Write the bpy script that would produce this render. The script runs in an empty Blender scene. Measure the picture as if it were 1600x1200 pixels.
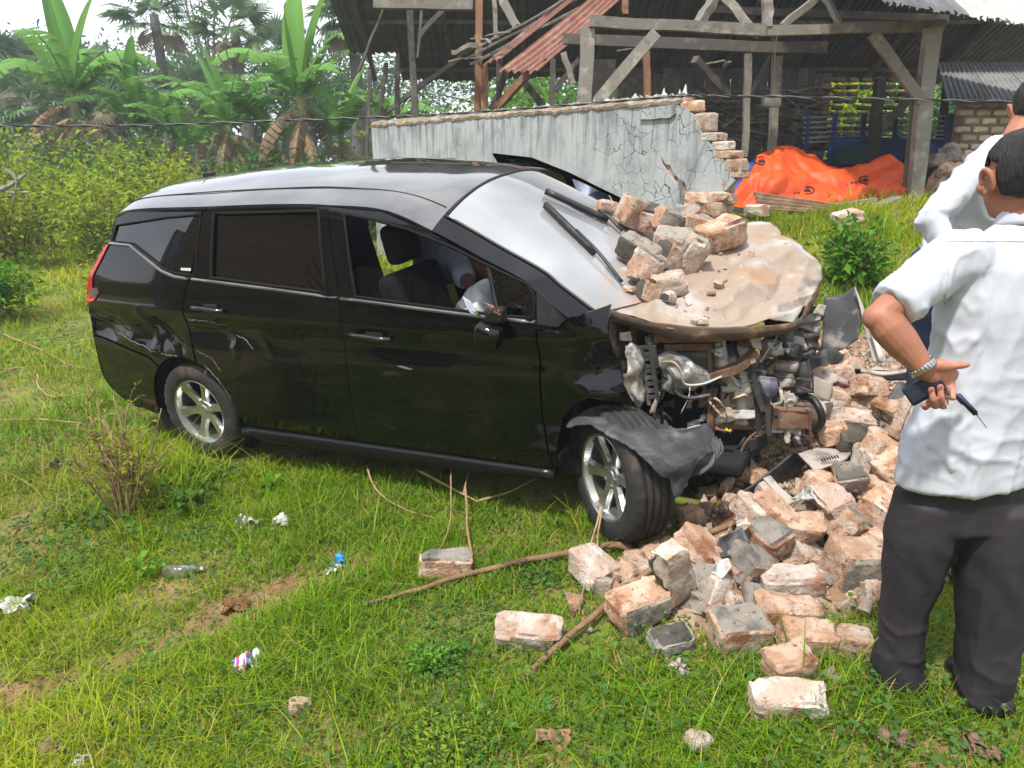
import bpy, bmesh, math, random
import numpy as np
from math import radians as rad, sin, cos, pi
from mathutils import Vector, Matrix, noise as mnoise, geometry as mgeo

random.seed(7); RS = np.random.RandomState(11)
SC = bpy.context.scene
COL = SC.collection

# ------------------------------------------------------------------ camera, sky, sun, exposure
CAM_H, CAM_P, FPX = 1.622, 0.285, 1200.0
cd = bpy.data.cameras.new('camera'); cam = bpy.data.objects.new('camera', cd); COL.objects.link(cam)
cam.location = (0, 0, CAM_H); cam.rotation_euler = (pi/2 - CAM_P, 0, 0)
cd.sensor_width = 36; cd.lens = 27.0; cd.clip_end = 600; cd.clip_start = .05
SC.camera = cam

SUN_EL, SUN_AZ = rad(62), rad(215)          # azimuth clockwise from +Y: behind the photographer, a little to the left
wd = bpy.data.worlds.new('World'); SC.world = wd; wd.use_nodes = True
nt = wd.node_tree; nt.nodes.clear()
out = nt.nodes.new('ShaderNodeOutputWorld'); bg = nt.nodes.new('ShaderNodeBackground')
sky = nt.nodes.new('ShaderNodeTexSky'); sky.sky_type = 'NISHITA'; sky.sun_disc = False
sky.sun_elevation = SUN_EL; sky.sun_rotation = SUN_AZ; sky.dust_density = 1.0; sky.air_density = 1.0
tc = nt.nodes.new('ShaderNodeTexCoord'); nz = nt.nodes.new('ShaderNodeTexNoise')
nz.inputs['Scale'].default_value = 2.2; nz.inputs['Detail'].default_value = 7; nz.inputs['Roughness'].default_value = .55
mp = nt.nodes.new('ShaderNodeMapping'); mp.inputs['Scale'].default_value = (1, 1, 2.2)
cr = nt.nodes.new('ShaderNodeValToRGB'); cr.color_ramp.elements[0].position = .36; cr.color_ramp.elements[1].position = .62
cr.color_ramp.elements[0].color = (.55, .55, .55, 1); cr.color_ramp.elements[1].color = (.95, .95, .95, 1)
mx = nt.nodes.new('ShaderNodeMix'); mx.data_type = 'RGBA'
mx.inputs[7].default_value = (9.6, 9.9, 10.4, 1)                 # bright cloud cover, in the sky texture's own units
nt.links.new(tc.outputs['Generated'], mp.inputs[0]); nt.links.new(mp.outputs[0], nz.inputs[0])
nt.links.new(nz.outputs[0], cr.inputs[0]); nt.links.new(cr.outputs[0], mx.inputs[0])
nt.links.new(sky.outputs[0], mx.inputs[6]); nt.links.new(mx.outputs[2], bg.inputs[0])
bg.inputs[1].default_value = .095
nt.links.new(bg.outputs[0], out.inputs[0])

sd = bpy.data.lights.new('sun', 'SUN'); sd.energy = 3.2; sd.angle = rad(4); sd.color = (1, .95, .87)
sun = bpy.data.objects.new('sun', sd); COL.objects.link(sun); sun.location = (-4, -6, 20)
sdir = Vector((sin(SUN_AZ)*cos(SUN_EL), cos(SUN_AZ)*cos(SUN_EL), sin(SUN_EL)))
sun.rotation_euler = sdir.to_track_quat('Z', 'Y').to_euler()
SC.view_settings.view_transform = 'Standard'; SC.view_settings.look = 'None'
SC.view_settings.gamma = 1; SC.view_settings.use_curve_mapping = False
SC.view_settings.exposure = 0.88

# ------------------------------------------------------------------ placing helpers
_F = Vector((0, cos(CAM_P), -sin(CAM_P))); _U = Vector((0, sin(CAM_P), cos(CAM_P))); _R = Vector((1, 0, 0))
CAMV = Vector((0, 0, CAM_H))
def ray(u, v): return _F + _R*((u-800)/FPX) - _U*((v-600)/FPX)
def at(u, v, Y):
    "the place at distance Y in front of the photographer seen in direction (u, v)"
    d = ray(u, v); return CAMV + d*(Y/d.y)
def sst(a, b, x):
    t = np.clip((np.asarray(x, float)-a)/(b-a), 0, 1); return t*t*(3-2*t)
def ground(x, y, bumps=True):
    x = np.asarray(x, float); y = np.asarray(y, float)
    sx = np.clip(x, -4, 5)
    g = .0836*(sx-.92) + .0715*(np.clip(y, 3, 6.5)-4.02)
    g = g + sst(-1.5, 1.5, x)*.62*sst(5.6, 9.5, y)
    if bumps:
        g = g + .018*np.sin(x*2.9+y*1.3)*np.sin(y*2.3-x*.7) + .010*np.sin(x*7.1+1)*np.sin(y*6.3+2)
        g = g - .05*np.exp(-((y-(3.66+.62*x))/.16)**2)*sst(-.4, -.8, x)*sst(-4.5, -2.5, x)   # worn wheel rut
    return g
def gz(x, y): return float(ground(x, y))
def gp(u, v, dz=0.):
    d = ray(u, v); t = .6
    while t < 80:
        p = CAMV + d*t
        if p.z < gz(p.x, p.y)+dz: break
        t += .01
    return Vector((p.x, p.y, gz(p.x, p.y)+dz))

# the car's frame: X forward, Y to its left, Z up; origin under the front axle
CARO = Vector((.921, 4.0196, 0.))
CARR = Matrix(((.885795, -.462217, .041504), (.456389, .883842, .102630), (-.084120, -.071967, .993853)))  # rows: its axes
CARM = Matrix.Translation(CARO) @ CARR.transposed().to_4x4()
def cp(u, v, Y):
    "the place on the car's lateral plane Y seen in direction (u, v), in the car's frame"
    d = CARR @ ray(u, v); o = CARR @ (CAMV-CARO); t = (Y-o.y)/d.y; return o + d*t
def cpx(u, v, X):
    d = CARR @ ray(u, v); o = CARR @ (CAMV-CARO); t = (X-o.x)/d.x; return o + d*t

# ------------------------------------------------------------------ object helpers
def tag(o, label=None, cat=None, group=None, kind=None):
    if label: o['label'] = label
    if cat: o['category'] = cat
    if group: o['group'] = group
    if kind: o['kind'] = kind
    return o
def link(name, me, parent=None):
    o = bpy.data.objects.new(name, me); COL.objects.link(o)
    if parent is not None: o.parent = parent
    return o
def empty(name, loc=(0, 0, 0), rz=0.):
    o = bpy.data.objects.new(name, None); COL.objects.link(o); o.location = loc; o.rotation_euler = (0, 0, rz); o.empty_display_size = .1
    return o
def mk(name, V, F, mats, parent=None, smooth=False, mi=None, col=None, nrm=None, link_it=True):
    me = bpy.data.meshes.new(name)
    if isinstance(V, np.ndarray) and isinstance(F, np.ndarray):
        n, k = F.shape
        me.vertices.add(len(V)); me.vertices.foreach_set('co', np.ascontiguousarray(V, np.float32).ravel())
        me.loops.add(n*k); me.loops.foreach_set('vertex_index', np.ascontiguousarray(F, np.int32).ravel())
        me.polygons.add(n); me.polygons.foreach_set('loop_start', np.arange(0, n*k, k, dtype=np.int32))
        me.update(calc_edges=True)
    else:
        me.from_pydata([tuple(map(float, p)) for p in V], [], [tuple(int(i) for i in f) for f in F]); me.update()
    for m in (mats if isinstance(mats, (list, tuple)) else [mats]): me.materials.append(m)
    if smooth: me.polygons.foreach_set('use_smooth', [True]*len(me.polygons))
    if mi is not None: me.polygons.foreach_set('material_index', np.asarray(mi, np.int32))
    if col is not None:
        a = me.attributes.new('Col', 'FLOAT_COLOR', 'POINT')
        c = np.ones((len(me.vertices), 4), np.float32); c[:, :3] = col; a.data.foreach_set('color', c.ravel())
    if nrm is not None: me.normals_split_custom_set_from_vertices([tuple(n) for n in nrm])
    me.update()
    if not link_it: return me
    return link(name, me, parent)
def frombm(name, bm, mats, parent=None, smooth=False):
    me = bpy.data.meshes.new(name); bm.to_mesh(me); bm.free()
    for m in (mats if isinstance(mats, (list, tuple)) else [mats]): me.materials.append(m)
    if smooth: me.polygons.foreach_set('use_smooth', [True]*len(me.polygons))
    return link(name, me, parent)
class MB:
    "collects shapes into one mesh"
    def __init__(s): s.V = []; s.F = []; s.mi = []; s.C = []
    def add(s, V, F, m=0, c=(.5, .5, .5)):
        b = len(s.V); s.V += [tuple(p) for p in V]; s.F += [tuple(i+b for i in f) for f in F]; s.mi += [m]*len(F); s.C += [c]*len(V)
    def out(s, name, mats, parent=None, smooth=False, col=False):
        return mk(name, s.V, s.F, mats, parent, smooth, s.mi, s.C if col else None)
def box(c, d, rot=None):
    "vertices, faces of a box: centre, full dimensions, optional 3x3 rotation"
    V = []
    for z in (-.5, .5):
        for x, y in ((-.5, -.5), (.5, -.5), (.5, .5), (-.5, .5)):
            p = Vector((x*d[0], y*d[1], z*d[2]))
            if rot is not None: p = rot @ p
            V.append(p + Vector(c))
    return V, [(3, 2, 1, 0), (4, 5, 6, 7), (0, 1, 5, 4), (1, 2, 6, 5), (2, 3, 7, 6), (3, 0, 4, 7)]
def frame_of(d, up=Vector((0, 0, 1))):
    d = d.normalized()
    if abs(d.dot(up)) > .98: up = Vector((0, 1, 0))
    x = d.cross(up).normalized(); y = x.cross(d); return x, y, d
def beam(a, b, w, h, jig=0., seg=1):
    "a timber of section w x h from a to b, slightly crooked"
    a, b = Vector(a), Vector(b); x, y, d = frame_of(b-a); V = []; F = []
    for i in range(seg+1):
        t = i/seg; c = a.lerp(b, t) + x*random.uniform(-jig, jig) + y*random.uniform(-jig, jig)
        s = 1+random.uniform(-.08, .08)*(jig > 0)
        for q in ((-1, -1), (1, -1), (1, 1), (-1, 1)): V.append(c + x*(q[0]*w*s/2) + y*(q[1]*h*s/2))
    for i in range(seg):
        for k in range(4): F.append((i*4+k, i*4+(k+1) % 4, i*4+4+(k+1) % 4, i*4+4+k))
    F.append((3, 2, 1, 0)); n = seg*4; F.append((n, n+1, n+2, n+3))
    return V, F
def tube(P, r, n=8, cap=True):
    P = [Vector(p) for p in P]; V = []; F = []; R_ = r if hasattr(r, '__len__') else [r]*len(P); px = None
    for i, p in enumerate(P):
        d = (P[min(i+1, len(P)-1)]-P[max(i-1, 0)])
        if d.length < 1e-9: d = Vector((0, 0, 1))
        d.normalize()
        if px is None: x, y, _ = frame_of(d)
        else:
            x = (px - d*px.dot(d)).normalized(); y = d.cross(x)
        px = x
        for k in range(n):
            a = 2*pi*k/n; V.append(p + (x*cos(a)+y*sin(a))*R_[i])
    for i in range(len(P)-1):
        for k in range(n): F.append((i*n+k, i*n+(k+1) % n, (i+1)*n+(k+1) % n, (i+1)*n+k))
    if cap: F.append(tuple(reversed(range(n)))); F.append(tuple(range((len(P)-1)*n, len(P)*n)))
    return V, F
def spline(P, m=8):
    P = [Vector(p) for p in P]; Q = [P[0]*2-P[1]] + P + [P[-1]*2-P[-2]]; o = []
    for i in range(1, len(Q)-2):
        a, b, c, d = Q[i-1:i+3]
        for k in range(m):
            t = k/m; o.append(.5*((2*b)+(c-a)*t+(2*a-5*b+4*c-d)*t*t+(3*b-a-3*c+d)*t**3))
    return o + [P[-1]]
def rbox(name, c, d, bev, mat, parent=None, rot=None, seg=3):
    bm = bmesh.new(); bmesh.ops.create_cube(bm, size=1)
    for v in bm.verts: v.co = Vector((v.co.x*d[0], v.co.y*d[1], v.co.z*d[2]))
    bmesh.ops.bevel(bm, geom=bm.edges[:], offset=bev, segments=seg, profile=.6, affect='EDGES')
    for v in bm.verts:
        v.co = (rot @ v.co if rot is not None else v.co) + Vector(c)
    return frombm(name, bm, mat, parent, True)
def fbm(p, f=1., o=4): return mnoise.fractal(Vector(p)*f, 1., 2., o)
def sheetgrid(pts, nu, nv):
    "Catmull-Rom surface through a grid of points (rows x cols) -> (nu+1)*(nv+1) vertices"
    rows = [[Vector(p) for p in r] for r in pts]
    def ev(P, t):
        n = len(P)-1; x = t*n; i = min(int(x), n-1); f = x-i
        a = P[i-1] if i else P[0]*2-P[1]; b, c = P[i], P[i+1]; d = P[i+2] if i+2 <= n else P[n]*2-P[n-1]
        return .5*((2*b)+(c-a)*f+(2*a-5*b+4*c-d)*f*f+(3*b-a-3*c+d)*f**3)
    V = []
    for i in range(nu+1):
        q = [ev([r[k] for r in rows], i/nu) for k in range(len(rows[0]))]
        for j in range(nv+1): V.append(ev(q, j/nv))
    return V
def gridfaces(nu, nv): return [(i*(nv+1)+j, i*(nv+1)+j+1, (i+1)*(nv+1)+j+1, (i+1)*(nv+1)+j) for i in range(nu) for j in range(nv)]
def sheet(name, pts, mat, parent=None, nu=14, nv=14, amp=.01, freq=8, thick=.004, seed=0, ridge=False, smooth=True, tear=0., facet=None):
    "a thin, real-thickness sheet of metal, plastic or cloth through a grid of points, crumpled"
    V = sheetgrid(pts, nu, nv); F = gridfaces(nu, nv); off = Vector((seed*3.1, seed*1.7, seed*.9)); N = []
    for i in range(nu+1):
        for j in range(nv+1):
            k = lambda a, b: V[max(0, min(nu, a))*(nv+1)+max(0, min(nv, b))]
            n = (k(i+1, j)-k(i-1, j)).cross(k(i, j+1)-k(i, j-1)); N.append(n.normalized() if n.length > 1e-9 else Vector((0, 0, 1)))
    W = []
    for p, n in zip(V, N):
        h = mnoise.noise((p+off)*freq)
        if ridge: h = 1-2*abs(h)*1.6
        h += .4*mnoise.noise((p+off)*freq*2.7)
        W.append(p + n*(h*amp))
    if facet:
        fu, fv, fa = facet; rr = random.Random(seed+77); G = [[rr.uniform(-1, 1) for _ in range(fv+2)] for _ in range(fu+2)]
        for i in range(nu+1):
            for j in range(nv+1):
                x, y = i/nu*fu+.35*mnoise.noise(V[i*(nv+1)+j]*6+off), j/nv*fv; x = min(max(x, 0), fu); a, b = int(x), int(y); s, t = x-a, y-b; q = (G[a][b], G[a+1][b], G[a+1][b+1], G[a][b+1])
                h = q[0]+s*(q[1]-q[0])+t*(q[2]-q[1]) if s > t else q[0]+t*(q[3]-q[0])+s*(q[2]-q[3])
                W[i*(nv+1)+j] += N[i*(nv+1)+j]*(h*fa)
    if tear:
        for i in range(nu+1):
            for j in range(nv+1):
                if i in (0, nu) or j in (0, nv):
                    W[i*(nv+1)+j] += Vector([mnoise.noise((W[i*(nv+1)+j]+off+Vector((k*9, 0, 0)))*25)*tear for k in range(3)])
    m = len(W); A = [p + n*thick/2 for p, n in zip(W, N)]; B = [p - n*thick/2 for p, n in zip(W, N)]
    FF = F + [tuple(q+m for q in reversed(f)) for f in F]
    rim = [j for j in range(nv+1)] + [i*(nv+1)+nv for i in range(1, nu+1)] + [nu*(nv+1)+j for j in range(nv-1, -1, -1)] + [i*(nv+1) for i in range(nu-1, 0, -1)]
    for a, b in zip(rim, rim[1:]+rim[:1]): FF.append((b, a, a+m, b+m))
    return mk(name, A+B, FF, mat, parent, smooth)

# ------------------------------------------------------------------ materials
def nodes(name):
    m = bpy.data.materials.new(name); m.use_nodes = True; t = m.node_tree; t.nodes.clear()
    o = t.nodes.new('ShaderNodeOutputMaterial'); p = t.nodes.new('ShaderNodeBsdfPrincipled'); t.links.new(p.outputs[0], o.inputs[0])
    return m, t, p, o
def rgb(c): return (c[0], c[1], c[2], 1)
def N_(t, typ, **kw):
    n = t.nodes.new(typ)
    for k, v in kw.items():
        if k.startswith('i_'): n.inputs[k[2:].replace('_', ' ')].default_value = v
        else: setattr(n, k, v)
    return n
def coords(t, world=False, stretch=None):
    tc = N_(t, 'ShaderNodeTexCoord'); oi = N_(t, 'ShaderNodeObjectInfo')
    ad = N_(t, 'ShaderNodeVectorMath', operation='MULTIPLY_ADD')
    ad.inputs[1].default_value = (37, 53, 71)
    t.links.new(oi.outputs['Random'], ad.inputs[0])
    t.links.new(tc.outputs['Object'], ad.inputs[2])
    if stretch:
        mp = N_(t, 'ShaderNodeMapping'); mp.inputs['Scale'].default_value = stretch; t.links.new(ad.outputs[0], mp.inputs[0]); return mp.outputs[0], oi
    return ad.outputs[0], oi
def noise_fac(t, vec, scale, lo, hi, detail=6, rough=.6, dist=0.):
    n = N_(t, 'ShaderNodeTexNoise'); n.inputs['Scale'].default_value = scale; n.inputs['Detail'].default_value = detail
    n.inputs['Roughness'].default_value = rough; n.inputs['Distortion'].default_value = dist; t.links.new(vec, n.inputs['Vector'])
    r = N_(t, 'ShaderNodeMapRange'); r.inputs[1].default_value = lo; r.inputs[2].default_value = hi; r.interpolation_type = 'SMOOTHSTEP'
    t.links.new(n.outputs[0], r.inputs[0]); return r.outputs[0], n.outputs[0]
def mixc(t, fac, a, b):
    m = N_(t, 'ShaderNodeMix', data_type='RGBA')
    for i, x in ((0, fac), (6, a), (7, b)):
        if isinstance(x, (tuple, list)): m.inputs[i].default_value = rgb(x)
        elif isinstance(x, (int, float)): m.inputs[i].default_value = x
        else: t.links.new(x, m.inputs[i])
    return m.outputs[2]
def mat(name, c, layers=(), rough=.8, metal=0., bump=0., bscale=30, spec=.4, coat=0., vary=0., stretch=None, rough2=None):
    "layers: (colour, scale, lo, hi) noise masks laid over the base colour one after another"
    m, t, p, o = nodes(name); vec, oi = coords(t, stretch=stretch)
    col = None; cur = c
    f0 = None
    for (lc, s, lo, hi) in layers:
        f, _ = noise_fac(t, vec, s, lo, hi); cur = mixc(t, f, cur, lc); f0 = f
    if vary:
        h = N_(t, 'ShaderNodeHueSaturation'); mr = N_(t, 'ShaderNodeMapRange'); mr.inputs[3].default_value = 1-vary; mr.inputs[4].default_value = 1+vary
        t.links.new(oi.outputs['Random'], mr.inputs[0]); t.links.new(mr.outputs[0], h.inputs['Value'])
        if isinstance(cur, tuple): h.inputs['Color'].default_value = rgb(cur)
        else: t.links.new(cur, h.inputs['Color'])
        cur = h.outputs[0]
    if isinstance(cur, tuple): p.inputs['Base Color'].default_value = rgb(cur)
    else: t.links.new(cur, p.inputs['Base Color'])
    p.inputs['Roughness'].default_value = rough; p.inputs['Metallic'].default_value = metal; p.inputs['Specular IOR Level'].default_value = spec
    p.inputs['Coat Weight'].default_value = coat; p.inputs['Coat Roughness'].default_value = .03
    if rough2 is not None and f0 is not None:
        mr = N_(t, 'ShaderNodeMapRange'); mr.inputs[3].default_value = rough; mr.inputs[4].default_value = rough2
        t.links.new(f0, mr.inputs[0]); t.links.new(mr.outputs[0], p.inputs['Roughness'])
    if bump:
        n = N_(t, 'ShaderNodeTexNoise'); n.inputs['Scale'].default_value = bscale; n.inputs['Detail'].default_value = 8; n.inputs['Roughness'].default_value = .65
        t.links.new(vec, n.inputs['Vector']); b = N_(t, 'ShaderNodeBump'); b.inputs['Strength'].default_value = bump; b.inputs['Distance'].default_value = .02
        t.links.new(n.outputs[0], b.inputs['Height']); t.links.new(b.outputs[0], p.inputs['Normal'])
    return m
def leafmat(name, a, b, cc=None, tr=.4, rough=.55):
    "leaf colour mixed per leaf from the mesh's Col attribute (r: a to b, g: towards cc, b: lightness)"
    m, t, p, o = nodes(name); at_ = N_(t, 'ShaderNodeAttribute', attribute_name='Col'); s = N_(t, 'ShaderNodeSeparateColor'); t.links.new(at_.outputs['Color'], s.inputs[0])
    c = mixc(t, s.outputs[0], a, b)
    if cc: c = mixc(t, s.outputs[1], c, cc)
    h = N_(t, 'ShaderNodeHueSaturation'); mr = N_(t, 'ShaderNodeMapRange'); mr.inputs[3].default_value = .45; mr.inputs[4].default_value = 1.5
    t.links.new(s.outputs[2], mr.inputs[0]); t.links.new(mr.outputs[0], h.inputs['Value']); t.links.new(c, h.inputs['Color'])
    t.links.new(h.outputs[0], p.inputs['Base Color']); p.inputs['Roughness'].default_value = rough; p.inputs['Specular IOR Level'].default_value = .12
    tl = N_(t, 'ShaderNodeBsdfTranslucent'); t.links.new(h.outputs[0], tl.inputs[0]); ms = N_(t, 'ShaderNodeMixShader'); ms.inputs[0].default_value = tr
    t.links.new(p.outputs[0], ms.inputs[1]); t.links.new(tl.outputs[0], ms.inputs[2]); t.links.new(ms.outputs[0], o.inputs[0])
    return m
def glassmat(name, tint, dust=0., dust_glare_c=(.5, .45, .4), rough=.01, ior=1.5, dirt=False):
    "a single pane: Fresnel reflection over a tinted view through, with a film of dust that can carry painted sky glare"
    m, t, p, o = nodes(name); tr = N_(t, 'ShaderNodeBsdfTransparent'); tr.inputs[0].default_value = rgb(tint)
    gl = N_(t, 'ShaderNodeBsdfGlossy'); gl.inputs['Roughness'].default_value = rough; gl.inputs[0].default_value = (1, 1, 1, 1)
    fr = N_(t, 'ShaderNodeFresnel'); fr.inputs[0].default_value = ior; ms = N_(t, 'ShaderNodeMixShader')
    t.links.new(fr.outputs[0], ms.inputs[0]); t.links.new(tr.outputs[0], ms.inputs[1]); t.links.new(gl.outputs[0], ms.inputs[2])
    res = ms.outputs[0]
    if dust:
        vec, _ = coords(t); f, _ = noise_fac(t, vec, 2.0, .1, .9, 3, .45); df = N_(t, 'ShaderNodeBsdfDiffuse'); df.inputs[0].default_value = rgb(dust_glare_c)
        mr = N_(t, 'ShaderNodeMapRange'); mr.inputs[3].default_value = dust*.35; mr.inputs[4].default_value = dust; t.links.new(f, mr.inputs[0])
        m2 = N_(t, 'ShaderNodeMixShader'); t.links.new(mr.outputs[0], m2.inputs[0]); t.links.new(res, m2.inputs[1]); t.links.new(df.outputs[0], m2.inputs[2]); res = m2.outputs[0]
    if dirt:
        vec, _ = coords(t); f, _ = noise_fac(t, vec, 6., .40, .62); sx = N_(t, 'ShaderNodeSeparateXYZ'); tcn = N_(t, 'ShaderNodeTexCoord'); t.links.new(tcn.outputs['Object'], sx.inputs[0]); mr = N_(t, 'ShaderNodeMapRange'); mr.inputs[1].default_value = -.26; mr.inputs[2].default_value = .08; mr.inputs[4].default_value = .9; t.links.new(sx.outputs[0], mr.inputs[0]); mu = N_(t, 'ShaderNodeMath', operation='MULTIPLY'); t.links.new(f, mu.inputs[0]); t.links.new(mr.outputs[0], mu.inputs[1])
        df = N_(t, 'ShaderNodeBsdfDiffuse'); df.inputs[0].default_value = (.40, .24, .14, 1); m2 = N_(t, 'ShaderNodeMixShader'); t.links.new(mu.outputs[0], m2.inputs[0]); t.links.new(res, m2.inputs[1]); t.links.new(df.outputs[0], m2.inputs[2]); res = m2.outputs[0]
    t.links.new(res, o.inputs[0]); return m

# soil under the grass: earth with patches of dry thatch
M_soil = mat('soil', (.17, .13, .045), [((.13, .16, .022), 1.7, .36, .60), ((.27, .165, .08), 3.1, .50, .70), ((.06, .055, .02), 12, .5, .7)], rough=.95, bump=.8, bscale=22)
M_grass = leafmat('grass_blades', (.145, .285, .012), (.35, .43, .016), (.46, .33, .12), tr=.45)
M_paint = mat('black_paint', (.002, .002, .0022), [((.006, .006, .006), 2.2, .5, .8)], rough=.05, spec=.48)
M_roofp = mat('sky_paled_dusty_paint', (.03, .03, .032), [((.13, .13, .128), 2.5, .3, .8)], rough=.09, spec=.9, coat=1.)  # dust made paler to stand in for sky mirrored on the roof
M_blackpl = mat('black_plastic', (.012, .012, .013), [((.05, .045, .04), 6, .5, .75)], rough=.45)
M_greypl = mat('dusty_black_plastic', (.055, .056, .058), [((.13, .125, .12), 5, .5, .72)], rough=.6, bump=.05)
M_rubber = mat('tyre_rubber', (.022, .021, .020), [((.075, .060, .045), 7, .48, .74)], rough=.75, bump=.15, bscale=60)
M_inner = mat('dark_interior', (.010, .010, .012), rough=.9)
M_fabric = mat('seat_fabric', (.010, .012, .020), rough=.95)
M_alloy = mat('alloy', (.52, .53, .53), [((.34, .32, .28), 6, .5, .75)], rough=.28, metal=.9)
M_darkmet = mat('dark_metal', (.04, .04, .042), [((.10, .075, .05), 9, .5, .7)], rough=.5, metal=.4, bump=.2)
M_seal = mat('window_rubber', (.004, .004, .004), rough=.75, spec=.2)
M_skirt = mat('skirt_plastic', (.005, .005, .0055), rough=.28, spec=.3)
M_handle = mat('dark_gloss_handle', (.06, .06, .065), rough=.15, metal=.7)
M_chrome = mat('chrome', (.5, .5, .5), rough=.12, metal=1.)
M_tint = glassmat('tinted_glass', (.030, .032, .034), ior=1.75)
M_clear = glassmat('clear_glass', (.50, .56, .53), ior=1.45)
M_shield = glassmat('windscreen_glass', (.45, .5, .5), dust=.40, dust_glare_c=(.74, .76, .78), ior=2.2, dirt=True)  # pale film is part dust, part painted sky reflection
M_red = mat('tail_lens', (.42, .012, .010), rough=.12, coat=.4)
M_dirtywhite = mat('dirty_white_plastic', (.46, .46, .43), [((.33, .22, .14), 9, .44, .62)], rough=.5)
M_dust = mat('dusty_hood', (.285, .225, .175), [((.37, .36, .355), 3.0, .46, .62), ((.30, .185, .11), 4.0, .50, .70), ((.10, .085, .075), 9, .60, .74), ((.42, .33, .26), 22, .60, .75)], rough=.6, bump=.25, bscale=50)
M_rust = mat('rusty_metal', (.17, .095, .06), [((.30, .19, .12), 7, .45, .68), ((.06, .05, .045), 5, .54, .72)], rough=.8, metal=.2, bump=.3, bscale=50)
M_grime = mat('grimy_grey_plastic', (.055, .056, .058), [((.26, .23, .20), 9, .50, .74), ((.02, .02, .02), 4, .56, .7)], rough=.5, bump=.15, bscale=45)
M_silver = mat('crumpled_silver', (.46, .45, .43), [((.12, .12, .12), 12, .50, .62), ((.40, .30, .21), 8, .50, .66)], rough=.42, metal=.35, bump=.35, bscale=26)
M_beige = mat('dusty_grey_plastic', (.36, .31, .265), [((.14, .13, .12), 8, .5, .7)], rough=.7, bump=.12)

# ------------------------------------------------------------------ ground
def build_ground():
    xs = np.concatenate([np.linspace(-260, -14, 26), np.linspace(-13, 11, 190), np.linspace(12, 260, 26)])
    ys = np.concatenate([np.linspace(-200, -5, 20), np.linspace(-4, 12, 160), np.linspace(12.5, 30, 40), np.linspace(32, 420, 34)])
    X, Y = np.meshgrid(xs, ys); Z = ground(X, Y)
    V = np.stack([X.ravel(), Y.ravel(), Z.ravel()], 1); nx = len(xs); F = []
    i, j = np.meshgrid(np.arange(len(ys)-1), np.arange(nx-1), indexing='ij'); a = (i*nx+j).ravel()
    o = mk('ground', V, np.stack([a, a+1, a+nx+1, a+nx], 1), M_soil, smooth=True); o['kind'] = 'structure'
    o['label'] = 'grassy earth rising towards the shed'
build_ground()
# ------------------------------------------------------------------ the crashed car
CAR = empty('crashed_car'); CAR.matrix_world = CARM
tag(CAR, 'black people carrier with a smashed front resting against rubble', 'car')
def gau(X, Z, x0, z0, sx, sz): return np.exp(-((X-x0)/sx)**2-((Z-z0)/sz)**2)
def wside(X, Z, near):
    "half width of the body at (X, Z); the near flank carries the dents"
    X = np.asarray(X, float); Z = np.asarray(Z, float)
    zb = 1.026+(-.39-X)*.038
    lo = np.interp(Z, [.0, .2, .35, .55, .75, .9], [.79, .815, .85, .868, .872, .866])
    t = (Z-zb)/(1.53-zb)
    v = np.where(Z <= .9, lo, np.where(Z < zb, .866-.020*(Z-.9)/np.maximum(zb-.9, 1e-3), .846-.171*(t*.85+.15*t*t)))
    v = v - .07*np.clip(-2.6-X, 0, 9)**2 - .06*np.clip(X+.1, 0, 9)**2
    v = v + .010*gau(X*0, Z, 0, .965, 1, .035) - .010*gau(X*0, Z, 0, .86, 1, .06) + .007*gau(X*0, Z, 0, .40, 1, .07)
    v = v + .016*gau(X, Z, -2.78, .45, .55, .28)
    if near:
        def crease(P, sg_, am):
            d = np.full(np.broadcast(X, Z).shape, 9.)
            for (x1, z1), (x2, z2) in zip(P, P[1:]):
                t = np.clip(((X-x1)*(x2-x1)+(Z-z1)*(z2-z1))/((x2-x1)**2+(z2-z1)**2), 0, 1); d = np.minimum(d, np.hypot(X-x1-t*(x2-x1), Z-z1-t*(z2-z1)))
            return am*np.exp(-(d/sg_)**2)
        v = v - .045*gau(X, Z, -3.02, .80, .26, .10) - .045*gau(X, Z, -3.52, .80, .18, .07) - .028*gau(X, Z, -2.40, .86, .20, .065) - .012*gau(X, Z, -1.95, .80, .16, .05)
        v = v + crease([(-3.68, .90), (-3.40, .80), (-3.20, .745), (-3.0, .70)], .028, .022) + crease([(-3.10, .93), (-2.98, .80), (-3.02, .70)], .022, .026) - crease([(-2.98, .88), (-2.86, .80), (-2.76, .75)], .03, .022)
        v = v + crease([(-3.30, .88), (-3.16, .82)], .03, .014) - crease([(-3.5, .86), (-3.3, .79)], .03, .014) + crease([(-2.62, .92), (-2.42, .90), (-2.28, .83), (-2.30, .76)], .024, .013) + crease([(-2.1, .86), (-2.02, .76)], .022, .007)
        v = v - .006*gau(X, Z, -1.0, .86, .3, .05)
        v = v - .75*np.clip(X+.135, 0, .3) + .020*np.clip((X+.36)/.3, 0, 1)*np.sin(Z*21+X*13)*np.clip((Z-.5)/.2, 0, 1)
        v = v - .05*gau(X, Z, -.12, .80, .10, .06)
    return v
def inpoly(px, py, P):
    c = np.zeros(len(px), bool); n = len(P)
    for i in range(n):
        x1, y1 = P[i]; x2, y2 = P[(i+1) % n]
        if y1 == y2: continue
        k = ((y1 > py) != (y2 > py)) & (px < (x2-x1)*(py-y1)/(y2-y1)+x1); c ^= k
    return c
def dens(P, d):
    o = []
    for i, a in enumerate(P):
        b = P[(i+1) % len(P)]; n = max(1, int(math.hypot(b[0]-a[0], b[1]-a[1])/d))
        o += [(a[0]+(b[0]-a[0])*k/n, a[1]+(b[1]-a[1])*k/n) for k in range(n)]
    return o
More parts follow.
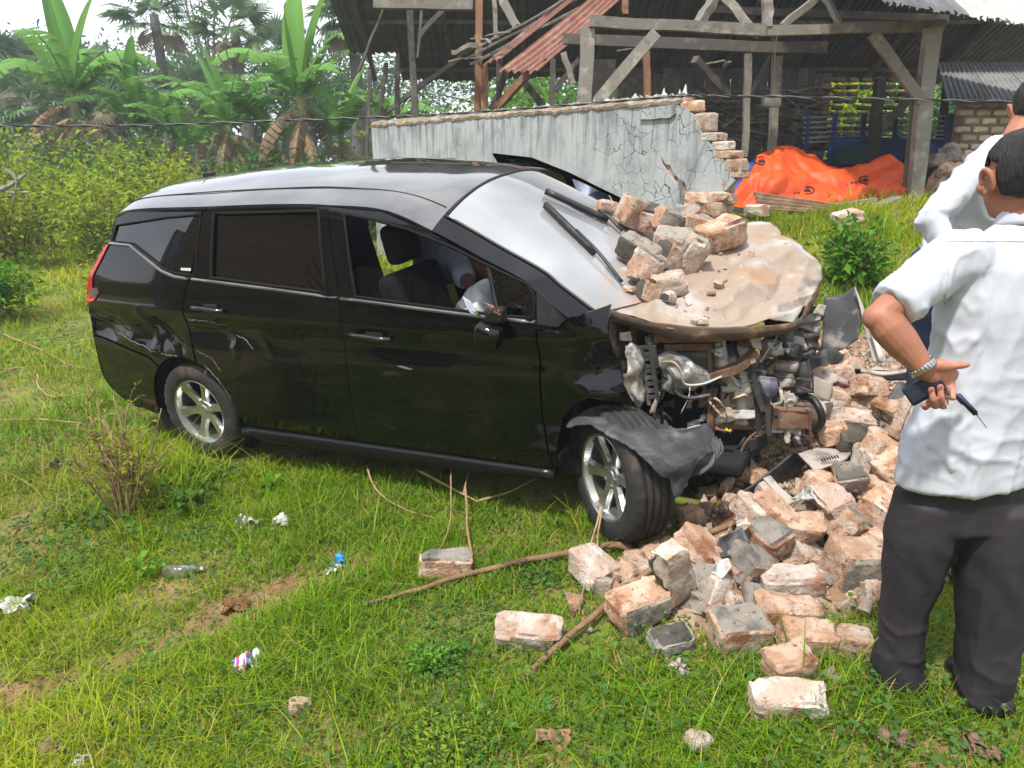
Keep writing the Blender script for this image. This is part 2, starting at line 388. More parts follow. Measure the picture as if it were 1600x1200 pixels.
def chaikin(P, n=2, q=.22):
    for _ in range(n):
        o = []
        for i, a in enumerate(P):
            b = P[(i+1) % len(P)]; o += [(a[0]+(b[0]-a[0])*q, a[1]+(b[1]-a[1])*q), (a[0]+(b[0]-a[0])*(1-q), a[1]+(b[1]-a[1])*(1-q))]
        P = o
    return P
def inset(P, d):
    A = sum(P[i][0]*P[(i+1) % len(P)][1]-P[(i+1) % len(P)][0]*P[i][1] for i in range(len(P))); s = 1 if A > 0 else -1; o = []
    for i, p in enumerate(P):
        a, b = P[i-1], P[(i+1) % len(P)]; tx, ty = b[0]-a[0], b[1]-a[1]; l = math.hypot(tx, ty) or 1
        o.append((p[0]-ty/l*d*s, p[1]+tx/l*d*s))
    return o
def panel(name, poly, m, parent=CAR, near=True, off=0., sp=.034, flange=.03, gap=.0025, holes=(), thick=None):
    "a body panel or pane cut out of the flank: outline and holes in (X, Z)"
    sg = -1. if near else 1.
    O = inset(dens(poly, sp*.7), gap); H = [inset(dens(h, sp*.7), -gap*.4) for h in holes]
    B = [O]+H; pts = []; E = []
    for L in B:
        b = len(pts); pts += L; E += [(b+i, b+(i+1) % len(L)) for i in range(len(L))]
    nb = len(pts); xs = [p[0] for p in O]; zs = [p[1] for p in O]; gx = []
    r = 0; z = min(zs)
    while z < max(zs):
        x = min(xs)+(r % 2)*sp/2
        while x < max(xs): gx.append((x, z)); x += sp
        z += sp*.866; r += 1
    g = np.array(gx); k = inpoly(g[:, 0], g[:, 1], O)
    for h in H: k &= ~inpoly(g[:, 0], g[:, 1], h)
    bp = np.array(pts); g = g[k]
    if len(g):
        d = np.min(np.hypot(g[:, None, 0]-bp[None, :, 0], g[:, None, 1]-bp[None, :, 1]), 1); g = g[d > sp*.45]
    allp = [Vector(p) for p in pts]+[Vector(p) for p in g]
    v2, e2, f2, ov, oe, of = mgeo.delaunay_2d_cdt(allp, E, [], 0, 1e-6)
    P2 = np.array([tuple(v) for v in v2]); F = np.array([f for f in f2 if len(f) == 3]); c = P2[F].mean(1)
    k = inpoly(c[:, 0], c[:, 1], O)
    for h in H: k &= ~inpoly(c[:, 0], c[:, 1], h)
    F = F[k]; a = P2[F]
    ar = (a[:, 1, 0]-a[:, 0, 0])*(a[:, 2, 1]-a[:, 0, 1])-(a[:, 2, 0]-a[:, 0, 0])*(a[:, 1, 1]-a[:, 0, 1])
    F[ar < 0] = F[ar < 0][:, ::-1]; F = F[np.abs(ar) > 1e-9]
    X, Z = P2[:, 0], P2[:, 1]; h_ = .004
    W = wside(X, Z, near)+off
    gxn = (wside(X+h_, Z, near)-wside(X-h_, Z, near))/(2*h_); gzn = (wside(X, Z+h_, near)-wside(X, Z-h_, near))/(2*h_)
    N = np.stack([-gxn, np.full_like(X, sg), -gzn], 1); N[:, 0] *= 1; N /= np.linalg.norm(N, axis=1)[:, None]
    V = np.stack([X, sg*W, Z], 1); FF = F if near else F[:, ::-1]
    # near: looking from -Y, X right and Z up is counter-clockwise already
    FL = [tuple(f) for f in FF]; VL = [tuple(p) for p in V]; NL = [tuple(n) for n in N]
    idx = {}
    for i, o_ in enumerate(ov):
        for q in o_: idx[q] = i
    st = 0
    for L in B:
        ids = [idx.get(st+i) for i in range(len(L))]; st += len(L)
        for i in range(len(ids)):
            p, q = ids[i], ids[(i+1) % len(ids)]
            if p is None or q is None or p == q: continue
            b = len(VL); n = Vector((V[q]-V[p])).cross(Vector((0, 1, 0)))
            n = n.normalized() if n.length > 0 else Vector((0, 0, 1))
            VL += [tuple(V[p]), tuple(V[q]), tuple(V[q]-np.array([0, sg*flange, 0])), tuple(V[p]-np.array([0, sg*flange, 0]))]
            FL.append((b, b+1, b+2, b+3)); NL += [tuple(n)]*4
    return mk(name, VL, FL, m, parent, True, nrm=NL)
def sidepts(L, near=True, off=0.):
    sg = -1 if near else 1
    return [Vector((x, sg*(float(wside(x, z, near))+off), z)) for x, z in L]

FD = [(-1.623, 1.533), (-1.263, 1.503), (-.954, 1.403), (-.666, 1.284), (-.463, 1.201), (-.397, 1.148), (-.236, 1.048), (-.277, 1.009), (-.384, .995), (-.375, .846), (-.381, .597), (-.358, .290), (-1.535, .262), (-1.515, .5), (-1.497, .797), (-1.5, 1.094)]
FDH = [(-1.509, 1.494), (-1.337, 1.471), (-1.103, 1.42), (-.863, 1.348), (-.666, 1.272), (-.44, 1.190), (-.40, 1.14), (-.395, 1.046), (-.583, 1.050), (-1.401, 1.104)]
ARC = lambda a0, a1, n, r=.372, cx=-2.775, cz=.315: [(cx+r*cos(rad(a0+(a1-a0)*i/n)), cz+r*sin(rad(a0+(a1-a0)*i/n))) for i in range(n+1)]
RD = [(-1.623, 1.533), (-1.5, 1.094), (-1.497, .797), (-1.515, .5), (-1.535, .262), (-2.395, .250)] + ARC(2, 68, 8) + [(-2.668, .879), (-2.662, 1.014), (-2.585, 1.167), (-2.543, 1.35), (-2.536, 1.517), (-2.436, 1.536)]
RDH = [(-2.448, 1.506), (-1.680, 1.511), (-1.592, 1.116), (-2.423, 1.171)]
QP = [(-2.545, 1.520), (-2.55, 1.35), (-2.592, 1.167), (-2.669, 1.014), (-2.675, .879)] + ARC(70, 128, 7) + [(-3.10, .66), (-3.40, .71), (-3.70, .745), (-3.69, .844), (-3.633, .993), (-3.589, 1.104), (-3.393, 1.321), (-3.365, 1.355), (-3.335, 1.488), (-3.2, 1.522)]
QPH = [(-3.108, 1.464), (-2.851, 1.489), (-2.552, 1.504), (-2.557, 1.178), (-2.715, 1.188), (-2.817, 1.212), (-2.974, 1.279), (-3.14, 1.345), (-3.355, 1.353), (-3.325, 1.444)]
BP = ARC(130, 186, 7) + [(-3.25, .225), (-3.517, .272), (-3.66, .34), (-3.729, .43), (-3.715, .60), (-3.70, .735), (-3.40, .70), (-3.10, .65)]
FN = [(-.370, .846), (-.379, .995), (-.270, 1.006), (-.231, 1.046), (-.15, 1.085), (-.06, 1.105), (-.05, .892), (-.029, .807), (.04, .62), (-.03, .66), (-.138, .700), (-.22, .65), (-.271, .585), (-.315, .44), (-.335, .285), (-.352, .285), (-.376, .597)]
M_scr = mat('bare_scratch', (.30, .30, .30), [((.10, .10, .10), 40, .45, .6)], rough=.6)
for near in (True, False):
    if near:
        fd = panel('front_door', FD, M_paint, CAR, near, holes=[FDH])
        rd = panel('rear_door', RD, M_paint, CAR, near, holes=[RDH])
    else:
        fd = panel('front_door', FD, M_paint, CAR, near, holes=[FDH]); rd = panel('rear_door', RD, M_paint, CAR, near, holes=[RDH])
    # panes, set a little behind the door skin
    if near:
        low = [(-1.435, 1.249), (-1.235, 1.24), (-1.054, 1.203), (-.904, 1.155), (-.787, 1.068), (-.75, 1.04), (-1.39, 1.09)]
        panel('side_window', low, M_clear, fd, near, off=-.022, flange=.004)['label'] = 'half lowered side window'
        panel('mirror_base_panel', [(-.393, 1.176), (-.240, 1.048), (-.279, 1.012), (-.380, 1.022)], M_blackpl, fd, near, off=.003, flange=.01)
        panel('quarter_pane', [(-.637, 1.262), (-.43, 1.186), (-.405, 1.14), (-.398, 1.045), (-.578, 1.05)], M_tint, fd, near, off=-.018, flange=.004)
        V, F = tube(sidepts([(-.650, 1.268), (-.582, 1.046)], near, -.008), .012, 6); mk('window_divider', V, F, M_blackpl, fd)
    else:
        panel('quarter_pane', [(-.637, 1.262), (-.43, 1.186), (-.405, 1.14), (-.398, 1.045), (-.578, 1.05)], M_tint, fd, near, off=-.018, flange=.004)
        panel('side_window', [(-1.509, 1.494), (-1.337, 1.471), (-1.103, 1.42), (-.863, 1.348), (-.65, 1.268), (-.583, 1.04), (-1.401, 1.09)], M_tint, fd, near, off=-.02, flange=.004)
    panel('side_window', RDH, M_tint, rd, near, off=-.016, flange=.004, gap=-.006)
    q = panel('quarter_panel', QP, M_paint, CAR, near, holes=[QPH])
    panel('quarter_window', QPH, M_tint, q, near, off=-.010, flange=.004, gap=-.006)
    # rubber round the windows and the bright-edged belt line
    for ho, par, r in ((FDH, fd, .008), (RDH, rd, .009), (QPH, q, .006)):
        P = sidepts(dens(ho, .06), near, -.002); V, F = tube(P+[P[0]], r, 6); mk('window_seal', V, F, M_seal, par, True)
    for L, par in (([(-.39, 1.030), (-.6, 1.038), (-1.0, 1.062), (-1.49, 1.093)], fd), ([(-1.515, 1.094), (-2.0, 1.126), (-2.57, 1.160)], rd),
                   ([(-2.60, 1.160), (-2.72, 1.170), (-2.83, 1.197), (-2.98, 1.262), (-3.15, 1.333), (-3.36, 1.340)], q)):
        P = sidepts(dens(L+L[::-1][1:-1], .08)[:max(4, len(dens(L, .08)))], near, .004)
        P = [p for p in sidepts([(a[0]+(b[0]-a[0])*k/4, a[1]+(b[1]-a[1])*k/4) for a, b in zip(L, L[1:]) for k in range(4)]+[L[-1]], near, .003)]
        V, F = tube(P, .011, 6); mk('belt_moulding', V, F, M_roofp, par, True)
    bpn = panel('rear_bumper_side', BP, M_paint, CAR, near)
    # handles: cup and pull
    for (x, z, par) in ((-1.315, .905, fd), (-2.455, .997, rd)):
        y = float(wside(x, z, near))*(-1 if near else 1); sg = -1 if near else 1
        rbox('handle_cup', (x+.02, y-sg*.001, z+.002), (.11, .012, .055), .005, M_inner, par)
        L = [(x-.125, z+.006), (x-.06, z+.010), (x, z+.008), (x+.08, z+.002), (x+.125, z-.004)]
        P = [Vector((a, sg*(float(wside(a, b, near))+(.008 if i in (0, 4) else .034)), b)) for i, (a, b) in enumerate(L)]
        V, F = tube(spline(P, 5), .014, 8); h = mk('handle', V, F, M_handle, par, True)
    # sill skirt
    rows = []
    for zz, of in ((.262, -.012), (.250, .012), (.215, .020), (.190, .004), (.185, -.10)):
        rows.append([Vector((x, (-1 if near else 1)*(float(wside(x, .3, near))+of), zz+(.045*max(0, (x+.75)/.4) if zz < .2 and x > -.75 else 0)+(.04*max(0, (-2.25-x)/.15) if zz < .2 else 0)+.03*(x+2.4)/2.0)) for x in np.linspace(-2.41, -.345, 12)])
    sheet('side_skirt', rows, M_skirt, CAR, 10, 30, 0, 1, .004)
    # tail lamp, wrapping the corner
    for poly, m, of in (([(-3.372, 1.335), (-3.405, 1.335), (-3.60, 1.110), (-3.655, 1.0), (-3.64, .962), (-3.56, .985), (-3.50, 1.03), (-3.56, 1.07), (-3.52, 1.15), (-3.44, 1.245)], M_red, .008),):
        tl = panel('tail_light', poly, m, CAR, near, off=of, flange=.05, sp=.03)
        panel('lens_strip', [(-3.50, 1.075), (-3.575, 1.065), (-3.615, .995), (-3.49, 1.035)], mat('grey_lens', (.10, .09, .10), rough=.15) if near else M_red, tl, near, off=.012, flange=.02)
    if not near:
        fd.location = (0, 0, .10)
        piv = Vector((-.38, .85, 0)); a = rad(-21)
        for o, pv, an, up in ((fd, Vector((-.38, .85, 0)), rad(-21), .09), (rd, Vector((-1.53, .86, 0)), rad(-24), .10)):
            o.matrix_local = Matrix.Translation(pv+Vector((0, 0, up))) @ Matrix.Rotation(an, 4, 'Z') @ Matrix.Translation(-pv)
        fd['label'] = 'front passenger side door swung open'; rd['label'] = 'rear passenger side door swung open'
    else:
        q['label'] = 'quarter panel with crumpled dents above the wheel arch'
        fn = panel('front_fender', FN, M_paint, CAR, near, sp=.022, flange=.015); fn['label'] = 'torn and creased front fender'
        # small badge by the rear quarter window: light letters
        MB_ = MB()
        for i in range(6):
            x = -2.675+i*.014; P = sidepts([(x, 1.205-.0005*i), (x+.010, 1.205-.0005*i), (x+.010, 1.218), (x, 1.218)], True, -.004); MB_.add(P, [(0, 1, 2, 3)])
        MB_.out('sticker', mat('pale_print', (.6, .62, .6)), q)
        for L in ([(-3.60, .90), (-3.45, .86), (-3.2, .80)], [(-3.5, .80), (-3.2, .745), (-2.98, .70)], [(-2.98, .69), (-2.9, .685), (-2.8, .69)], [(-2.64, .93), (-2.5, .925), (-2.35, .90)], [(-2.62, .74), (-2.5, .70), (-2.45, .62)], [(-2.58, .66), (-2.48, .56), (-2.42, .45)], [(-2.30, .85), (-2.22, .83), (-2.16, .78)]):
            P = sidepts([(a[0]+(b[0]-a[0])*k/6, a[1]+(b[1]-a[1])*k/6+.004*math.sin(k*2.3+a[0]*9)) for a, b in zip(L, L[1:]) for k in range(6)]+[L[-1]], near, .0005); V, F = tube(P, [.0004]+[.0018*(.4+.6*abs(math.sin(i*1.7))) for i in range(len(P)-2)]+[.0004], 5); mk('scratch', V, F, M_scr, q if L[0][0] < -2.7 else rd)
        # scuffs on the door
        for pts, nm in ((chaikin([(-1.19, .765), (-1.14, .772), (-1.06, .754), (-1.11, .748)], 2), 'scuff_mark'),):
            panel(nm, pts, mat('scuff', (.13, .125, .12), rough=.7), fd, True, off=.002, sp=.02, flange=.002)

# roof, pillars and windscreen from one curved sheet
GB = [(-3.36, 1.490), (-3.2, 1.532), (-2.6, 1.545), (-1.9, 1.550), (-1.62, 1.542), (-1.263, 1.512), (-.954, 1.412), (-.666, 1.293), (-.463, 1.210), (-.390, 1.155), (-.232, 1.056)]
GC = [(-3.50, 1.585), (-3.25, 1.648), (-2.6, 1.690), (-1.9, 1.700), (-1.55, 1.690), (-1.15, 1.652), (-.900, 1.595), (-.52, 1.402), (-.25, 1.255), (-.10, 1.175), (.12, 1.045)]
def cr1(T, x):
    n = len(T)-1; x = min(max(x, 0), n-1e-6); i = int(x); f = x-i; a = T[max(i-1, 0)]; b = T[i]; c = T[i+1]; d = T[min(i+2, n)]
    return .5*((2*b)+(c-a)*f+(2*a-5*b+4*c-d)*f*f+(3*b-a-3*c+d)*f**3)
GBv = [Vector((x, float(wside(min(x, -.14), z, False)), z)) for x, z in GB]; GCv = [Vector((x, 0, z)) for x, z in GC]
def gsurf(s, t):
    b = cr1(GBv, s); c = cr1(GCv, s); k = abs(t)
    return Vector((c.x+(b.x-c.x)*t*t, t*b.y, b.z+(c.z-b.z)*(1-k**2.5)))
def gsheet(name, s0, s1, t0, t1, m, ns, n_t, thick=.02, off=0., parent=CAR, dent=None):
    S = np.linspace(s0, s1, ns+1); T = np.linspace(t0, t1, n_t+1); V = []; NN = []
    for s in S:
        for t in T:
            e = .01; du = gsurf(min(s+e, 10), t)-gsurf(max(s-e, 0), t); dv = gsurf(s, min(t+e, 1))-gsurf(s, max(t-e, -1))
            n = dv.cross(du); n = -n.normalized() if n.z < 0 else n.normalized(); p = gsurf(s, t)+n*off
            if dent: p = p + n*dent(p)
            V.append(p); NN.append(n)
    F = [tuple(reversed(f)) for f in gridfaces(ns, n_t)]; m_ = len(V); n_v = n_t
    B = [p - n*thick for p, n in zip(V, NN)]
    FF = F + [tuple(q+m_ for q in reversed(f)) for f in F]
    rim = list(range(n_v+1)) + [i*(n_v+1)+n_v for i in range(1, ns+1)] + [ns*(n_v+1)+j for j in range(n_v-1, -1, -1)] + [i*(n_v+1) for i in range(ns-1, 0, -1)]
    VV = V+B; N2 = NN+[-n for n in NN]
    for a, b in zip(rim, rim[1:]+rim[:1]):
        k = len(VV); VV += [V[a], V[b], B[b], B[a]]; nn = (V[b]-V[a]).cross(B[a]-V[a]); nn = nn.normalized() if nn.length > 0 else Vector((0, 0, 1)); N2 += [nn]*4; FF.append((k, k+1, k+2, k+3))
    return mk(name, VV, FF, m, parent, True, nrm=N2)
wave = lambda p: .0016*math.sin(p.x*7+p.y*4)+.0012*math.sin(p.y*13+p.x*3)-.005*sum(math.exp(-((abs(p.y)-q)/.025)**2) for q in (.18, .42))*min(1, max(0, (-1.2-p.x)*4))*min(1, max(0, (p.x+3.1)*4))
gsheet('roof', 0, 5.96, -1, 1, M_roofp, 60, 40, dent=wave)
ws = gsheet('windscreen', 6.03, 10, -.865, .865, M_shield, 24, 30, thick=.003)
for t0, t1 in ((-1, -.875), (.875, 1)): gsheet('windscreen_pillar', 5.97, 10, t0, t1, M_paint, 24, 5, thick=.03)
for sg in (-1, 1):
    P = [gsurf(s, sg*.80)+Vector((0, 0, .003)) for s in np.linspace(.5, 5.9, 40)]; V, F = tube(P, .0035, 5); mk('roof_moulding', V, F, M_blackpl, CAR, True)
V, F = tube([gsurf(6.0, t)+Vector((0, 0, .001)) for t in np.linspace(-.87, .87, 24)], .007, 5); mk('windscreen_seal', V, F, M_blackpl, CAR, True)
for sg in (-1, 1):
    V, F = tube([gsurf(s, .868*sg)+Vector((0, 0, .004)) for s in np.linspace(6.0, 10, 24)], .008, 5); mk('windscreen_seal', V, F, M_blackpl, CAR, True)
# antenna: stub and whip leaning back
ab = gsurf(1.12, -.0)
rbox('antenna_base', ab+Vector((0, 0, .012)), (.09, .045, .03), .012, M_blackpl, CAR)
tip = cp(297, 240, 0.); V, F = tube([ab+Vector((-.01, 0, .02)), ab.lerp(tip, .5)+Vector((0, 0, .004)), tip], [.006, .005, .0035], 7); mk('antenna', V, F, M_blackpl, CAR, True)
# tail: hatch, bumper across the back
SIL = [(-3.335, 1.488), (-3.365, 1.355), (-3.393, 1.321), (-3.589, 1.104), (-3.633, .993), (-3.69, .844), (-3.708, .665), (-3.729, .43), (-3.6, .30), (-3.45, .26)]
rows = []
for x, z in SIL:
    yy = float(wside(x, z, False)); rows.append([Vector((x-.12*(1-abs(k)**3)-(.10 if z > 1.4 else 0)*(1-abs(k)**4), -k*yy, z)) for k in np.linspace(-1, 1, 9)])
sheet('tailgate', rows[:6], M_paint, CAR, 24, 24, 0, 1, .01); sheet('rear_bumper', rows[5:], M_paint, CAR, 14, 24, 0, 1, .01)
# dark floor, wheel wells, inner walls
rbox('underbody', (-1.9, 0, .27), (3.3, 1.50, .10), .03, M_inner, CAR)
rbox('bulkhead', (-.30, 0, .62), (.06, 1.42, .72), .02, M_inner, CAR)
for cx, sg in ((-2.775, -1), (-2.775, 1)):
    P = []; n = 16
    V = []; F = []
    for i in range(n+1):
        a = rad(-25+230*i/n)
        for y in (.845, .52): V.append((cx+.385*cos(a), sg*y, .315+.385*sin(a)))
    for i in range(n): F.append((2*i, 2*i+1, 2*i+3, 2*i+2))
    b = len(V); V.append((cx, sg*.52, .315)); F += [(2*i+1, b, 2*i+3) for i in range(n)]
    mk('wheel_well', V, F, M_inner, CAR, True)
rbox('rear_cabin_trim', (-3.0, 0, .72), (.9, 1.45, .85), .06, M_inner, CAR)
# cabin: dashboard, seats, wheel, airbag
rbox('dashboard', (-.46, 0, .86), (.42, 1.36, .26), .08, M_inner, CAR)
def seat(y, x=-1.30):
    s = rbox('seat', (x, y, .66), (.54, .50, .16), .06, M_fabric, CAR)
    rbox('seat_back', (x-.25, y, .90), (.14, .48, .52), .065, M_fabric, s, Matrix.Rotation(rad(-14), 3, 'Y'))
    rbox('headrest', (x-.33, y, 1.29), (.11, .25, .22), .055, M_fabric, s, Matrix.Rotation(rad(-10), 3, 'Y'))
    return s
seat(-.37, -1.08); seat(.37, -1.12)
bs = rbox('rear_bench', (-2.15, 0, .68), (.5, 1.25, .18), .06, M_fabric, CAR); rbox('seat_back', (-2.42, 0, .98), (.16, 1.25, .62), .06, M_fabric, bs, Matrix.Rotation(rad(-12), 3, 'Y'))
c = Vector((-.70, -.37, .98)); R = Matrix.Rotation(rad(62), 3, 'Y')
P = [c+R @ Vector((.185*cos(a), .185*sin(a), 0)) for a in np.linspace(0, 2*pi, 28)]; V, F = tube(P, .016, 8, False); sw = mk('steering_wheel', V, F, M_blackpl, CAR, True)
rbox('wheel_boss', c, (.14, .16, .05), .02, M_blackpl, sw, R)
g = [[Vector((-.98+.30*i/5+.02*math.sin(j*2.1), -.66+.44*j/5, 1.02+.075*math.sin(pi*i/5)*math.sin(pi*j/5)-.16*abs(i/5-.45)**1.5-.04*(j/5-.5)**2)) for j in range(6)] for i in range(6)]
sheet('airbag', g, mat('airbag_cloth', (.62, .66, .64), rough=.9), CAR, 26, 26, .03, 7, .004, 4, True)
# wipers, thrown up from the cowl
def onsheet(u, v):
    best = None
    for s in np.linspace(6.1, 10, 60):
        for t in np.linspace(-.86, .86, 60):
            p = gsurf(s, t); w = CARM @ p; d = w-CAMV; z = d.dot(_F); e = (800+FPX*d.x/z-u)**2+(600-FPX*d.dot(_U)/z-v)**2
            if best is None or e < best[0]: best = (e, p)
    return best[1]
for a, m_, b in (((970, 452), (902, 372), (853, 330)), ((972, 368), (935, 340), (853, 308))):
    pa, pm, pb = [onsheet(*q)+Vector((0, 0, .03)) for q in (a, m_, b)]
    V, F = tube(spline([pa, pa.lerp(pm, .5)+Vector((.0, 0, .02)), pm+Vector((0, 0, .012))], 5), .009, 6); w_ = mk('wiper_arm', V, F, M_blackpl, CAR, True)
    q0 = pb; q1 = pm.lerp(pa, .42); V, F = beam(q0, q1, .022, .03, 0, 6); mk('wiper_blade', V, F, M_blackpl, w_, True)
# broken wing mirror hanging at the door: housing, mount, wires, bent cover
mb = Vector((-.56, -.91, 1.04)); hs = rbox('wing_mirror', mb+Vector((-.02, -.035, -.055)), (.13, .10, .115), .04, M_paint, CAR, Matrix.Rotation(rad(20), 3, 'Y'))
rbox('mirror_mount', mb+Vector((.01, .0, .035)), (.09, .07, .07), .02, M_blackpl, hs); 
for k, cc in enumerate(((.35, .05, .04), (.06, .10, .35), (.30, .30, .32), (.4, .12, .05))):
    P = [mb+Vector((.0+.02*k-.03, -.02, .07)), mb+Vector((-.03+.02*k, -.03-.01*k, .095)), mb+Vector((.03-.01*k, -.05, .08)), mb+Vector((.02*k-.01, -.03, .045))]
    V, F = tube(spline(P, 4), .003, 5); mk('wire', V, F, mat('wire_%d' % k, cc, rough=.4), hs)
sheet('mirror_cover', [[cp(722, 462, -.93), cp(735, 470, -.93)], [cp(728, 480, -.95), cp(748, 490, -.93)], [cp(738, 492, -.95), cp(762, 503, -.90)]], M_chrome, hs, 8, 6, .004, 20, .003)

# ------------------------------------------------------------------ wheels
def make_wheel(name, center, steer, camber=0., sg=-1):
    w = empty(name, center); w.parent = CAR; w.rotation_euler = (camber, 0, steer)
    R0, W0 = .316, .205
    # tyre: profile lathe; grooves in the tread
    prof = [(.200, -.085), (.212, -.100), (.245, -.106), (.280, -.104), (.302, -.094), (.312, -.078)]
    tread = []
    for y in (-.078, -.048, -.043, -.034, -.029, -.002, .002, .011, .016, .043, .048, .078):
        pass
    gy = [-.052, -.018, .018, .052]; ys = []
    for g_ in gy: ys += [(g_-.005, .316), (g_-.004, .306), (g_+.004, .306), (g_+.005, .316)]
    prof += [(.316-.012*(abs(y)/.078)**3*.3 if r > .31 else r, y) for y, r in ys] + [(.312, .078), (.302, .094), (.28, .104), (.245, .106), (.212, .100), (.200, .085)]
    n = 96; V = []; F = []
    for k in range(n):
        a = 2*pi*k/n
        for r, y in prof:
            rr = r
            if abs(y) > .066 and r > .27 and k % 3 == 0: rr = r-.006        # shoulder sipes
            V.append((rr*cos(a), y*sg*-1, rr*sin(a)))
    m_ = len(prof)
    for k in range(n):
        for i in range(m_-1): F.append((k*m_+i, k*m_+i+1, ((k+1) % n)*m_+i+1, ((k+1) % n)*m_+i))
    if sg > 0: F = [tuple(reversed(f)) for f in F]
    t_ = mk('tyre', V, F, M_rubber, w, True)
    # rim: barrel, lip, six broad spokes, hub with bolts
    yo = .085*sg; B = MB()
    def lathe(pr, n=64, m=0):
        V = []; F = []; q = len(pr)
        for k in range(n):
            a = 2*pi*k/n; V += [(r*cos(a), y*sg, r*sin(a)) for r, y in pr]
        for k in range(n):
            for i in range(q-1): F.append((k*q+i, k*q+i+1, ((k+1) % n)*q+i+1, ((k+1) % n)*q+i))
        B.add(V, F, m)
    lathe([(.204, .086), (.212, .094), (.207, .098), (.197, .092), (.188, .06), (.180, -.08), (.20, -.09)])
    lathe([(.180, -.02), (.0, -.02)], m=1)
    lathe([(.0, .062), (.028, .062), (.034, .056), (.062, .058), (.070, .048), (.070, .0)])
    for k in range(6):
        a = 2*pi*k/6+.2; ca, sa = cos(a), sin(a)
        pr = [(.055, .030, .056), (.10, .026, .060), (.15, .030, .066), (.196, .046, .074)]
        V = []
        for r, hw, y in pr:
            for (s, dy) in ((-1, -.022), (-.72, 0), (.72, 0), (1, -.022), (.7, -.04), (-.7, -.04)):
                q = s*hw; V.append((r*ca-q*sa, (y+dy)*sg, r*sa+q*ca))
        F = []
        for i in range(3):
            for j in range(6): F.append((i*6+j, i*6+(j+1) % 6, i*6+6+(j+1) % 6, i*6+6+j))
        B.add(V, F)
    for k in range(5):
        a = 2*pi*k/5; V, F = tube([(.047*cos(a), .048*sg, .047*sin(a)), (.047*cos(a), .066*sg, .047*sin(a))], .009, 6); B.add(V, F)
    B.out('rim', [M_alloy, M_inner], w, False)
    return w
make_wheel('rear_wheel', (-2.775, -.745, .315), 0)
make_wheel('rear_wheel', (-2.775, .745, .315), 0, 0, 1)
make_wheel('front_wheel', (-.03, -.79, .30), rad(-40), rad(-4))
make_wheel('front_wheel', (.0, .74, .315), rad(-25), 0, 1)
# ------------------------------------------------------------------ broken boundary wall
M_plaster, _t, _p, _o = nodes('weathered_plaster')
_v, _ = coords(_t, stretch=(1, 1, 1)); _vs, _ = coords(_t, stretch=(11, 11, .8))
_f1, _ = noise_fac(_t, _vs, 1.3, .54, .70, 9, .78); _f2, _ = noise_fac(_t, _v, 2.2, .45, .7)
_c = mixc(_t, _f2, (.37, .385, .395), (.27, .285, .295)); _f3, _ = noise_fac(_t, _v, 1.6, .48, .70, 8, .7); _c = mixc(_t, _f3, _c, (.21, .22, .225)); _c = mixc(_t, _f1, _c, (.27, .278, .28))
_sx = N_(_t, 'ShaderNodeSeparateXYZ'); _tc = N_(_t, 'ShaderNodeTexCoord'); _t.links.new(_tc.outputs['Object'], _sx.inputs[0])
_mr = N_(_t, 'ShaderNodeMapRange'); _mr.inputs[1].default_value = 1.25; _mr.inputs[2].default_value = 2.25; _t.links.new(_sx.outputs[2], _mr.inputs[0])
_fs, _ = noise_fac(_t, _vs, 1.1, .47, .62, 9, .8); _mm = N_(_t, 'ShaderNodeMath', operation='MULTIPLY'); _t.links.new(_mr.outputs[0], _mm.inputs[0]); _t.links.new(_fs, _mm.inputs[1])
_c = mixc(_t, _mm.outputs[0], _c, (.085, .085, .08))            # soot-dark run-off stains hanging from the coping
_vo = N_(_t, 'ShaderNodeTexVoronoi', feature='DISTANCE_TO_EDGE'); _vo.inputs['Scale'].default_value = 6.5; _dn = N_(_t, 'ShaderNodeTexNoise'); _dn.inputs['Scale'].default_value = 4.; _dn.inputs['Detail'].default_value = 4; _t.links.new(_v, _dn.inputs[0]); _dm = N_(_t, 'ShaderNodeVectorMath', operation='MULTIPLY_ADD'); _dm.inputs[1].default_value = (.22, .22, .22); _t.links.new(_dn.outputs['Color'], _dm.inputs[0]); _t.links.new(_v, _dm.inputs[2]); _t.links.new(_dm.outputs[0], _vo.inputs[0])
_cr = N_(_t, 'ShaderNodeMapRange'); _cr.inputs[1].default_value = .0; _cr.inputs[2].default_value = .03; _cr.inputs[3].default_value = 1; _cr.inputs[4].default_value = 0
_t.links.new(_vo.outputs[0], _cr.inputs[0]); _sm = N_(_t, 'ShaderNodeMapRange'); _sm.inputs[1].default_value = 5.6; _sm.inputs[2].default_value = 7.2; _t.links.new(_sx.outputs[0], _sm.inputs[0])
_nf, _ = noise_fac(_t, _v, 2.5, .40, .56); _m2 = N_(_t, 'ShaderNodeMath', operation='MULTIPLY'); _m3 = N_(_t, 'ShaderNodeMath', operation='MULTIPLY')
_t.links.new(_cr.outputs[0], _m2.inputs[0]); _t.links.new(_sm.outputs[0], _m2.inputs[1]); _t.links.new(_m2.outputs[0], _m3.inputs[0]); _t.links.new(_nf, _m3.inputs[1])
_c = mixc(_t, _m3.outputs[0], _c, (.03, .03, .028)); _t.links.new(_c, _p.inputs['Base Color']); _p.inputs['Roughness'].default_value = .9
_b = N_(_t, 'ShaderNodeBump'); _b.inputs['Strength'].default_value = .5; _b.inputs['Distance'].default_value = .03; _b.invert = True
_t.links.new(_m3.outputs[0], _b.inputs['Height']); _t.links.new(_b.outputs[0], _p.inputs['Normal'])

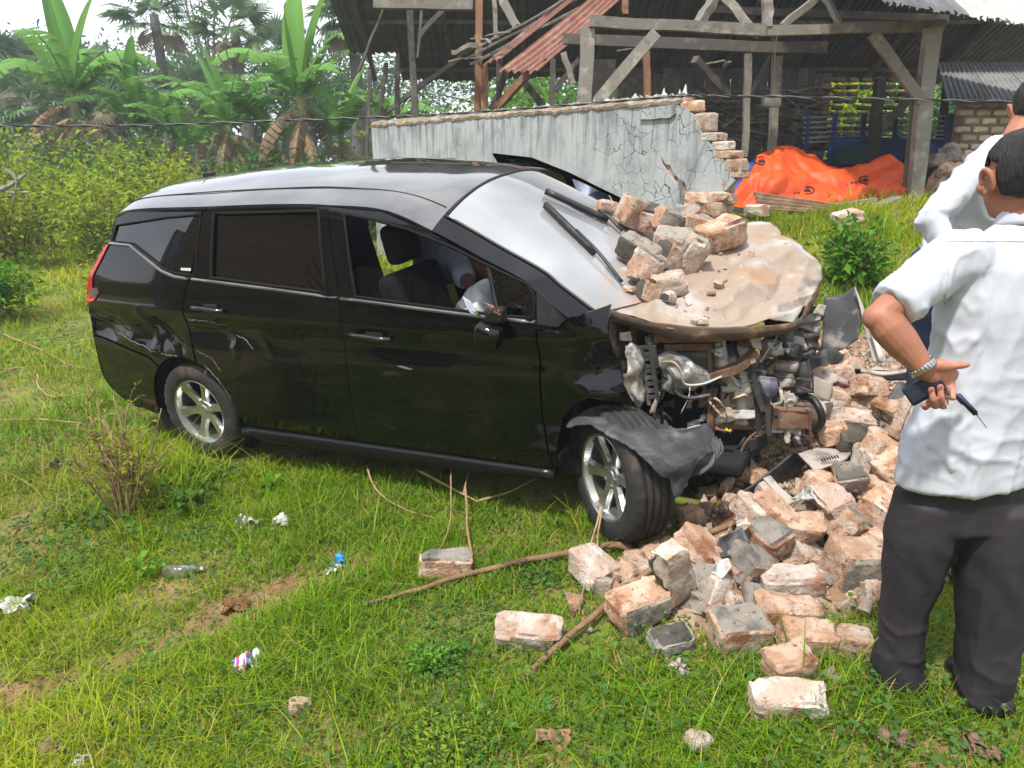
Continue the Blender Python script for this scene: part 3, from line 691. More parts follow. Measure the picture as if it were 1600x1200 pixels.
M_stone = mat('limestone', (.45, .27, .175), [((.55, .40, .30), 11, .44, .58), ((.27, .125, .065), 8, .53, .66), ((.57, .48, .41), 6, .56, .68), ((.15, .08, .05), 38, .57, .70), ((.50, .46, .42), 70, .62, .74)], rough=.98, bump=1., bscale=55, vary=.2)
M_stonep = mat('pale_limestone', (.48, .36, .29), [((.60, .53, .47), 9, .44, .60), ((.40, .215, .135), 7, .52, .66), ((.22, .14, .10), 34, .57, .72)], rough=.98, bump=1., bscale=55, vary=.15)
M_mortar = mat('grey_mortar', (.28, .25, .215), [((.13, .12, .105), 6, .46, .62), ((.38, .30, .23), 9, .52, .66), ((.08, .075, .07), 40, .58, .7)], rough=.95, bump=.8, bscale=60, vary=.12)
M_darkmortar = mat('mossy_mortar', (.075, .068, .055), [((.15, .13, .10), 9, .5, .7), ((.03, .03, .025), 14, .5, .7)], rough=.95, bump=.8, bscale=30)
M_coping = mat('rough_coping', (.26, .20, .14), [((.36, .33, .29), 9, .48, .66), ((.16, .13, .10), 14, .5, .7)], rough=.95, bump=1., bscale=30)
M_shard = mat('bottle_glass', (.62, .68, .68), rough=.08, coat=.6)
M_greensh = mat('green_bottle_glass', (.07, .30, .12), rough=.08, coat=.6)

def chunk(dims, seed, cuts=3, rough_=.012, chips=2, mats=(None,), facemat=None):
    "a hewn stone block with broken arrises and corners; facemat: {side: material index}"
    rnd = random.Random(seed); bm = bmesh.new(); bmesh.ops.create_cube(bm, size=1); d = Vector(dims)
    if cuts >= 3 and max(dims) > .12: cuts = 7
    for f in bm.faces:
        n = f.normal; f.material_index = 0
        for k, mi in (facemat or {}).items():
            q = {'+x': (1, 0, 0), '-x': (-1, 0, 0), '+y': (0, 1, 0), '-y': (0, -1, 0), '+z': (0, 0, 1), '-z': (0, 0, -1)}[k]
            if n.dot(Vector(q)) > .9: f.material_index = mi
    bmesh.ops.subdivide_edges(bm, edges=bm.edges[:], cuts=cuts, use_grid_fill=True)
    o = Vector((seed*1.37 % 50, seed*.71 % 50, seed*.33 % 50)); s = max(dims); e = .022*s/.2
    for v in bm.verts:
        p = v.co.copy(); k = sum(1 for q in p if abs(q) > .49); p = Vector((p.x*d.x, p.y*d.y, p.z*d.z)); q = p+o
        if k >= 2: p -= v.co.normalized()*(e*(.35+1.5*max(0, mnoise.noise(q*16)))*(1 if k == 2 else 1.7))
        a = 1.4 if k < 2 else .9
        p += Vector((mnoise.noise(q*6), mnoise.noise(q*6+Vector((7, 3, 1))), mnoise.noise(q*6+Vector((1, 9, 5)))))*rough_*.9
        p += v.co.normalized()*(mnoise.noise(q*26)*rough_*.55*a+mnoise.noise(q*60)*rough_*.35*a); v.co = p
    mv = set()
    for _ in range(chips):
        n = Vector((rnd.choice((-1, 1))*rnd.uniform(.25, 1)/d.x, rnd.choice((-1, 1))*rnd.uniform(.25, 1)/d.y, rnd.choice((-1, 1))*rnd.uniform(.1, 1)/d.z)).normalized(); m = max(v.co.dot(n) for v in bm.verts)*rnd.uniform(.62, .86)
        for v in bm.verts:
            h = v.co.dot(n)-m+mnoise.noise((v.co+o)*18)*rough_*1.2
            if h > 0: v.co -= n*h; v.co += n*mnoise.noise((v.co+o)*40)*rough_*.8; mv.add(v)
    for f in bm.faces:
        f.smooth = True
        if all(v in mv for v in f.verts): f.material_index = 0
    me = bpy.data.meshes.new('brick'); bm.to_mesh(me); bm.free(); me.set_sharp_from_angle(angle=rad(28))
    for m in mats: me.materials.append(m)
    return me

WA = at(580, 193, 14.5); WB = at(1062, 152, 8.4); WB.z = WA.z = 2.23
wd_ = (WB-WA); wd_.z = 0; WL = wd_.length; wd_.normalize(); wn = Vector((wd_.y, -wd_.x, 0))      # wn faces the road
if wn.y > 0: wn = -wn
WALL = empty('boundary_wall', (WA.x, WA.y, 0), math.atan2(wd_.y, wd_.x)); tag(WALL, 'stained grey plastered wall broken open at its stepped right end', 'wall')
WALL_I = (Matrix.Translation((WA.x, WA.y, 0)) @ Matrix.Rotation(math.atan2(wd_.y, wd_.x), 4, 'Z')).inverted()
def wpx(u, v, off=0.):
    d = ray(u, v); o = WA+wn*off; t = (o-CAMV).dot(wn)/d.dot(wn); p = WALL_I @ (CAMV+d*t); return p
def slab(name, pts, depth, m, parent, m2=None):
    "solid slab: outline in the wall's frame (x along, z up), front at the outline, `depth` behind"
    P = [Vector(p) for p in pts]; nn = Vector((0, 0, 0))
    for i in range(len(P)): nn += P[i].cross(P[(i+1) % len(P)])
    if nn.y > 0: P.reverse()
    n = len(P); Q = [p + Vector((0, depth, 0)) for p in P]
    tri = [t for t in mgeo.tessellate_polygon([[Vector((p.x, p.z, 0)) for p in P]])]
    A = []
    for t in tri:
        u_ = (P[t[1]]-P[t[0]]).cross(P[t[2]]-P[t[0]]); A.append(tuple(t) if u_.y < 0 else tuple(reversed(t)))
    F = A+[tuple(i+n for i in reversed(t)) for t in A]+[(i+n, (i+1) % n+n, (i+1) % n, i) for i in range(n)]
    return mk(name, P+Q, F, [m, m2] if m2 else m, parent, mi=[0]*(2*len(A))+[1 if m2 else 0]*n)
def jag(P, a=.012, d=.05):
    o = []
    for i, p in enumerate(P):
        q = P[(i+1) % len(P)]; n = max(1, int((Vector(q)-Vector(p)).length/d))
        for k in range(n):
            r = Vector(p).lerp(Vector(q), k/n)
            o.append(r+Vector((random.uniform(-a, a), 0, random.uniform(-a, a))) if k else r)
    return o
base = lambda s: -.3
face = [wpx(*q) for q in ((1060, 164), (1066, 166), (1084, 180), (1098, 212), (1120, 237), (1140, 263), (1147, 283), (1133, 298), (1108, 303), (1085, 301), (1074, 303), (1071, 287), (1053, 272), (1047, 258), (1040, 256), (1032, 241), (1035, 258), (1042, 270), (1057, 286), (1062, 306), (1067, 335), (1068, 380))]
pl = jag(face[:-1], .008, .06)+[face[-1]]
slab('plaster_face', [Vector((-.0, 0, 2.20)), Vector((-.0, 0, -.3)), Vector((face[-1].x, 0, -.3))]+[p for p in reversed(pl)]+[Vector((face[0].x-.02, 0, 2.18))], .03, M_plaster, WALL)
e = wpx(1066, 170).x
slab('brick_core', [Vector((0, .03, 2.17)), Vector((e, .03, 2.17))]+[wpx(*q)+Vector((0, .03, 0)) for q in ((1078, 185), (1094, 214), (1114, 238), (1133, 262), (1140, 280), (1128, 296), (1075, 300), (1066, 312), (1070, 335))]+[Vector((wpx(1068, 335).x, .03, -.3)), Vector((0, .03, -.3))], .12, M_stone, WALL)
slab('plaster_back', [Vector((0, .152, 2.19)), Vector((e-.1, .152, 2.19)), Vector((e, .152, 1.6)), Vector((e-.1, .152, -.3)), Vector((0, .152, -.3))], .03, M_plaster, WALL)
# rough mortar coping
V = []; F = []; n = 120; W_ = [(-.012, 2.165), (-.020, 2.20), (.02, 2.255), (.09, 2.27), (.16, 2.25), (.195, 2.17), (.19, 2.10)]
for i in range(n+1):
    x = (e+.0)*i/n
    for y, z in W_:
        q = Vector((x, y, z)); V.append(q+Vector((0, mnoise.noise(q*9)*.02, mnoise.noise(q*7+Vector((3, 3, 3)))*.03)))
k = len(W_)
for i in range(n):
    for j in range(k-1): F.append((i*k+j, (i+1)*k+j, (i+1)*k+j+1, i*k+j+1))
F.append(tuple(range(k))); F.append(tuple(reversed(range(n*k, n*k+k))))
mk('coping', V, F, M_coping, WALL)
slab('loose_plaster', jag([wpx(*q, .03) for q in ((998, 171), (1052, 163), (1054, 178), (1046, 184), (1000, 187))], .004, .05), .04, M_plaster, WALL)
B = MB()
for i in range(110):
    x = random.uniform(.2, e); y = random.uniform(-.0, .15); h = random.uniform(.012, .04); w_ = random.uniform(.015, .04); a = random.uniform(0, pi)
    dx, dy = cos(a)*w_, sin(a)*w_; z = 2.27; t = random.uniform(-.03, .03)
    B.add([(x-dx, y-dy, z), (x+dx, y+dy, z), (x+t, y+t, z+h), (x-dy*.3, y+dx*.3, z)], [(0, 1, 2), (1, 3, 2), (3, 0, 2), (0, 3, 1)], 1 if random.random() < (.6 if x < 4 else .12) else 0)
g_ = B.out('glass_shards', [M_shard, M_greensh], WALL); g_['kind'] = 'stuff'
for (u, v, w_, h) in ((1030, 152, .018, .08), (1063, 150, .024, .095), (1055, 152, .010, .05), (985, 156, .035, .05)):
    p = wpx(u, v); x = p.x; z = 2.27; mk('glass_shard', [(x-w_, .05, z), (x+w_, .07, z), (x+w_*.8, .06, z+h*.7), (x+w_*.35, .06, z+h), (x, .075, z)], [(0, 1, 2, 3), (1, 4, 2), (4, 0, 3), (4, 3, 2), (0, 4, 1)], M_shard, WALL)
# bricks laid open at the broken end, course by course
k = 0
for (x0, x1, y0, y1) in ((1056, 1073, 149, 162), (1067, 1093, 157, 176), (1082, 1114, 176, 206), (1100, 1127, 207, 221), (1116, 1140, 221, 235), (1120, 1153, 235, 248), (1137, 1163, 248, 268), (1146, 1162, 268, 278), (1132, 1139, 283, 300)):
    a = wpx(x0, y1, -.05); b = wpx(x1, y0, -.05); k += 1
    me = chunk((abs(b.x-a.x)*1.05, .15, abs(b.z-a.z)*1.04), 300+k, 3, .006, 1, [M_stonep if k in (4, 5, 3) else M_stone])
    o = link('brick', me, WALL); o.location = ((a.x+b.x)/2, .075, (a.z+b.z)/2); o.rotation_euler = (random.uniform(-.04, .04), random.uniform(-.03, .03), random.uniform(-.08, .08))
for i, (u0, u1, v0, v1) in enumerate(((1070, 1100, 303, 338), (1093, 1136, 302, 318), (1100, 1130, 316, 338))):
    a = wpx(u0, v1, .0); b = wpx(u1, v0, .0); me = chunk((abs(b.x-a.x)*1.1, .22, abs(b.z-a.z)*1.1), 330+i, 3, .02, 2, [M_stone])
    o = link('brick', me, WALL); o.location = ((a.x+b.x)/2, .06, (a.z+b.z)/2)

# ------------------------------------------------------------------ timber shed
M_wood = mat('grey_timber', (.21, .19, .16), [((.34, .32, .28), 5, .5, .7), ((.13, .115, .10), 7, .52, .7)], rough=.9, bump=.4, bscale=30, stretch=(1, 1, 1), vary=.25)
M_brownw = mat('brown_timber', (.20, .10, .055), [((.30, .17, .10), 5, .5, .7), ((.07, .05, .04), 6, .55, .7)], rough=.9, bump=.4, vary=.2)
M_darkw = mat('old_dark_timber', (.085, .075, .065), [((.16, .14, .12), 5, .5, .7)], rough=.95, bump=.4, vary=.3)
M_iron = mat('dull_iron_sheet', (.085, .09, .10), [((.13, .13, .14), 3, .45, .65), ((.13, .075, .05), 2.5, .56, .68)], rough=.75, metal=.2, vary=.3)
M_rustsheet = mat('rust_red_sheet', (.25, .115, .085), [((.34, .19, .15), 3.5, .48, .66), ((.17, .07, .05), 6, .52, .70)], rough=.7, vary=.1)
M_zinc = mat('zinc_sheet', (.30, .31, .32), [((.22, .22, .23), 4, .45, .65), ((.38, .15, .08), 2.2, .63, .72)], rough=.5, metal=.3, vary=.1)
M_pale = mat('pale_roof_sheet', (.46, .44, .40), [((.34, .32, .29), 5, .45, .65)], rough=.9, vary=.1)
SHED = empty('timber_shed', (1.5, 12, 0)); tag(SHED, 'big ramshackle open timber shed with dark iron roof', 'shed')
def off(V): return [Vector(p)-Vector((1.5, 12, 0)) for p in V]
def corr(name, a, b, c, d, waves, amp, m, parent=SHED, ny=6, sag=.0, rag=0.):
    "corrugated sheet a-b (across the ribs) to d-c"
    a, b, c, d = [Vector(q) for q in (a, b, c, d)]; n = (b-a).cross(d-a).normalized(); nx = waves*6; V = []
    for j in range(ny+1):
        for i in range(nx+1):
            s, t = i/nx, j/ny
            if rag and j in (0, ny): t += random.uniform(-rag, rag)
            p = a.lerp(b, s).lerp(d.lerp(c, s), t); V.append(p + n*(amp*math.sin(2*pi*waves*s)) - Vector((0, 0, sag*math.sin(pi*s)*(1-(2*t-1)**2))))
    F = [(j*(nx+1)+i, j*(nx+1)+i+1, (j+1)*(nx+1)+i+1, (j+1)*(nx+1)+i) for j in range(ny) for i in range(nx)]
    k = len(V); V2 = V+[p-n*.004 for p in V]; F2 = F+[tuple(q+k for q in reversed(f)) for f in F]
    if parent is SHED: V2 = off(V2)
    return mk(name, V2, F2, m, parent, True)
# back slope: two rows of sheets from the ridge down to the far eave
def rp(x, Y): return Vector((x, Y, 3.33+(19-Y)*.445))
for r_, (Y0, Y1) in enumerate(((12.2, 15.4), (15.1, 18.95))):
    x = -3.5 if r_ else -2.7; i = 0
    while x < 11.2:
        w_ = 1.06; dy = random.uniform(-.12, .12); z0 = random.uniform(-.02, .03)
        if not (r_ == 1 and False):
            xl = max(x, -2.5-(Y0-12.2)*.17); y1 = Y1+dy-(.9 if r_ and x < -2.6 else 0)
            q = [rp(x, Y0), rp(x+w_, Y0), rp(x+w_, y1), rp(x, y1)]
            for p in q: p.z += z0 + random.uniform(-.03, .03)
            corr('roof_sheet', q[0], q[1], q[2], q[3], 8, .018, M_iron, ny=4, sag=.03, rag=.012)
        x += .98; i += 1
# what is left of the front slope, at the right
fa, fb = at(1383, 0, 8.6), at(1610, 36, 9.95); dr = (fb-fa); dr.z = 0
for i in range(5):
    a = fa+dr*(i*.27); b = fa+dr*(i*.27+.29); a.z = b.z = 3.15; up = Vector((-.9, 3.4, 2.65))
    corr('roof_sheet', a, b, b+up, a+up, 7, .022, M_pale if i > 1 else M_iron, ny=4, rag=.01)
# torn rust-red sheets hanging from the front slope
q = [at(926, -6, 13.0), at(985, -14, 13.0), at(838, 113, 11.8), at(780, 110, 11.8)]
corr('hanging_roof_sheet', q[0], q[1], q[2], q[3], 5, .024, M_rustsheet, ny=14, sag=.05, rag=.02)
q = [at(880, -4, 13.2), at(906, -8, 13.2), at(783, 92, 12.1), at(755, 101, 12.1)]
corr('hanging_roof_sheet', q[0], q[1], q[2], q[3], 3, .022, M_rustsheet, ny=14, sag=.02, rag=.02)
def T(name, a, b, w, m, h=None, jig=.012):
    V, F = beam(at(*a), at(*b), w*.80, (h or w)*.8, jig, 4); return mk(name, off(V), F, m, SHED)
# principal posts, beams and braces
T('beam', (922, 33, 10.0), (1195, 49, 10.0), .15, M_wood); T('beam', (1190, 48, 10.02), (1475, 41, 10.05), .14, M_wood)
T('beam', (880, 62, 11.6), (1290, 76, 11.6), .17, M_darkw); T('beam', (740, 8, 13.0), (585, 4, 13.2), .20, M_wood); T('beam', (1100, 14, 13.4), (1480, 30, 13.4), .13, M_darkw)
T('post', (1459, 44, 9.85), (1425, 330, 9.85), .21, M_wood, .16); T('brace', (1364, 52, 9.95), (1442, 158, 9.8), .15, M_wood)
T('post', (918, 44, 10.05), (910, 220, 10.05), .21, M_wood, .16); T('brace', (1026, 52, 10.0), (920, 175, 10.1), .17, M_wood)
T('post', (1009, 80, 12.4), (1012, 240, 12.4), .12, M_brownw); T('post', (641, 4, 14.2), (653, 260, 14.2), .13, M_wood); T('pole', (661, -5, 14.1), (653, 90, 14.1), .05, M_wood)
T('brace', (698, 8, 14.1), (654, 57, 14.1), .09, M_wood); T('brace', (722, 88, 14.6), (580, 190, 15.2), .10, M_darkw)
T('post', (622, 85, 15), (618, 260, 15), .10, M_darkw); T('post', (604, 98, 15), (583, 260, 15), .08, M_darkw); T('post', (578, 112, 15.2), (572, 260, 15.2), .08, M_darkw); T('pole', (604, 5, 13.5), (560, 112, 13.8), .05, M_darkw)
T('post', (748, -8, 12.6), (745, 260, 12.6), .13, M_brownw); T('post', (757, 100, 12.4), (757, 260, 12.4), .12, M_brownw)
T('brace', (852, 88, 12.0), (760, 185, 12.5), .13, M_brownw); T('post', (780, 85, 12.7), (778, 250, 12.7), .11, M_darkw); T('brace', (793, 108, 12.8), (765, 182, 12.8), .11, M_darkw)
T('post', (771, -5, 13), (775, 60, 13), .09, M_wood); T('brace', (782, -6, 13.2), (808, 42, 13), .12, M_wood); T('post', (863, 92, 12), (862, 220, 12), .10, M_darkw)
T('brace', (880, 82, 12), (895, 131, 12), .10, M_wood); T('brace', (820, 128, 13), (852, 172, 13), .13, M_darkw); T('brace', (905, 92, 13), (866, 140, 13), .09, M_darkw)
T('brace', (1116, -4, 10.4), (1086, 46, 10.2), .13, M_wood); T('brace', (1134, -4, 10.4), (1184, 56, 10.1), .11, M_wood); T('king_post', (1200, -8, 10.0), (1198, 42, 10.0), .13, M_wood)
T('brace', (1276, -4, 10.2), (1222, 40, 10.1), .10, M_wood); T('brace', (1289, -4, 10.4), (1314, 43, 10.1), .08, M_wood); T('king_post', (978, -6, 10.4), (976, 22, 10.4), .09, M_brownw)
T('brace', (1086, 92, 12), (1138, 150, 12.4), .13, M_darkw); T('post', (1170, 84, 13), (1163, 245, 13), .12, M_wood); T('brace', (1204, 88, 13), (1170, 148, 13), .08, M_darkw)
T('post', (1216, 88, 12.2), (1205, 250, 12.2), .13, M_wood); T('post', (1376, 122, 14), (1360, 262, 14), .20, M_darkw); T('brace', (1444, 128, 13.8), (1372, 206, 14), .17, M_darkw)
T('post', (1484, 104, 14.5), (1464, 250, 14.5), .12, M_darkw); T('post', (1522, 100, 15), (1516, 250, 15), .22, M_darkw); T('brace', (1540, 106, 15), (1552, 118, 15), .2, M_darkw)
T('lean_to_plank', (1428, 150, 9.95), (1412, 330, 9.9), .09, M_darkw, .06)
for i, (u0, v0, u1, v1, w_) in enumerate(((905, -3, 728, 92, .07), (890, -4, 742, 78, .06), (918, 4, 735, 98, .08), (738, 60, 795, 50, .05), (700, 94, 790, 84, .035), (745, 55, 765, 66, .05), (1090, 106, 1130, 92, .05), (1130, 104, 1142, 95, .05), (965, 78, 992, 76, .05), (712, 84, 742, 70, .16))):
    T('batten', (u0, v0, 13.2-.06*i), (u1, v1, 12.2-.03*i), w_*1.1, M_wood, w_*.5, .02)
for x in np.linspace(-2.9, 9.5, 9):                                   # rafters and purlins under the back slope
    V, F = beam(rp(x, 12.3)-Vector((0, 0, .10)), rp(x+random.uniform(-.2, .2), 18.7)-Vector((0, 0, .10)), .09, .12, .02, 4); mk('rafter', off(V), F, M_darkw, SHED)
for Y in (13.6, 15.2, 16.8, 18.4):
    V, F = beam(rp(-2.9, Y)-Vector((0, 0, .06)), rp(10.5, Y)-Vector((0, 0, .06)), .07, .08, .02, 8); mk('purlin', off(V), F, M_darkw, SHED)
# boards added across the far side to keep the middle bay dark
x = 2.35
while x < 6.9:
    w_ = random.uniform(.16, .24); V, F = box((x+w_/2, 18.2+random.uniform(-.03, .03), 2.2+random.uniform(-.08, .05)), (w_*.96, .03, 2.6)); mk('backing_board', off(V), F, M_darkw, SHED); x += w_
for (u, v, Y) in ((938, 120, 13.0),):
    V, F = box(at(u, v+10, Y)-Vector((0, 0, .3)), (.45, .06, 1.3)); mk('backing_board', off(V), F, M_darkw, SHED)
# scrap timber stacked in the shed: one heap, its boards parts of it
PILE = empty('board_pile', at(1230, 235, 13.6)); tag(PILE, 'dark heap of old boards and laths stacked behind the orange tarpaulin', 'board pile')
for i in range(150):
    u = random.uniform(1095, 1290); v = random.uniform(138, 232); p = at(u, v, random.uniform(14.9, 16.2)); a = random.gauss(0, .35); l = random.uniform(.3, .9)
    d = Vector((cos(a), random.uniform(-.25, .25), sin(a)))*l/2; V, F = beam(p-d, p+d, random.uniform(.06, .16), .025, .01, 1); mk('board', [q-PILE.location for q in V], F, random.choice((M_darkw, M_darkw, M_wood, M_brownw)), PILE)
STK = empty('brick_stack', at(1345, 205, 15.6)); tag(STK, 'stack of hollow brown bricks drying under the shed roof', 'brick stack')
hb = chunk((.20, .12, .09), 5, 1, .004, 0, [mat('fired_brick', (.20, .115, .08), [((.30, .19, .14), 5, .5, .7)], rough=.95, vary=.3)])
for r_ in range(12):
    for c in range(7):
        if random.random() < .12: continue
        o = link('brick', hb, STK); o.location = Vector((-.75+c*.245+random.uniform(-.02, .02), random.uniform(-.05, .05), -.45+r_*.125)); o.rotation_euler = (0, 0, random.uniform(-.15, .15))
# hanging wooden box on its strings
hb_ = at(1205, 158, 10.3); HB = empty('hanging_box', hb_); tag(HB, 'small weathered wooden box hanging on string from shed beam', 'box')
rbox('box_body', (0, 0, 0), (.21, .16, .14), .006, M_wood, HB, None, 1)
for dx in (-.03, .03):
    V, F = tube([Vector((dx*.2, 0, .07)), at(1208+dx*60, 100, 10.3)-hb_, at(1212+dx*90, 42, 10.2)-hb_], .007, 5); mk('string', V, F, M_wood, HB)
# blue slatted truck bed
M_blue = mat('blue_truck_paint', (.012, .038, .15), [((.02, .055, .20), 4, .5, .7), ((.10, .09, .09), 6, .6, .74)], rough=.5, vary=.05)
M_rail = mat('grey_rail', (.34, .36, .40), rough=.5, metal=.3)
TR = empty('truck_bed', at(1400, 235, 14.2)); tag(TR, 'blue truck bed with grey slatted rails parked behind the shed post', 'truck'); tl = TR.location
def tp(u, v, Y=14.2): return at(u, v, Y)-tl
sheet('side_board', [[tp(1295, 213), tp(1420, 216), tp(1512, 222)], [tp(1292, 252), tp(1420, 254), tp(1510, 258)]], M_blue, TR, 3, 8, .004, 4, .04)
sheet('cab_panel', [[tp(1484, 178), tp(1512, 178)], [tp(1476, 258), tp(1508, 258)]], M_blue, TR, 4, 4, .006, 3, .05)
for v0, v1 in ((184, 178), (192, 186), (200, 194), (208, 201), (216, 207), (223, 213)):
    V, F = tube([tp(1255, v0), tp(1380, (v0+v1)/2), tp(1508, v1+3)], .022, 6); mk('rail', V, F, M_rail, TR)
for u in (1258, 1300, 1345, 1395, 1440, 1475):
    V, F = beam(tp(u+5, 178), tp(u, 252), .07, .05); mk('stake', V, F, M_blue, TR)
rbox('bed_floor', tp(1400, 254, 15.2), (2.9, 1.9, .12), .02, M_blue, TR)
for u in (1330, 1470):
    P = tp(u, 266, 14.3); V, F = tube([P, P+Vector((0, .22, 0))], .38, 20); mk('wheel', V, F, M_rubber, TR)
V, F = box(at(1330, 242, 13.6), (.36, .3, .28)); tag(mk('crate', V, F, mat('dark_green_box', (.015, .05, .04), rough=.6)), 'dark green box behind the top edge of the orange tarpaulin', 'box')
# orange tarpaulin over a heap, blue one beneath it
M_tarp = mat('orange_tarpaulin', (.62, .075, .012), [((.50, .055, .010), 3, .5, .7)], rough=.55, bump=.12, bscale=9)
M_btarp = mat('blue_tarpaulin', (.03, .045, .25), rough=.55, bump=.12, bscale=9)
g = [[at(*q) for q in r_] for r_ in (
    ((1136, 323, 9.75), (1180, 333, 9.7), (1215, 328, 9.75), (1265, 322, 9.75), (1320, 320, 9.75), (1390, 313, 9.8), (1446, 311, 9.9)),
    ((1152, 300, 10.0), (1185, 292, 9.95), (1215, 288, 9.85), (1262, 293, 9.95), (1318, 300, 9.95), (1375, 290, 9.9), (1442, 293, 10.0)),
    ((1172, 268, 10.3), (1192, 256, 10.3), (1213, 250, 10.2), (1252, 262, 10.3), (1312, 278, 10.2), (1375, 266, 10.3), (1436, 278, 10.3)),
    ((1188, 256, 10.6), (1200, 240, 10.6), (1214, 229, 10.55), (1258, 236, 10.6), (1316, 262, 10.6), (1388, 246, 10.7), (1430, 272, 10.7)),
    ((1190, 262, 11.3), (1205, 250, 11.3), (1220, 246, 11.3), (1265, 250, 11.4), (1318, 268, 11.4), (1388, 258, 11.4), (1428, 280, 11.4)))]
tp_ = sheet('tarpaulin', g, M_tarp, None, 80, 130, .022, 4.5, .006, 3, True, facet=(6, 11, .075)); tag(tp_, 'orange tarpaulin thrown over a heap beside the shed post', 'tarpaulin')
M_ink = mat('black_print', (.02, .012, .01), rough=.8)
def surf_mark(u, v, pts):
    "flat print on the tarpaulin: strokes in pixels round (u, v), laid on the cloth"
    dg = bpy.context.evaluated_depsgraph_get(); B = MB()
    for st in pts:
        P = []
        for (x, y) in st:
            d = ray(u+x, v+y).normalized(); ok, loc, n, _ = tp_.ray_cast(CAMV, d)
            if ok: P.append(loc+(n if n.dot(d) < 0 else -n)*.006)
        for a, b in zip(P, P[1:]):
            dd = (b-a).normalized(); s = dd.cross(d).normalized()*.010; B.add([a-s-dd*.004, a+s-dd*.004, b+s+dd*.004, b-s+dd*.004], [(0, 1, 2, 3)])
    if B.F: B.out('printed_mark', M_ink, tp_)
bpy.context.view_layer.update()
for (u, v) in ((1262, 298), (1352, 282), (1190, 252)):
    ring = [(10*cos(a), 6*sin(a)) for a in np.linspace(-1.9, 1.9, 10)]; s = 1 if u == 1262 else -1
    surf_mark(u, v, [[(s*x, y) for x, y in ring], [(-5, 2), (-4, -2), (-2, 2)], [(-1, 2), (-1, -2), (1, -2), (1, 2)], [(3, -2), (3, 2), (5, 2)], [(-16, 4), (-13, 3.5)], [(-22, 4.5), (-19, 4)]])
bt = sheet('tarpaulin', [[at(1128, 268, 10.9), at(1150, 258, 11), at(1180, 250, 11)], [at(1120, 290, 10.7), at(1150, 285, 10.6), at(1182, 285, 10.6)], [at(1110, 305, 10.5), at(1140, 308, 10.4), at(1175, 308, 10.4)]], M_btarp, None, 12, 12, .04, 3, .01, 6, True)
tag(bt, 'dark blue tarpaulin showing beside the broken wall end', 'tarpaulin')
bt = sheet('tarpaulin', [[at(1392, 244, 11.0), at(1412, 256, 10.9), at(1424, 268, 10.8)], [at(1398, 266, 10.75), at(1412, 270, 10.75), at(1424, 280, 10.7)]], M_btarp, None, 8, 8, .03, 3, .01, 8, True)
tag(bt, 'small blue tarpaulin fold behind right end of orange one', 'tarpaulin')
# things lying along the tarpaulin's foot
cs = corr('iron_sheet', at(1176, 299, 9.35), at(1186, 326, 9.15), at(1302, 334, 9.2), at(1298, 318, 9.4), 4, .016, M_rust, None, 6); tag(cs, 'rusty brown corrugated sheet leaning at foot of orange tarpaulin', 'iron sheet')
V, F = beam(at(1300, 322, 9.35), at(1368, 312, 9.5), .08, .04, .004, 2); tag(mk('plank', V, F, M_wood), 'grey plank lying at the foot of the orange tarpaulin', 'plank')
V, F = beam(at(1374, 322, 9.3), at(1402, 308, 9.6), .14, .03, .004, 2); tag(mk('board', V, F, M_zinc), 'short bluish grey board leaning beside the shed post', 'board')
V, F = beam(at(1132, 326, 9.0), at(1168, 330, 9.1), .14, .06, .01, 2); tag(mk('plank', V, F, M_darkw), 'dark rotten plank lying beside the broken wall end', 'plank')
o = link('stone_block', chunk((.26, .18, .14), 77, 3, .012, 2, [M_stonep])); o.location = at(1182, 330, 8.9); tag(o, 'pale mossy stone in the grass before the iron sheet', 'stone')
# rubble heap right of the shed post
for i, (u, v, d) in enumerate(((1470, 250, .3), (1490, 245, .34), (1478, 268, .4), (1500, 262, .4), (1468, 292, .35), (1492, 290, .5))):
    o = link('stone_block', chunk((d, d*.8, d*.6), 90+i, 3, .03, 2, [M_mortar if i < 2 else M_stone])); o.location = at(u, v, 10.6); o.rotation_euler = (i, .3*i, i*.7)
    tag(o, ['grey stone on top of the heap, nearer the shed post', 'grey stone on top of the heap, nearer the brick house', 'upper tan stone of the heap beside the shed post', 'upper tan stone of the heap beside the house', 'lowest stone of the heap touching the shed post', 'biggest stone of the heap behind the white sleeve'][i], 'stone', 'stones heaped beside the brick house')
# ------------------------------------------------------------------ brick house at the right
HOUSE = empty('brick_house', at(1512, 250, 11.2)); tag(HOUSE, 'small house of pale bricks under a rust streaked zinc roof', 'house'); hl = HOUSE.location
M_hb = mat('pale_brick', (.42, .34, .26), [((.52, .45, .37), 6, .45, .66), ((.30, .21, .15), 9, .55, .7)], rough=.95, bump=.4, vary=.25)
M_hm = mat('brown_mortar', (.20, .13, .09), [((.28, .19, .13), 9, .5, .7)], rough=.95, bump=.5)
a = at(1511, 158, 11.2)-hl; z0 = gz(hl.x, hl.y)-hl.z-.2; zt = a.z+.02
V, F = box((a.x+1.6, .14, (z0+zt)/2), (3.2, .24, zt-z0)); mk('wall', V, F, M_hm, HOUSE)
bmesh_ = chunk((.205, .10, .082), 44, 2, .004, 0, [M_hb]); z = zt-.055; r_ = 0
while z > -.75:
    x = a.x+.11-(r_ % 2)*.10
    while x < a.x+1.9:
        if random.random() < .97:
            o = link('brick', bmesh_, HOUSE); o.location = (x, .035+random.uniform(-.008, .006), z); o.rotation_euler = (0, random.uniform(-.02, .02), 0); o.scale = (random.uniform(.9, 1.0), 1, random.uniform(.9, 1.05))
        x += .235
    z -= .112; r_ += 1
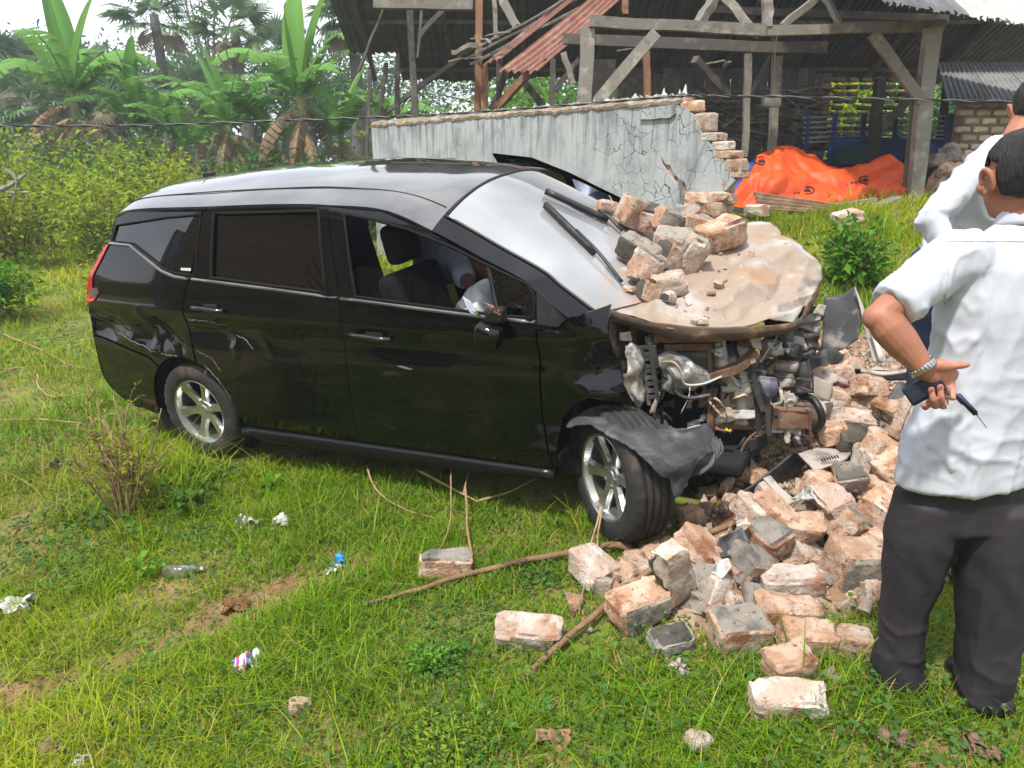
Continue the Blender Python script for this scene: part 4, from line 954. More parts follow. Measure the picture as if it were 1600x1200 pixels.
for i in range(5):
    e0 = at(1480, 157, 10.9); w_ = .62; x = e0.x+i*.6; p = Vector((x, e0.y, e0.z)); q = p+Vector((w_, 0, 0)); up = Vector((1.95, 4.2, .95))
    corr('roof_sheet', p-hl, q-hl, q+up-hl, p+up-hl, 8, .014, M_zinc, HOUSE, 4, 0, .006)
V, F = beam(at(1490, 160, 11.0)-hl, at(1490, 160, 11.0)+Vector((3, 0, 0))-hl, .05, .08); mk('fascia', V, F, M_darkw, HOUSE)
# ------------------------------------------------------------------ twisted cable across the scene
CB = empty('power_cable', at(800, 178, 8.0)); tag(CB, 'twisted black two core cable strung across the scene', 'cable')
P = spline([at(-60, 199, 8.6), at(0, 197, 8.5), at(200, 196, 8.4), at(400, 190, 8.3), at(570, 183.5, 8.2), at(700, 178, 8.1), at(870, 166, 8.0), at(1040, 152, 7.9), at(1120, 150, 7.9), at(1300, 153, 7.9), at(1480, 157, 7.9), at(1680, 160, 7.9)], 60)
for k in range(2):
    Q = []
    for i, p in enumerate(P):
        a = i*.30+k*pi; Q.append(p-CB.location+Vector((0, cos(a), sin(a)))*.0075)
    V, F = tube(Q, .0072, 6); mk('strand', V, F, M_blackpl if k == 0 else mat('grey_sheath', (.10, .10, .11), rough=.35), CB, True)
# ------------------------------------------------------------------ plants
def unit(a): return a/np.maximum(np.linalg.norm(a, axis=-1, keepdims=True), 1e-9)
def leafmesh(P, D, size, asp, rs, fold=.25, droop=.0):
    "one folded leaf (2 triangles) at each P, pointing along D"
    n = len(P); D = unit(D); up = np.tile([0., 0, 1.], (n, 1))+rs.normal(0, .35, (n, 3)); S = unit(np.cross(D, up)); U = np.cross(S, D)
    s = (size*rs.uniform(.65, 1.3, n))[:, None]
    a = P; t = P+D*s-np.array([0, 0, 1])*s*droop; m = P+D*s*.48
    l = m+S*s*asp*.5+U*s*fold*asp; r = m-S*s*asp*.5+U*s*fold*asp
    V = np.stack([a, r, t, l], 1).reshape(-1, 3); b = np.arange(n)*4
    return V, np.concatenate([np.stack([b, b+1, b+2], 1), np.stack([b, b+2, b+3], 1)])
def leafcol(n, rs, r=(0, 1), g=(0, .2), b=(.2, .8), k=4):
    c = np.stack([rs.uniform(*r, n), rs.uniform(*g, n), rs.uniform(*b, n)], 1); return np.repeat(c, k, 0)
M_yel = leafmat('yellow_green_leaves', (.31, .38, .02), (.17, .29, .025), (.44, .34, .07), tr=.5)
M_mid = leafmat('mid_green_leaves', (.09, .20, .035), (.05, .14, .04), (.20, .27, .05), tr=.45)
M_deep = leafmat('deep_green_leaves', (.06, .13, .06), (.045, .10, .05), (.10, .16, .05), tr=.4)
M_brt = leafmat('bright_green_leaves', (.10, .26, .02), (.15, .32, .03), (.06, .17, .02), tr=.45)
M_palm = leafmat('palm_green', (.12, .22, .09), (.08, .16, .06), (.24, .20, .12), tr=.35)
M_ban = leafmat('banana_green', (.09, .27, .05), (.15, .34, .07), (.19, .23, .06), tr=.4, rough=.4)
M_dead = leafmat('dead_banana_leaf', (.24, .155, .09), (.17, .10, .055), (.34, .25, .16), tr=.25, rough=.8)
M_stem = mat('plant_stem', (.13, .10, .055), [((.20, .16, .09), 8, .5, .7)], rough=.9, vary=.2)
M_trunk = mat('palm_trunk', (.10, .095, .085), [((.05, .045, .04), 6, .5, .7)], rough=.95, bump=.5)
M_btrunk = mat('banana_trunk', (.16, .19, .07), [((.24, .15, .08), 4, .46, .62), ((.10, .06, .035), 6, .55, .7)], rough=.8)
def shrub(name, label, cat, loc, h, w, n, ls, m, rs, group=None, nst=10, asp=.5, low=.25, stem=M_stem, spread=.16, gdry=.2, droop=.15, sr=.012):
    root = empty(name, loc); tag(root, label, cat, group); MBs = MB(); P = []; D = []
    for k in range(nst):
        a = rs.uniform(0, 2*pi); rr = w*.5*math.sqrt(rs.uniform(.02, 1)); hh = h*rs.uniform(.6, 1.)*(1-.35*(rr/(w*.5))**2)
        p0 = Vector((rs.normal(0, w*.07), rs.normal(0, w*.07), -.05)); p2 = Vector((rr*cos(a), rr*sin(a), hh)); p1 = p0.lerp(p2, .5)+Vector((-.12*rr*cos(a), -.12*rr*sin(a), .10*hh))
        C = spline([p0, p1, p2], 5); V, F = tube(C, np.linspace(sr*1.2, sr*.35, len(C)), 5); MBs.add(V, F)
        q = n//nst; t = rs.uniform(low, 1.02, q)**.8; ca = np.array([tuple(c) for c in C]); x = np.clip(t, 0, .999)*(len(C)-1); i = x.astype(int); f = (x-i)[:, None]
        b = ca[i]*(1-f)+ca[np.minimum(i+1, len(C)-1)]*f; o = rs.normal(0, 1, (q, 3))*np.array([1, 1, .8])*w*spread*(1.25-t[:, None]*.6)
        P.append(b+o); D.append(unit(o+rs.normal(0, .5*w*spread, (q, 3)))+np.array([0, 0, .15]))
    P = np.concatenate(P); D = np.concatenate(D); k = P[:, 2] > .02; P, D = P[k], D[k]
    V, F = leafmesh(P, D, ls, asp, rs, droop=droop); r0 = rs.uniform(0, .55); b0 = rs.uniform(.05, .4); c = leafcol(len(P), rs, r=(r0, r0+.45), g=(0, gdry*rs.uniform(.3, 2.2)), b=(b0, b0+.55)); 
    mk('foliage', V, F, m, root, False, col=c); MBs.out('stem', stem, root, True); return root
rs = np.random.RandomState(5)
# yellow-green shrubs along the edge of the field, left
sp = [(-10.9, 14.6, 2.2, 2.6), (-9.6, 15.8, 2.5, 2.6), (-8.9, 13.6, 1.9, 2.0), (-8.1, 15.2, 2.3, 2.3), (-7.3, 16.2, 2.1, 2.4), (-7.2, 13.9, 1.6, 1.8), (-6.3, 15.4, 1.7, 2.0), (-10.3, 12.4, 1.7, 2.2), (-12.0, 13.4, 2.6, 2.6), (-5.3, 16.6, 1.5, 2.2), (-4.3, 17.0, 1.4, 2.0), (-12.4, 16.5, 3.0, 3)]
YL = ['tall yellow green shrub at the left edge of the picture', 'highest yellow green shrub in front of the short palms', 'yellow green shrub standing forward in the middle of the thicket', 'leafy yellow green shrub right of the thicket\'s middle', 'yellow green shrub below the tall left banana plant', 'low yellow green shrub nearest the car\'s tail', 'yellow green shrub behind the car\'s tail lamp', 'forward yellow green shrub at left picture edge', 'yellow green shrub cut off by the left edge', 'small yellow green shrub above the rear of the roof', 'small yellow green shrub beside the car antenna', 'rearmost tall yellow green shrub at the left edge']
for i, (x, y, h, w_) in enumerate(sp):
    shrub('shrub', YL[i], 'shrub', (x, y, gz(x, y)), h*1.12, w_*1.05, 1550, .13, M_yel, rs, 'yellow green shrubs along the field edge', 15, .5, .10, spread=.10)
shrub('shrub', 'lone leafy green bush at the left edge of the grass', 'shrub', (-6.15, 8.9, gz(-6.15, 8.9)), .95, .95, 1800, .08, M_brt, rs, None, 9, .5, .1)
shrub('shrub', 'low sparse dry stemmed bush in the field behind the car', 'shrub', (-5.35, 9.9, gz(-5.35, 9.9)), .62, .7, 500, .07, M_yel, rs, None, 9, .45, .2)
for i, (x, y, h, w_) in enumerate(((-8.8, 18.5, 2.4, 3.0), (-6.2, 18.8, 2.0, 2.8), (-11.5, 19.0, 2.6, 3.4), (-4.1, 18.3, 1.7, 2.4), (-2.6, 18.0, 1.6, 2.2), (-15.0, 19, 2.8, 3.6))):
    shrub('bush', ['mid green bush under the tallest left banana plant', 'mid green bush behind the car antenna', 'green bush behind the highest yellow shrub', 'low green bush left of the white wall end', 'low green bush nearest the wall\'s left end', 'green bush at the far left edge behind yellow shrubs'][i], 'bush', (x, y, gz(x, y)), h, w_, 3400, .15, M_mid, rs, 'green bushes in front of the banana plants', 12, .55, .08)
shrub('shrub', 'dark leafy weeds growing at the left end of the plastered wall', 'shrub', (-3.1, 14.6, gz(-3.1, 14.6)), 1.95, 1.5, 2200, .09, M_mid, rs, None, 10, .5, .1)
shrub('shrub', 'bright green leafy shrub in grass before the orange tarpaulin', 'shrub', (3.12, 6.95, gz(3.12, 6.95)), .62, .72, 900, .085, M_brt, rs, None, 11, .55, .15, spread=.13)
for i, (x, y, h, w_) in enumerate(((-2.2, 24, 3.6, 4.0), (.6, 25, 3.9, 4.4), (3.4, 24.5, 4.0, 4.2), (6.2, 26, 4.2, 4.6), (10.2, 24, 4.4, 4.4), (13.2, 25, 4.6, 4.8), (8.3, 22.5, 3.4, 3.6))):
    shrub('bush', ['sunlit bush seen left of the shed\'s leaning brace', 'bright bush seen behind the brown double posts', 'green bush seen between brown braces and grey post', 'sunlit bush seen beyond the broad grey middle brace', 'yellow green bush beyond the blue truck rails', 'bright bush seen just left of the brick house', 'green bush behind the hollow brick stack'][i], 'bush', (x, y, gz(x, y)), h, w_, 2600, .22, (M_yel, M_brt, M_mid)[i % 3], rs, 'bushes beyond the shed', 12, .55, .05)
# banana plants
def banleaf(kind, seed):
    r = random.Random(seed); L = 2.1; n = 26; V = []; F = []; C = []
    bend = {'up': .25, 'arch': 1.7, 'droop': 2.4, 'dead': 1.5}[kind]; hw = {'up': .27, 'arch': .30, 'droop': .29, 'dead': .20}[kind]; p = Vector((0, 0, 0)); a = 1.25 if kind != 'dead' else -.15; M = []
    for i in range(n+1):
        t = i/n; M.append((p.copy(), a)); da = bend/n*(.35+1.3*t); a -= da; p = p + Vector((cos(a), 0, sin(a)))*(L/n)
    col = (r.uniform(.2, .8), .15 if kind != 'dead' else .4, r.uniform(.3, .7))
    rib = .022
    for sg in (-1, 1):
        i = 2; tear = {'up': .06, 'arch': .6, 'droop': .7, 'dead': .8}[kind]; dr = 0.
        while i < n:
            k = r.choice((1, 2, 2, 3)); j = min(n, i+k); gap = r.random() < tear
            dr = r.uniform(0, .6) if kind != 'up' else .0
            b = len(V)
            for q in (i, j):
                t = q/n; w_ = hw*(math.sin(pi*min(1, .06+t*.94))**.55)*(1-.15*t); m_, an = M[q]; u = Vector((-sin(an), 0, cos(an)))
                tt = Vector((cos(an), 0, sin(an))); sk = .10*w_
                if gap and q == j: m_ = M[q][0]-tt*.03
                lift = {'up': .55, 'arch': .25, 'droop': -.35, 'dead': -.9}[kind]-dr
                V += [m_+u*.0, m_+Vector((0, sg*w_*.5, 0))+u*w_*.5*lift+tt*sk, m_+Vector((0, sg*w_*(1-.1*dr), 0))+u*w_*(lift*.8-dr*.5)+tt*sk*2.2]
                C += [(col[0], col[1], .9), (col[0], col[1]+r.uniform(0, .1), col[2]), (min(1, col[0]+.2), col[1]+r.uniform(0, .5), col[2]-.1)]
            F += [(b, b+1, b+4, b+3), (b+1, b+2, b+5, b+4)] if sg > 0 else [(b+3, b+4, b+1, b), (b+4, b+5, b+2, b+1)]
            i = j if not gap else j
    for i in range(n):
        b = len(V)
        for q in (i, i+1):
            m_, an = M[q]; w_ = rib*(1-q/n*.85); u = Vector((-sin(an), 0, cos(an))); V += [m_+Vector((0, -w_, 0)), m_-u*w_*1.2, m_+Vector((0, w_, 0))]; C += [(1, .5, .75)]*3
        F += [(b, b+1, b+4, b+3), (b+1, b+2, b+5, b+4)]
    return mk('leaf', V, F, M_dead if kind == 'dead' else M_ban, None, True, col=np.array(C), link_it=False)
BL = {k: [banleaf(k, i*7+len(k)) for i in range(3)] for k in ('up', 'arch', 'droop', 'dead')}
def banana(x, y, h, scale, ups, seed, label, nl=8, dead=6, dirs=None):
    r = random.Random(seed); root = empty('banana_plant', (x, y, gz(x, y))); tag(root, label, 'banana plant', 'banana plants behind the field' if 'among' in label else None)
    lean = Vector((r.uniform(-.2, .2), r.uniform(-.1, .1), 0)); P = spline([(0, 0, -.1), lean*.4+Vector((0, 0, h*.5)), lean+Vector((0, 0, h))], 5)
    V, F = tube(P, np.linspace(.16, .085, len(P))*scale, 9); mk('trunk', V, F, M_btrunk, root, True); top = P[-1]
    for i in range(nl):
        a = i*2.4+r.uniform(-.4, .4)+seed; k = 'up' if i < ups else r.choice(('arch', 'arch', 'droop'))
        o = link('leaf', r.choice(BL[k]), root); o.location = top-Vector((0, 0, r.uniform(0, .15))); o.rotation_euler = (r.uniform(-.2, .2), (r.uniform(-.35, .05) if k == 'up' else r.uniform(-.15, .35)), a); s = scale*r.uniform(.8, 1.1); o.scale = (s, s*r.uniform(.85, 1.1), s)
        if dirs and i < len(dirs): o.rotation_euler = (0, dirs[i][1], dirs[i][0])
    for i in range(dead):
        a = r.uniform(0, 2*pi); o = link('dead_leaf', r.choice(BL['dead']), root); o.location = top*r.uniform(.72, .95); o.rotation_euler = (r.uniform(-.3, .3), r.uniform(-.1, .5), a); s = scale*r.uniform(.6, .85); o.scale = (s, s, s)
banana(-11.0, 20.6, 3.45, 1.3, 2, 3, 'tall banana plant with two leaves raised high at left', 11, 7, [(2.6, -.25), (.45, -.10)])
banana(-5.2, 20.2, 3.3, 1.3, 3, 9, 'tall banana plant with upright leaves beside the shed roof', 11, 7, [(2.4, -.25), (.35, -.1), (1.2, -.35)])
banana(-15.2, 19.0, 3.1, 1.1, 0, 14, 'banana plant with withered brown leaves at the left picture edge', 5, 9)
for i, (x, y, h, s, u) in enumerate(((-9.5, 21.2, 2.7, 1.05, 1), (-8.4, 20.6, 2.2, 1.0, 0), (-7.3, 21.0, 2.7, 1.1, 1), (-6.4, 21.2, 2.4, 1.05, 0), (-4.4, 21.2, 2.5, 1.0, 1), (-10.2, 22.4, 2.5, 1.05, 0), (-3.3, 21.8, 2.4, 1.0, 0), (-8.0, 22.6, 3.0, 1.1, 1))):
    banana(x, y, h, s, u, 31+i*5, ['banana plant right of the tall left one among others', 'low torn banana plant without upright leaf among others', 'banana plant with one upright leaf in the middle among others', 'ragged banana plant left of the tall right one among others', 'banana plant right of the tall right one among others', 'rear banana plant behind the tall left one among others', 'banana plant nearest the white wall among others', 'tallest of the rear middle banana plants among others'][i], 8, 10)
# fan palms
def fan(seed, dead=False):
    r = random.Random(seed); V = []; F = []; C = []; n = 22; pl_ = 1.0; c = Vector((pl_, 0, -.12))
    V += [Vector((0, -.02, 0)), Vector((0, .02, 0)), c+Vector((0, .012, 0)), c+Vector((0, -.012, 0))]; F.append((0, 1, 2, 3)); C += [(.8, .3, .6)]*4
    for k in range(n):
        a = (k/(n-1)-.5)*rad(250); L = .95*(1-.25*abs(k/(n-1)-.5)*2)*r.uniform(.9, 1.05); d = Vector((cos(a), sin(a), -.05)); s = Vector((-sin(a), cos(a), 0)); w_ = .062
        dz = -.35*r.uniform(.3, 1.2) if not dead else -.7
        b = len(V); V += [c, c+d*L*.5+s*w_*.9+Vector((0, 0, .03)), c+d*L*.5-s*w_*.9+Vector((0, 0, -.0)), c+d*L*(.95 if not dead else .7)+Vector((0, 0, dz*L*.6))]; F += [(b, b+2, b+3, b+1)]
        g = (r.random(), .05 if not dead else .9, r.uniform(.3, .75)); C += [g]*4
    return mk('frond', V, F, M_palm, None, False, col=np.array(C), link_it=False)
FANS = [fan(i) for i in range(4)]; FDEAD = [fan(9, True), fan(10, True)]
def palm(u, v, Y, sc, label, nf=30, nd=8, seed=0, group=None):
    r = random.Random(seed); c = at(u, v, Y); x, y = c.x, c.y; g = gz(x, y); root = empty('fan_palm', (x, y, g)); tag(root, label, 'palm tree', group); h = c.z-g
    P = spline([(r.uniform(-.4, .4), 0, -.2), (.1, 0, h*.5), (0, 0, h)], 6); V, F = tube(P, np.linspace(.30, .17, len(P)), 9); mk('trunk', V, F, M_trunk, root, True)
    for i in range(nf+nd):
        d = i >= nf; o = link('frond', r.choice(FDEAD if d else FANS), root); o.location = (0, 0, h); el = r.uniform(-1.2, .45) if not d else r.uniform(.5, 1.2); s = sc*r.uniform(.85, 1.15); o.scale = (s, s, s)
        o.rotation_euler = (r.uniform(-.4, .4), el, r.uniform(0, 2*pi))
palm(240, 22, 34, 1.02, 'tall fan palm rising above the left banana plant', 17, 3, 1)
palm(366, 45, 31, .95, 'tall fan palm with hanging dead fronds in the middle of the palms', 18, 5, 2)
palm(548, 22, 29, .95, 'fan palm whose fronds show beside the shed roof edge', 30, 6, 3)
palm(436, 82, 40, 1.1, 'distant fan palm between the two banana plants', 30, 6, 4)
palm(12, 112, 36, 1.05, 'fan palm at the left edge above withered banana leaves', 28, 8, 5)
for i, (u, v, Y) in enumerate(((80, 138, 30), (130, 128, 31), (45, 160, 27), (165, 150, 29), (330, 130, 38), (300, 150, 34))):
    palm(u, v, Y, .95, ['short fan palm left of the tall left banana plant', 'short fan palm behind the tall left banana plant', 'lowest fan palm near the left edge', 'short fan palm right behind the left banana crown', 'short fan palm between the two tallest palms', 'short fan palm under the tall left palm'][i], 20, 5, 20+i, 'shorter fan palms in the grove')
# airy trees behind
def tree(u, v, Y, h, w_, n, ls, m, label, seed, group=None, nst=14):
    c = at(u, v, Y); rs_ = np.random.RandomState(seed); g = gz(c.x, c.y); r = random.Random(seed); root = empty('tree', (c.x, c.y, g)); tag(root, label, 'tree', group); H = c.z-g+h*.5; MBt = MB(); P = []; D = []
    tp_ = Vector((r.uniform(-.5, .5), 0, H*.45)); V, F = tube(spline([(0, 0, -.2), tp_*.5+Vector((.1, 0, 0)), tp_], 4), np.linspace(.20, .12, 9), 7); MBt.add(V, F)
    for k in range(nst):
        a = r.uniform(0, 2*pi); e = Vector((cos(a)*w_*.5*math.sqrt(r.random()), sin(a)*w_*.5*math.sqrt(r.random()), H*r.uniform(.6, 1.)))
        C = spline([tp_*r.uniform(.75, 1), tp_.lerp(e, .55)+Vector((r.uniform(-.4, .4), r.uniform(-.4, .4), .2)), e], 4); V, F = tube(C, np.linspace(.085, .02, len(C)), 5); MBt.add(V, F)
        q = n//nst; kk = 4; cs_ = np.array([tuple(C[-1-j]) for j in range(4)]); ci = rs_.randint(0, 4, q); o = rs_.normal(0, 1, (q, 3))*np.array([1, 1, .55])*w_*.10; P.append(cs_[ci]+o); D.append(o+rs_.normal(0, .3, (q, 3)))
    P = np.concatenate(P); D = np.concatenate(D); V, F = leafmesh(P, D, ls, .5, rs_); mk('crown', V, F, m, root, False, col=leafcol(len(P), rs_)); MBt.out('trunk', M_trunk, root, True)
tree(318, 20, 44, 6, 7, 1500, .22, M_deep, 'thin airy tree with bare branches between the tall palms', 61)
tree(85, 118, 40, 4, 6, 3000, .26, M_deep, 'round dark tree behind the grove at left', 62)
tree(180, 135, 42, 4, 7, 3000, .26, M_mid, 'green tree behind the tall banana plant at left', 63)
for i, (u, v) in enumerate(((-60, 130), (20, 165), (250, 150), (400, 140), (480, 120), (600, 150), (800, 150), (1000, 150), (1450, 105), (1620, 120))):
    tree(u, v+(28 if u < 500 else 0), 40+3*(i % 3), 5 if u > 500 else 4, 9, 3000, .32, (M_deep, M_mid)[i % 2], 'far green tree on the horizon '+['off the left edge', 'behind the leftmost palm', 'behind the tall left palm', 'between the tall palms', 'behind the right banana plant', 'behind the shed\'s left end', 'behind the brown shed posts', 'behind the shed\'s boarded wall', 'beyond the blue truck', 'behind the brick house'][i], 80+i, 'far trees along the horizon')
# far-off wood closing the horizon
n = 16000; a = rs.uniform(-1.25, 1.25, n); R_ = rs.uniform(62, 80, n); x = R_*np.sin(a); y = R_*np.cos(a); hz = np.abs(rs.normal(0, 1, n))
top = 5.0+1.6*np.sin(a*23)+1.2*np.sin(a*51+1); z = ground(x, y, False)+np.minimum(rs.uniform(0, 1, n)**.8, 1)*top
V, F = leafmesh(np.stack([x, y, z], 1), rs.normal(0, 1, (n, 3)), 1.1, .7, rs); o = mk('far_wood', V, F, M_deep, col=leafcol(n, rs)); o['kind'] = 'stuff'; o['label'] = 'far wooded edge closing the horizon'

# ------------------------------------------------------------------ grass
CI = CARM.inverted()
def carxy(x, y):
    c = np.array(CI.to_3x3())[:2, :2]; return (x-CARO.x)*c[0, 0]+(y-CARO.y)*c[0, 1], (x-CARO.x)*c[1, 0]+(y-CARO.y)*c[1, 1]
RUB = [tuple(gp(u, v)[:2]) for u, v in ((1030, 870), (1100, 790), (1160, 720), (1290, 560), (1420, 470), (1560, 520), (1640, 700), (1640, 860), (1380, 880), (1350, 930), (1300, 985), (1100, 990), (960, 940))]
VN = np.vectorize(lambda x, y, f: mnoise.noise(Vector((x*f, y*f, 3.3))))
def grass(name, label, n, xr, yr, h, w_, rs, tris5=True, keep=None, dens=1.):
    x = rs.uniform(*xr, n); y = yr[0]+(yr[1]-yr[0])*rs.uniform(0, 1, n)
    vis = np.abs(x) < .80*y+1.3
    x, y = x[vis], y[vis]; cl = VN(x, y, 1.3); c2 = VN(x+40, y, 4.5); k = rs.uniform(0, 1, len(x)) < np.clip(.74+.7*cl+.5*c2, .10, 1)
    cx, cy = carxy(x, y); inside = (np.abs(cy) < .70) & (cx > -3.3) & (cx < .25); k &= ~inside
    k &= ~(inpoly(x, y, RUB) & (rs.uniform(0, 1, len(x)) > .10))
    rut = np.exp(-((y-(3.66+.62*x+.05*np.sin(x*5)))/.21)**2)*sst(-.35, -.8, x); k &= rs.uniform(0, 1, len(x)) > rut*.97*(.75+.5*VN(x, y, 3.3))
    for (wx, wy) in ((.62, 3.2), (-1.92, 4.56)): k &= np.hypot(x-wx, y-wy) > .13
    if keep is not None: k &= keep(x, y)
    x, y, cl, c2 = x[k], y[k], cl[k], c2[k]; n = len(x); z = ground(x, y)
    H = h*rs.gamma(5, .2, n)*(1+.8*np.clip(cl, -.6, 1)+.5*np.clip(c2, -.8, .8)); W = w_*rs.uniform(.6, 1.4, n); a = rs.uniform(0, 2*pi, n); bd = np.abs(rs.normal(.85, .5, n))*H
    cx, cy = carxy(x, y); d = np.stack([np.cos(a), np.sin(a), 0*a], 1); s = np.stack([-np.sin(a), np.cos(a), 0*a], 1); b = np.stack([x, y, z-.005], 1)
    zz = np.array([0, 0, 1.]); bl = []
    T = (0, .38, .72, 1) if tris5 else (0, .55, 1)
    for t in T:
        c = b+d*(bd*t**2)[:, None]+zz*(H*(t-.25*t*t*np.minimum(1, bd/H)))[:, None]; ww = (W*(1-t**1.6)*.5)[:, None]
        bl += [c-s*ww, c+s*ww] if t < 1 else [c]
    k = len(bl); V = np.stack(bl, 1).reshape(-1, 3); i = np.arange(n)*k
    Fs = [np.stack([i, i+1, i+3], 1), np.stack([i, i+3, i+2], 1)]
    if tris5: Fs += [np.stack([i+2, i+3, i+5], 1), np.stack([i+2, i+5, i+4], 1), np.stack([i+4, i+5, i+6], 1)]
    else: Fs += [np.stack([i+2, i+3, i+4], 1)]
    ylw = np.clip(.45+.9*VN(x+9, y-4, .55)+sst(7, 13, y)*.35, 0, 1); dry = np.clip(rs.uniform(-.75, .35, n)+.7*VN(x-30, y, .9), 0, 1)+rut[:0].sum()
    dry = np.where(rs.uniform(0, 1, n) < .08, .9, dry); c = np.stack([np.clip(ylw+rs.normal(0, .18, n), 0, 1), dry, np.clip(rs.normal(.5, .26, n), 0, 1)], 1)
    o = mk(name, V, np.concatenate(Fs), M_grass, smooth=False, col=np.repeat(c, k, 0)); o['kind'] = 'stuff'; o['label'] = label; return o
rg = np.random.RandomState(21)
grass('grass', 'green grass in the foreground', 360000, (-3.4, 3.2), (1.0, 4.6), .042, .0054, rg)
grass('grass', 'grass around and behind the car', 185000, (-9.0, 8.5), (4.6, 9.6), .075, .0085, rg, False)
grass('grass', 'rough grass of the field edge', 110000, (-18, 0), (9.6, 19), .13, .02, rg, False)
grass('grass', 'taller grass tufts', 14000, (-3.4, 3.2), (1.1, 5.5), .105, .006, rg, True, lambda x, y: VN(x, y, 2.1) > .12)
grass('grass', 'long grass before the tarpaulin', 26000, (.8, 6.4), (5.9, 9.3), .10, .010, rg, True)
grass('grass', 'tall grass tufts beside the rear wheel', 1500, (-2.75, -1.75), (3.75, 4.50), .17, .007, rg, True)
grass('grass', 'grass behind the wall', 16000, (-3, 9), (9.6, 13), .13, .016, rg, False)
# small broad-leaved weeds among the grass
def weeds(name, label, n, cx, cy, r, ls, m, rs, hmax=.07):
    x = cx+rs.normal(0, r, n); y = cy+rs.normal(0, r, n); ax, ay = carxy(x, y); k = ~((np.abs(ay) < .8) & (ax > -3.5) & (ax < .9)) & (y > 1.0); x, y = x[k], y[k]; n = len(x)
    P = np.stack([x, y, ground(x, y)+rs.uniform(.01, hmax, n)], 1); a = rs.uniform(0, 2*pi, n); V, F = leafmesh(P, np.stack([np.cos(a), np.sin(a), rs.uniform(-.2, .5, n)], 1), ls, .75, rs, .15)
    return V, F, leafcol(n, rs)
Vs, Fs, Cs, b = [], [], [], 0
for q in range(60):
    y0 = 1.2+3.6*rg.rand()**.8; x0 = rg.uniform(-.72, .62)*y0; V, F, c = weeds('w', '', rg.randint(40, 160), x0, y0, rg.uniform(.06, .16), rg.uniform(.014, .026), M_mid, rg, .05); Vs.append(V); Fs.append(F+b); Cs.append(c); b += len(V)
for (u, v, n, r, ls) in ((1430, 1130, 500, .22, .024), (1560, 1010, 300, .2, .026), (230, 790, 500, .22, .042), (300, 760, 300, .12, .05), (120, 700, 500, .4, .035), (690, 1040, 260, .07, .022), (700, 1180, 500, .12, .02), (1230, 1120, 500, .3, .022), (420, 1120, 500, .3, .022), (60, 850, 500, .3, .03), (560, 800, 400, .4, .025), (920, 1100, 500, .25, .022), (60, 540, 500, .6, .05), (1330, 430, 500, .5, .05)):
    p = gp(u, v); V, F, c = weeds('w', '', n, p.x, p.y, r, ls, M_brt, rg); Vs.append(V); Fs.append(F+b); Cs.append(c); b += len(V)
o = mk('weeds', np.concatenate(Vs), np.concatenate(Fs), M_mid, col=np.concatenate(Cs)); o['kind'] = 'stuff'; o['label'] = 'small broad leaved weeds among the grass'
# ------------------------------------------------------------------ smashed front of the car
def S(name, rows, m, parent=CAR, **k):
    "crumpled sheet given as rows of (u, v, lateral Y) in the car's frame"
    return sheet(name, [[cp(*q) if not isinstance(q, Vector) else q for q in r] for r in rows], m, parent, **k)
def TB(name, P, r, m, parent=CAR, n=6, sp=5):
    V, F = tube(spline([cp(*p) for p in P], sp) if len(P) > 2 else [cp(*p) for p in P], r, n); return mk(name, V, F, m, parent, True)
def BX(name, a, b, w, h, m, parent=CAR, jig=.003, seg=3):
    V, F = beam(cp(*a), cp(*b), w, h, jig, seg); return mk(name, V, F, m, parent)
H_ = [[cp(948, 482, -.66), (.0, -.33, 1.065), (.03, 0, 1.075), (.0, .33, 1.085), (-.03, .64, 1.10)],
      [cp(1004, 501, -.60), (.16, -.33, 1.045), (.20, .0, 1.115), (.19, .33, 1.18), (.15, .66, 1.185)],
      [cp(1086, 512, -.53), (.34, -.30, 1.005), (.40, .02, 1.075), (.40, .33, 1.16), (.33, .64, 1.185)],
      [cp(1166, 511, -.43), (.50, -.27, .962), (.55, .00, 1.015), (.56, .30, 1.10), (.47, .57, 1.125)],
      [cp(1240, 504, -.27), cp(1259, 478, -.08), cp(1277, 450, .12), cp(1281, 424, .30), cp(1246, 384, .50)]]
hood = sheet('hood', H_, M_dust, CAR, 80, 110, .012, 6.5, .003, 5, True, facet=(6, 7, .028), tear=.006)
hood['label'] = 'buckled hood under pale dust'
lip = []
for t in range(2):
    r = [Vector(q) for q in (H_[0][0], H_[1][0], H_[2][0], H_[3][0], H_[4][0], H_[4][1], H_[4][2], H_[4][3])]
    lip.append([q+Vector((.0 if t == 0 else -.015, .0 if t == 0 else .02, .004 if t == 0 else -.066+.014*math.sin(i*2))) for i, q in enumerate(r)])
sheet('hood_edge', [lip[0], [(a+b)/2+Vector((.012, -.008, 0)) for a, b in zip(*lip)], lip[1]], mat('rust_dusted_edge', (.10, .068, .05), [((.30, .18, .10), 8, .50, .66), ((.05, .045, .045), 7, .54, .72)], rough=.8, bump=.3), hood, 8, 80, .012, 11, .003, 9)
# engine bay behind the torn parts; the near-black block paints its shade
rbox('bay_shade_block', (.02, .06, .50), (.44, .80, .42), .05, M_inner, CAR)
rbox('engine_cover', (.10, -.25, .74), (.36, .40, .14), .04, M_darkmet, CAR)
rbox('battery', (.22, .28, .74), (.20, .24, .20), .02, M_blackpl, CAR)
rbox('gearbox', (.25, .25, .36), (.40, .44, .30), .08, M_darkmet, CAR)
rbox('subframe', (.15, 0, .24), (.62, 1.0, .08), .03, M_inner, CAR)
